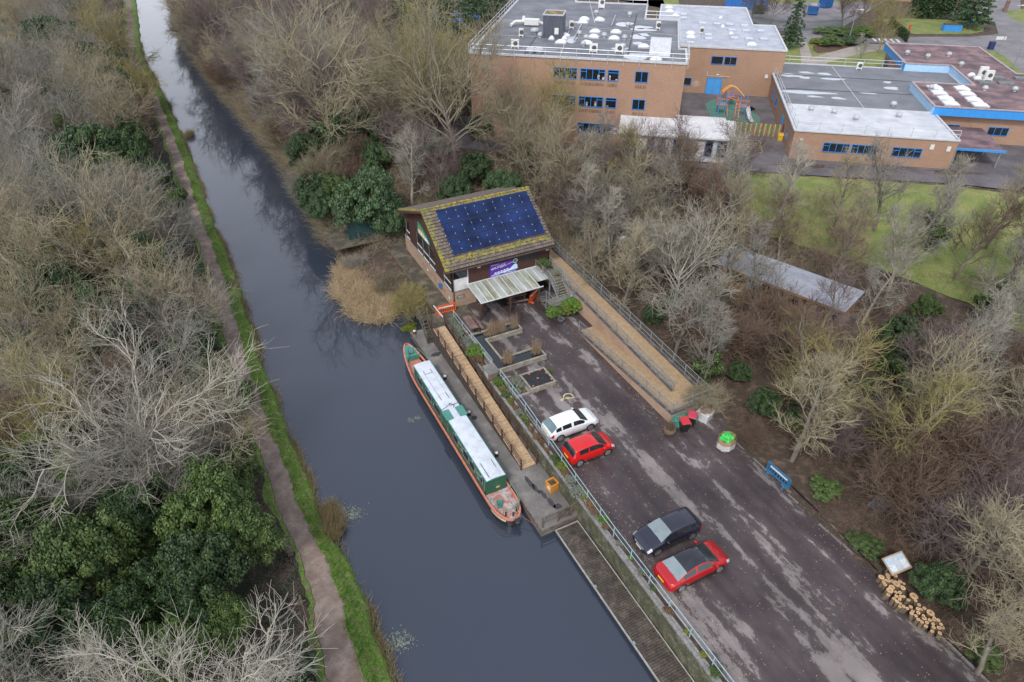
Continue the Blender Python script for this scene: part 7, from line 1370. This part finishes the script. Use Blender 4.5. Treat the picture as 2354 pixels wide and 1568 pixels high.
# big reed bed beside the boardwalk
n = 5200; P_ = []
while len(P_) < n:
    a, c = rng.uniform(-9.5, -2.4), rng.uniform(3.0, 16.5)
    if c > 16.4 or a > -3.0 or (a + 5.7) ** 2 / (9.5 + 2.5 * math.sin(c * 1.3)) + (c - 9.6) ** 2 / 40 > 1: continue
    P_.append((*F(a, c), 0.))
C = np.array(P_); 
rb_ = M('reed_straw', (.64, .50, .32), (.44, .32, .19), world=True, scale=1.2, fine=(6, .35))
D = np.stack([rng.normal(-.25, .38, n), rng.normal(-.1, .38, n), np.ones(n)], 1); V, Fc = tubes(grow(C, D, rng.uniform(.8, 1.9, n), 4, .22, -.15, rng), np.full(n, .02), np.full(n, .007)); tag(link('reed_bed', npmesh('reed_bed', V, Fc, rb_)), kind='stuff')
for (a, c, sc, kind, lb_) in [(-3.0, 3.4, .55, 'lichen', 'yellow-stemmed willow shrub growing out of the water by the boardwalk'), (-3.6, 8.5, .45, 'tan', 'thin bare shrub among the reeds beside the boardwalk'), (-5.5, 14.5, .35, 'pale', 'pale bare shrub in front of the fishing platform')]: x, y = F(a, c); put_tree('shrub', x, y, 0.1, sc, kind, lb_, None, name='bare_shrub', sz=.9)
x, y = F(-3.9, 1.7); put_leafy(x, y, -.1, .3, 'yellow', 'small bright green tuft floating at the edge of the reeds', None, .5)
# brown brambles and fallen twigs in the woods
def scatter(n, f): 
    o_ = []
    while len(o_) < n:
        q = f()
        if q is not None: o_.append(q)
    return np.array(o_)
def fr_():
    y = random.uniform(14, 76); x = random.uniform(8, 66); wx, wy = Fi(x, y); sx_, sy_ = SF(x, y)
    if wx < 12.8 - (1.2 if wy < -28 else 0) or sy_ > -14: return None
    if x > 33 and y > 60: return None
    cx, cy = x - 25.7, y - 54.9; lx_ = cx * math.cos(R(-42)) + cy * math.sin(R(-42)); ly_ = -cx * math.sin(R(-42)) + cy * math.cos(R(-42))
    if abs(lx_) < 6.4 and abs(ly_) < 3.3: return None
    if math.sin(x * .55 + 1) + math.sin(y * .6 + x * .2) + random.gauss(0, .6) < -.35: return None
    return (x, y, TZ(x, y) - .05)
n = 42000; C = scatter(n, fr_); D = np.stack([rng.normal(0, .9, n), rng.normal(0, .9, n), np.abs(rng.normal(.7, .4, n))], 1); V, Fc = tubes(grow(C, D, rng.uniform(.4, 1.6, n), 3, .3, -.14, rng), np.full(n, .011), np.full(n, .005)); tag(link('bramble_undergrowth', npmesh('bramble_undergrowth', V, Fc, TW['brown'])), kind='stuff')
def fl_():
    y = 10 + 120 * random.random() ** 1.4; x = xl(y) - sum(wpath(y)) - .3 - 30 * random.random() ** 1.5
    return (x, y, ground(x, y) - .1) if inview(x, y, 1, 30) else None
n = 26000; C = scatter(n, fl_); D = np.stack([rng.normal(0, .9, n), rng.normal(0, .9, n), np.abs(rng.normal(.8, .4, n))], 1); V, Fc = tubes(grow(C, D, rng.uniform(.4, 1.5, n), 3, .3, -.12, rng), np.full(n, .011), np.full(n, .005)); tag(link('woodland_undergrowth', npmesh('woodland_undergrowth', V, Fc, TW['purple'])), kind='stuff')
def fi_():
    y = random.uniform(60, 84); x = random.uniform(-28, 36); wx, wy = Fi(x, y); sx_, sy_ = SF(x, y)
    if x < xr(y) + 1 or (-8 < wx < 13 and wy < 14) or sy_ > -10: return None
    return (x, y, zr(x, y) - .05)
n = 20000; C = scatter(n, fi_); D = np.stack([rng.normal(0, .7, n), rng.normal(0, .7, n), np.abs(rng.normal(1, .4, n))], 1); V, Fc = tubes(grow(C, D, rng.uniform(.5, 2.2, n), 3, .25, -.08, rng), np.full(n, .012), np.full(n, .005)); tag(link('scrub', npmesh('scrub', V, Fc, TW['tan'])), kind='stuff')

def fb_():
    y = 64 + 130 * random.random() ** 1.3; x = xr(y) + abs(random.gauss(0, 2.2))
    if Fi(x, y)[1] < 21 and Fi(x, y)[0] > -8: return None
    return (x, y, zr(x, y) - .05)
n = 20000; C = scatter(n, fb_); D = np.stack([rng.normal(-.3, .7, n), rng.normal(-.1, .6, n), np.abs(rng.normal(.9, .4, n))], 1); V, Fc = tubes(grow(C, D, rng.uniform(.5, 2.4, n), 3, .22, -.12, rng), np.full(n, .014), np.full(n, .006)); tag(link('bank_scrub', npmesh('bank_scrub', V, Fc, TW['tan'])), kind='stuff')
pq = []; tries = 0
while tries < 2500 and len(pq) < 34:
    tries += 1; y = 70 + 110 * random.random() ** 1.4; x = xr(y) + 1 + 45 * random.random() ** 1.4; sx_, sy_ = SF(x, y); wx, wy = Fi(x, y)
    if sx_ > -5 or (-9 < wx < 15 and wy < 19) or not okplace(x, y, pq, 4.5) or not inview(x, y, 3, 10): continue
    pq.append((x, y)); k_ = random.random(); kk_ = 'dark' if k_ < .45 else ('blue' if k_ < .8 else 'mid')
    put_leafy(x, y, ground(x, y) - .1, random.uniform(.5, 1.0), kk_, '%s ivy or holly clump %s' % ({'dark': 'dark', 'blue': 'deep green', 'mid': 'lighter green'}[kk_], 'in the far wood right of the canal' if y > 105 else 'in the wood before the tall brick block'), 'evergreen clumps in the wood right of the canal', random.uniform(1.0, 2.0))

ps = []; tries = 0
while tries < 3000 and len(ps) < 52:
    tries += 1; y = 75 + 125 * random.random() ** 1.3; x = xr(y) + .6 + 7 * random.random()
    if not okplace(x, y, ps, 2.6) or not inview(x, y, 3, 10): continue
    ps.append((x, y)); k_ = random.choice(['grey', 'tan', 'brown', 'purple']); put_tree('shrub', x, y, zr(x, y) - .1, random.uniform(.6, .95), k_, 'bare %s shrub overhanging the water on the right bank %s' % (colr[k_], 'beyond the holly' if y < 115 else 'near the top of the photo'), 'bare shrubs along the right bank', name='bare_shrub')
# ================================================================ SMALL THINGS ROUND THE YARD
def at(x, y, z=2.2): X, Y = F(x, y); return (X, Y, z)
# log pile at the edge of the wood: positions read off the photo, every log a thing
LOGS = [(250,315,20),(270,335,12),(265,355,14),(285,380,13),(300,295,16),(330,275,14),(310,320,14),(370,305,15),(310,350,16),(370,370,26),(395,385,15),(330,400,20),(345,350,15),(315,425,24),(298,452,14),(430,365,10),(430,405,18),(405,350,14),(372,440,12),(402,447,13),(402,468,13),(366,468,13),(350,490,14),(435,472,12),(395,495,12),(380,515,13),(460,500,13),(402,530,12),(390,550,12),(425,550,12),(452,562,12),(480,548,13),(515,470,27),(530,512,11),(548,535,13),(535,565,13),(505,590,12),(500,608,13),(545,597,14),(528,622,12),(572,575,12),(598,567,13),(580,618,10),(540,655,13),(588,648,15),(572,678,13),(645,600,27),(632,660,13),(620,682,13),(603,702,13),(667,657,14),(682,642,12),(705,665,13),(670,690,12),(703,717,15),(670,722,13),(652,742,12),(735,695,12),(745,717,12),(723,762,13)]
lbk = M('log_bark', (.10, .075, .045), (.19, .145, .09), rough=.95, scale=8, rnd=.15); lct = M('log_cut', (.50, .30, .15), (.62, .42, .24), rough=.85, scale=9, rnd=.15); lrg = M('log_heart', (.30, .15, .07), (.42, .24, .12), scale=12)
for i, (a, c, r_) in enumerate(LOGS):
    u, v = (3400 + a / 1.992) / 1.7408, (2150 + c / 1.992) / 1.7408; h = random.uniform(.42, .58); x, y = G(u, v, 2.2 + h); r = r_ * .0084
    lab = 'very thick sawn log in the log pile' if r_ > 22 else ('thick log at the far end of the pile below the info board' if r_ > 17 else ('upright cut log in the %s of the log pile' % ('far third' if a + c < 760 else ('middle' if a + c < 1180 else 'near third'))))
    t = T('log', lab, 'log', (x, y, 2.2), random.random() * 6, 'cut logs stacked at the edge of the car park'); b = B(); n = 10; w_ = [1 + random.uniform(-.1, .1) for _ in range(n)]; dx, dy = random.uniform(-.05, .05), random.uniform(-.05, .05)
    pts_ = [(r * w_[k] * math.cos(k * 6.283 / n), r * w_[k] * math.sin(k * 6.283 / n)) for k in range(n)]
    b.add([(x_ * 1.05 - dx, y_ * 1.05 - dy, 0) for x_, y_ in pts_] + [(x_ + dx, y_ + dy, h) for x_, y_ in pts_], [(k, (k + 1) % n, n + (k + 1) % n, n + k) for k in range(n)]); b.put('bark', lbk, t)
    b = B(); b.add([(x_ + dx, y_ + dy, h + .001) for x_, y_ in pts_], [tuple(range(n))]); b.add([(x_ * .4 + dx, y_ * .4 + dy, h + .004) for x_, y_ in pts_], [tuple(range(n))], 1); b.put('cut_face', [lct, lrg], t)
# information board
ib = T('information_board', 'tilted wooden information board with printed panels above the log pile', 'information board', at(12.55, -39.0), TH + R(-6)); b = B()
for s in (-1, 1): b.box(s * .6 - .05, s * .6 + .05, -.05, .05, 0, .95)
b.put('leg', oldwood, ib)
def tiltbox(b, x0, x1, y0, y1, z, th, m=0): k_ = .38; b.hexa([(x0, y0, z + y0 * k_), (x1, y0, z + y0 * k_), (x1, y1, z + y1 * k_), (x0, y1, z + y1 * k_)], [(x0, y0, z + th + y0 * k_), (x1, y0, z + th + y0 * k_), (x1, y1, z + th + y1 * k_), (x0, y1, z + th + y1 * k_)], m)
b = B(); tiltbox(b, -.78, .78, -.5, .5, 1.0, .06); b.put('frame', M('board_frame', (.30, .22, .13), (.4, .3, .2)), ib)
b = B(); tiltbox(b, -.7, .7, -.42, .42, 1.06, .006); b.put('panel', M('board_panel', (.42, .45, .46), (.5, .52, .52), rough=.3), ib)
for k, (x0, x1, y0, y1) in enumerate([(-.66, -.25, -.36, .0), (-.66, -.3, .04, .36), (-.2, .2, -.3, .3), (.26, .64, -.38, .1), (.26, .64, .14, .36)]): b = B(); tiltbox(b, x0, x1, y0, y1, 1.067, .004); b.put('printed_sheet', M('sheet_%d' % (k % 3), [(.62, .66, .68), (.4, .55, .66), (.5, .52, .55)][k % 3], (.35, .42, .5), scale=9, lo=.5, hi=.62), ib)
# wheelie bins, bags, pot, pallet box
bb0 = None
for (x, y, rz, lb_, lid) in [(9.05, -23.25, R(-15), 'wheelie bin with square bright red lid nearest the ramp corner', (.55, .035, .04)), (9.95, -23.0, R(-50), 'wheelie bin with pinkish red lid behind the other bin', (.50, .05, .09))]:
    t = T('wheelie_bin', lb_, 'bin', at(x, y), TH + rz, 'red-lidded bins by the ramp landing'); b = B(); b.hexa([(-.26, -.24, .08), (.26, -.24, .08), (.26, .26, .08), (-.26, .26, .08)], [(-.33, -.34, .98), (.33, -.34, .98), (.33, .34, .98), (-.33, .34, .98)]); b.put('body', blackpl, t)
    b = B(); b.hexa([(-.36, -.38, .98), (.36, -.38, .98), (.36, .4, 1.0), (-.36, .4, 1.0)], [(-.33, -.34, 1.05), (.33, -.34, 1.05), (.33, .38, 1.09), (-.33, .38, 1.09)]); b.put('lid', M('lid_red_%d' % int(lid[1] * 1000), lid, tuple(k * .85 for k in lid), rough=.45), t)
    for s in (-1, 1): b = B(); b.tube((s * .27, .3, .11), (s * .33, .3, .11), .11, .11, 12); b.put('wheel', tyre, t)
def blob(name, label, cat, loc, sx_, sy_, sz_, mat, seed, jag=.22, n=18, m=9, top=None):
    rr = random.Random(seed); b = B(); vs = []
    for j in range(m + 1):
        ph = math.pi / 2 * j / m
        for i in range(n):
            th = 6.283 * i / n; k = 1 + rr.uniform(-jag, jag) * (.5 if j in (0,) else 1); r_ = math.cos(ph) ** .5 * k; vs.append((sx_ * r_ * math.cos(th), sy_ * r_ * math.sin(th), sz_ * math.sin(ph) * (1 + rr.uniform(-jag, jag) * .5)))
    b.add(vs, [(j * n + i, j * n + (i + 1) % n, (j + 1) * n + (i + 1) % n, (j + 1) * n + i) for j in range(m) for i in range(n)]); return b.top(name, label, cat, mat, loc, 0)
blob('netting_heap', 'crumpled heap of green netting behind the red-lidded bins', 'netting', at(9.3, -22.65), .75, .5, .8, M('green_netting', (.02, .17, .14), (.05, .26, .2), scale=7, rough=.7), 3, .3)
blob('netting_heap', 'smaller heap of green netting beside the white bulk bag', 'netting', at(10.4, -22.55), .5, .4, .7, MATS['green_netting'], 5, .3)
bk = T('bulk_bag', 'white woven bulk bag filled with rubble at the ramp landing corner', 'bag', at(11.3, -22.95), TH + R(20)); b = B(); b.hexa([(-.42, -.42, 0), (.42, -.42, 0), (.42, .42, 0), (-.42, .42, 0)], [(-.52, -.5, .8), (.5, -.52, .78), (.52, .5, .82), (-.5, .52, .8)]); b.put('bag', M('woven_white', (.55, .56, .58), (.72, .72, .72), scale=5, rough=.6), bk, smooth=False)
b = B(); rr = random.Random(2); b.add([(.47 * math.cos(a) * (1 + rr.uniform(-.1, .1)), .47 * math.sin(a), .83 + rr.uniform(-.02, .06)) for a in np.linspace(0, 6.283, 13)[:-1]] + [(0, 0, .92)], [(i, (i + 1) % 12, 12) for i in range(12)]); b.put('rubble', M('rubble', (.25, .14, .09), (.4, .3, .24), scale=9), bk)
b = B(); [b.path([(sx1 * .5, sy1 * .5, .78), (sx1 * .42, sy1 * .3, 1.0), (sx1 * .2, sy1 * .5, .85)], .03, 5) for sx1 in (-1, 1) for sy1 in (-1, 1)]; b.put('handle', white, bk)
pt = T('plant_pot', 'wide brown pot of dead plants by the foot of the ramp wall', 'pot', at(7.95, -22.95)); b = B(); b.lathe((0, 0, 0), [(.32, 0), (.46, .15), (.48, .5), (.44, .52)], 16); b.put('pot', M('brown_pot', (.13, .09, .06), (.18, .13, .09), rough=.6), pt, smooth=True); n = 500; D = rng.normal(0, .6, (n, 3)); D[:, 2] = abs(D[:, 2]) + .4; V, Fc = tubes(grow(rng.normal(0, .14, (n, 3)) * [1, 1, 0] + [0, 0, .45], D, rng.uniform(.3, .7, n), 2, .3, 0, rng), np.full(n, .009), np.full(n, .004)); link('dead_plant', npmesh('dead_plant', V, Fc, TW['brown']), pt)
pb = T('pallet_box', 'octagonal cardboard box wrapped in film, heaped with bright green bags', 'box', at(10.75, -26.0), TH + R(10)); o8 = [(.72 * math.cos(k * math.pi / 4 + .39), .62 * math.sin(k * math.pi / 4 + .39)) for k in range(8)]
b = B(); b.add([(x * .95, y * .95, .12) for x, y in o8] + [(x, y, .98) for x, y in o8], [(k, (k + 1) % 8, 8 + (k + 1) % 8, 8 + k) for k in range(8)]); b.prism([(x * .9, y * .9) for x, y in o8], .12, .7); b.put('cardboard', M('cardboard', (.36, .22, .12), (.42, .27, .16)), pb)
b = B(); b.add([(x * 1.03, y * 1.03, .1) for x, y in o8] + [(x * 1.04, y * 1.04, .62) for x, y in o8], [(k, (k + 1) % 8, 8 + (k + 1) % 8, 8 + k) for k in range(8)]); b.put('film_wrap', M('film', (.45, .42, .42), (.6, .58, .58), scale=6, rough=.3), pb)
b = B(); b.box(-.6, .6, -.5, .5, 0, .1); b.put('pallet', oldwood, pb)
for k, (x, y, z) in enumerate([(-.25, -.2, .85), (.22, -.15, .88), (0, .22, .9), (.3, .25, .85), (-.3, .22, .82), (.02, 0, 1.0)]):
    b = B(); rr = random.Random(k); vs = []; n, m = 10, 6
    for j in range(m + 1):
        for i in range(n): ph = math.pi * j / m - math.pi / 2; th = 6.283 * i / n; q = 1 + rr.uniform(-.2, .2); vs.append((x + .27 * q * math.cos(ph) * math.cos(th), y + .24 * q * math.cos(ph) * math.sin(th), z + .17 * math.sin(ph) * q))
    b.add(vs, [(j * n + i, j * n + (i + 1) % n, (j + 1) * n + (i + 1) % n, (j + 1) * n + i) for j in range(m) for i in range(n)]); b.put('green_bag', M('bag_green', (.04, .42, .07), (.08, .55, .12), rough=.35, scale=5), pb)
# litter seen among the trees: blue lamp-like covers, tarp, bathtub-like planter
for (u, v, nm, lb_, cat, mt, sz_) in [(2022, 1160, 'grey_slab', 'flat grey slab lying among the trees right of the car park', 'slab', M('slab_grey', (.10, .10, .12), (.15, .15, .17)), (1.5, 1.0, .12)), (2145, 1222, 'blue_crate', 'dark blue open crate among the trees above the info board', 'crate', M('crate_blue', (.04, .07, .13), (.07, .1, .17)), (1.5, .9, .5)), (2190, 1255, 'white_bag', 'small white plastic bag on the ground in the right wood', 'bag', white, (.4, .35, .25)), (2245, 1275, 'green_tarp', 'crumpled teal tarpaulin at the right edge of the wood', 'tarpaulin', M('tarp_teal', (.08, .25, .2), (.15, .35, .28)), (.9, .6, .3)), (2240, 1300, 'yellow_mat', 'pale yellow mat lying beside the teal tarpaulin', 'mat', M('mat_yellow', (.36, .36, .12), (.4, .4, .16)), (1.3, .7, .08))]:
    x, y = G(u, v, 2.2); b = B(); w_, d_, h_ = sz_
    if 'bag' in nm or 'tarp' in nm: blob(nm, lb_, cat, (x, y, 2.15), w_ / 2, d_ / 2, h_, mt, int(u)); continue
    if 'crate' in nm:
        for s in (-1, 1): b.box(s * (w_ / 2) - .05, s * (w_ / 2) + .05, -d_ / 2, d_ / 2, 0, h_); b.box(-w_ / 2 + .05, w_ / 2 - .05, s * d_ / 2 - .05, s * d_ / 2 + .05, 0, h_)
    else: b.hexa([(-w_ / 2, -d_ / 2, 0), (w_ / 2, -d_ / 2, 0), (w_ / 2, d_ / 2, 0), (-w_ / 2, d_ / 2, 0)], [(-w_ / 2, -d_ / 2, h_), (w_ / 2 * .95, -d_ / 2, h_ * 1.3), (w_ / 2, d_ / 2 * .96, h_), (-w_ / 2, d_ / 2, h_ * 1.2)])
    b.top(nm, lb_, cat, mt, (x, y, 2.16), R(35))
x, y = G(2325, 1450, 3.0); b = B(); b.path([(.9 * math.cos(a), .5 * math.sin(a), 1 + .5 * math.sin(a)) for a in np.linspace(0, 3.3, 14)], .03, 6); b.top('blue_hose', 'bright blue hose looping through the branches at the right edge', 'hose', M('hose_blue', (.02, .2, .6), (.03, .25, .65)), (x, y, 2.2))
# potted plants round the stairs
def pot(label, x, y, sc, kind, r=.22, h=.34, z=2.2, mat=None, g='potted plants around the steel stairs', sq=False):
    t = T('potted_plant', label, 'potted plant', at(x, y, z), 0, g); b = B()
    if sq: b.box(-r * 1.3, r * 1.3, -r, r, 0, h)
    else: b.lathe((0, 0, 0), [(r * .75, 0), (r, h), (r * 1.05, h + .02), (r * .85, h + .02)], 14)
    b.put('pot', mat or M('dark_pot', (.05, .035, .03), (.08, .06, .05)), t); c = link('foliage', random.choice(CL), t, (0, 0, h)); c.scale = (sc, sc, sc * 1.15); setmat(c, LF[kind]); return t
pot('lush bright fern in a box at the left corner under the stair landing', 7.6, -5.9, .30, 'bright', sq=True); pot('green plant in a dark pot beside the landing post', 8.35, -6.05, .22, 'mid', sq=True); pot('yellowish shrub in a brown box under the landing', 8.9, -5.95, .24, 'yellow', sq=True); pot('large green fern with orange leaves against the ramp wall', 9.75, -5.75, .38, 'bright', sq=True)
pot('round green bush in a pot on the top landing against the cladding', 9.5, -.5, .26, 'mid', z=4.2, mat=M('terracotta', (.50, .13, .04), (.42, .1, .03))); pot('small pale plant in an orange pot at the head of the steps', 9.9, -2.2, .14, 'grey', .14, .26, 4.2, MATS['terracotta'])
t = T('bucket_pot', 'blue-grey round pot standing alone in front of the stair landing', 'pot', at(7.95, -6.75)); b = B(); b.lathe((0, 0, 0), [(.24, 0), (.33, .42), (.34, .44), (.29, .44), (.27, .36)], 18); b.put('pot', M('pot_bluegrey', (.10, .13, .18), (.14, .17, .22), rough=.5), t, smooth=True); b = B(); b.lathe((0, 0, .36), [(.27, 0), (.26, .02)], 14); b.put('soil', soil, t)
# shrubs in the planted wall top and the beds
rr = random.Random(5); yv = -2.2; i_ = 0
phr = [( -6, 'at the head of the timber ramp'), (-11, 'beside the raised pond'), (-16, 'beside the black-sheeted bed'), (-21, 'below the white car'), (-27, 'between the red hatchback and the quay end'), (-60, 'above the pontoon')]
while yv > -46:
    sc = rr.uniform(.07, .17) * (1.35 if yv > -6.5 else 1) * (.75 if yv < -28 else 1); kind = 'grey' if yv > -6.5 else rr.choice(['grey', 'mid', 'bright', 'brown', 'yellow', 'brown', 'grey'])
    nmk = {'grey': 'silvery grey shrub', 'mid': 'low green plant', 'bright': 'bright green plant', 'brown': 'brown withered plant', 'yellow': 'yellow-green plant'}[kind]
    ph = [p_ for l_, p_ in phr if yv > l_][0]
    t = T('small_shrub', '%s in the wall-top border %s' % (nmk, ph), 'plant', at(-1.12 + rr.uniform(-.1, .12), yv, 2.12), rr.random() * 6, 'border plants on top of the retaining wall'); t.scale = (sc, sc, sc * 1.3); c = link('foliage', CL[i_ % 5], t); setmat(c, LF[kind]); c2 = link('stem', STEM, t)
    yv -= rr.uniform(.45, .95) * (1 if yv > -28 else 1.9); i_ += 1
for (x, y, sc, kind, lb_) in [(-1.15, -7.6, .30, 'bright', 'round bright green shrub leaning over the pale blue rail by the pond'), (.05, -12.9, .26, 'grey', 'silvery bush filling the left of the planted bed'), (.35, -12.4, .16, 'yellow', 'brownish green plant in the planted bed'), (-.2, -13.6, .15, 'grey', 'small grey plant at the near end of the planted bed'), (.45, -13.8, .09, 'yellow', 'small lime tuft in the corner of the planted bed'), (3.35, -12.6, .13, 'mid', 'weedy plant at the far right corner of the raised bed'), (-1.3, -24.9, .2, 'grey', 'straggly grey shrub spilling over the wall by the quay gate')]:
    t = T('small_shrub', lb_, 'plant', at(x, y, 2.15), 0); t.scale = (sc, sc, sc * 1.2); setmat(link('foliage', random.choice(CL), t), LF[kind]); link('stem', STEM, t)
# reeds in the raised ponds
for (x, y, rx, ry, n, lb_) in [(1.3, -5.9, .6, .35, 330, 'brown reeds in the far arm of the raised pond, left part'), (2.3, -5.9, .4, .35, 240, 'tall pale reeds in the middle of the far pond arm'), (3.5, -5.9, .35, .35, 200, 'brown reeds at the right end of the far pond arm'), (.75, -10.1, .4, .4, 330, 'tall reeds at the inner corner of the near pond arm'), (3.5, -10.1, .4, .4, 260, 'reeds at the right end of the near pond arm')]:
    C = np.stack([rng.normal(0, rx * .5, n), rng.normal(0, ry * .4, n), np.zeros(n)], 1); D = np.stack([rng.normal(0, .12, n), rng.normal(0, .12, n), np.ones(n)], 1); L = rng.uniform(.3, 1.5, n) ** 1.2
    V, Fc = tubes(grow(C, D, L, 2, .06, 0, rng), np.full(n, .010), np.full(n, .005)); tag(link('pond_reeds', npmesh('pond_reeds', V, Fc, M('pond_reed_tan', (.46, .34, .22), (.33, .23, .14), scale=2)), None, at(x, y, 2.5), TH), lb_, 'reeds', 'reeds in the raised pond')
# floating weed
for (u, v, n, r_, lb_) in [(945, 965, 60, .45, 'small pale weed patch floating left of the boat'), (958, 960, 40, .35, 'second pale weed patch floating beside the first'), (805, 1180, 260, 1.1, 'pale floating weed beside the reed clumps'), (920, 1475, 240, 1.1, 'pale floating weed near the bottom of the canal')]:
    x, y = G(u, v, 0.02); C = np.stack([rng.normal(0, r_ * .38, n), rng.normal(0, r_ * .3, n), np.zeros(n)], 1); V, Fc = leaves(C, np.tile([0, 0, 1.], (n, 1)), .055, rng, .1); tag(link('floating_weed', npmesh('floating_weed', V, Fc, LF['grey']), None, (x, y, .025)), lb_, 'water weed', 'floating weed patches')
# towpath fences and the bench by the path at the bottom
tf = T('towpath_fence', 'mossy post and rail along the water side of the towpath at the bottom edge', 'fence', (0, 0, 0)); p1 = G(788, 1425, 1.5); p2 = G(842, 1580, 1.5); fence_rail(tf, [(*p1, .55), (*p2, .55)], h=.95, rails=(1.0,), post=1.8, mat=MATS['mossy_board'])
tf = T('towpath_fence', 'leaning picket fence of grey boards at the bottom of the left wood', 'fence', (0, 0, 0)); p1 = G(722, 1492, 1.2); p2 = G(632, 1580, 1.2); fence_rail(tf, [(*p1, .6), (*p2, .6)], h=.9, rails=(.95, .3), post=1.8); n = 16
for k in range(n): b = B(); t_ = (k + .5) / n; b.obox((p1[0] + (p2[0] - p1[0]) * t_, p1[1] + (p2[1] - p1[1]) * t_ + .06, 1.1), (.14, .03, 1.0), math.atan2(p2[1] - p1[1], p2[0] - p1[0]), 0, .12); b.put('board', oldwood, tf)
tf = T('towpath_fence', 'low mossy rail on the wood side of the towpath near the bottom', 'fence', (0, 0, 0)); p1 = G(690, 1375, 1.0); p2 = G(722, 1482, 1.0); fence_rail(tf, [(*p1, .6), (*p2, .6)], h=.6, rails=(1.0,), post=1.8, mat=MATS['mossy_board'])
x, y = G(662, 1255, .9); bn = T('bench', 'weathered grey bench beside the towpath under the ivy', 'bench', (x, y, .62), R(118)); b = B(); [b.box(-.7, .7, -.2 + k * .13, -.09 + k * .13, .42, .46) for k in range(3)]; b.put('seat', oldwood, bn)
for s in (-1, 1): b = B(); b.box(s * .6 - .04, s * .6 + .04, -.18, .18, 0, .42); b.put('leg', oldwood, bn)
b = B(); b.bar((-.7, .24, .7), (.7, .24, .7), .03, .2); b.put('backrest', oldwood, bn)
# lamp post in the wood beside the ramp
for (u, v, h, lb_) in [(1420, 640, 4.6, 'black lamp post with white head among twigs beside the ramp')]:
    x, y = G(u, v, 2.3); t = T('street_lamp', lb_, 'lamp post', (x, y, 2.2), R(40)); b = B(); b.tube((0, 0, 0), (0, 0, h), .06, .05, 8); b.put('post', blackpl, t); b = B(); b.box(-.15, .45, -.14, .14, h, h + .12); b.put('lamp_head', white, t)
# loose leaves and grit on the tarmac, kerb, drain, green mesh fence behind the centre
n = 2600; P_ = []
while len(P_) < n:
    a, c = rng.uniform(-.5, 12.2), rng.uniform(-50, -3); e_ = min(abs(a - 12), abs(a + .4), abs(a - 8.5) if c > -23 else 9)
    if (8.5 < a and c > -22.6) or a > 11.3 + .04 * (c + 50) * 0.6 or rng.random() > .12 + .88 * math.exp(-e_ / .6): continue
    P_.append((*F(a, c), 2.212))
V, Fc = leaves(np.array(P_), np.tile([0, 0, 1.], (n, 1)), .035, rng, .12); tag(link('fallen_leaves', npmesh('fallen_leaves', V, Fc, M('leaf_fall', (.40, .22, .11), (.55, .38, .22), world=True, scale=11))), kind='stuff')
b = B(); b.lathe((0, 0, 0), [(.33, 0), (.33, .006), (.28, .007), (.28, .003), (.1, .003)], 20); b.top('drain_cover', 'round dark drain cover between the painted wheelchair and the white car', 'drain cover', M('drain_iron', (.05, .035, .035), (.09, .06, .06), scale=9), at(3.4, -17.1, 2.204))
kb = T('kerb_edging', 'broken concrete kerb between the car park and the wood', 'kerb', (*F(0, 0), 0), TH); yv = -26
while yv > -47: b = B(); xx = 11.72 - .25 * (yv < -31) + rr.uniform(-.05, .05); b.box(xx, xx + .12, yv - .88, yv, 2.1, 2.27 + rr.uniform(-.02, .02)); b.put('kerb_stone', M('kerb_concrete', (.12, .11, .10), (.2, .185, .17), scale=4), kb) if rr.random() < .8 else None; yv -= .92
gm = T('mesh_fence', 'dark green mesh fence running behind the centre', 'fence', (*F(0, 0), 0), TH); b = B(); b.hexa([(-5, 17.6, 2.2), (13, 15.6, 2.2), (13, 15.64, 2.2), (-5, 17.64, 2.2)], [(-5, 17.6, 4.3), (13, 15.6, 4.3), (13, 15.64, 4.3), (-5, 17.64, 4.3)]); b.put('mesh_panel', M('mesh_green', (.012, .045, .045), (.02, .06, .06), rough=.7), gm)
for k in range(8): x_ = -5 + 18 * k / 7; b = B(); b.box(x_ - .04, x_ + .04, 17.5 - .111 * (x_ + 5), 17.58 - .111 * (x_ + 5), 2.0, 4.4); b.put('post', fm, gm)
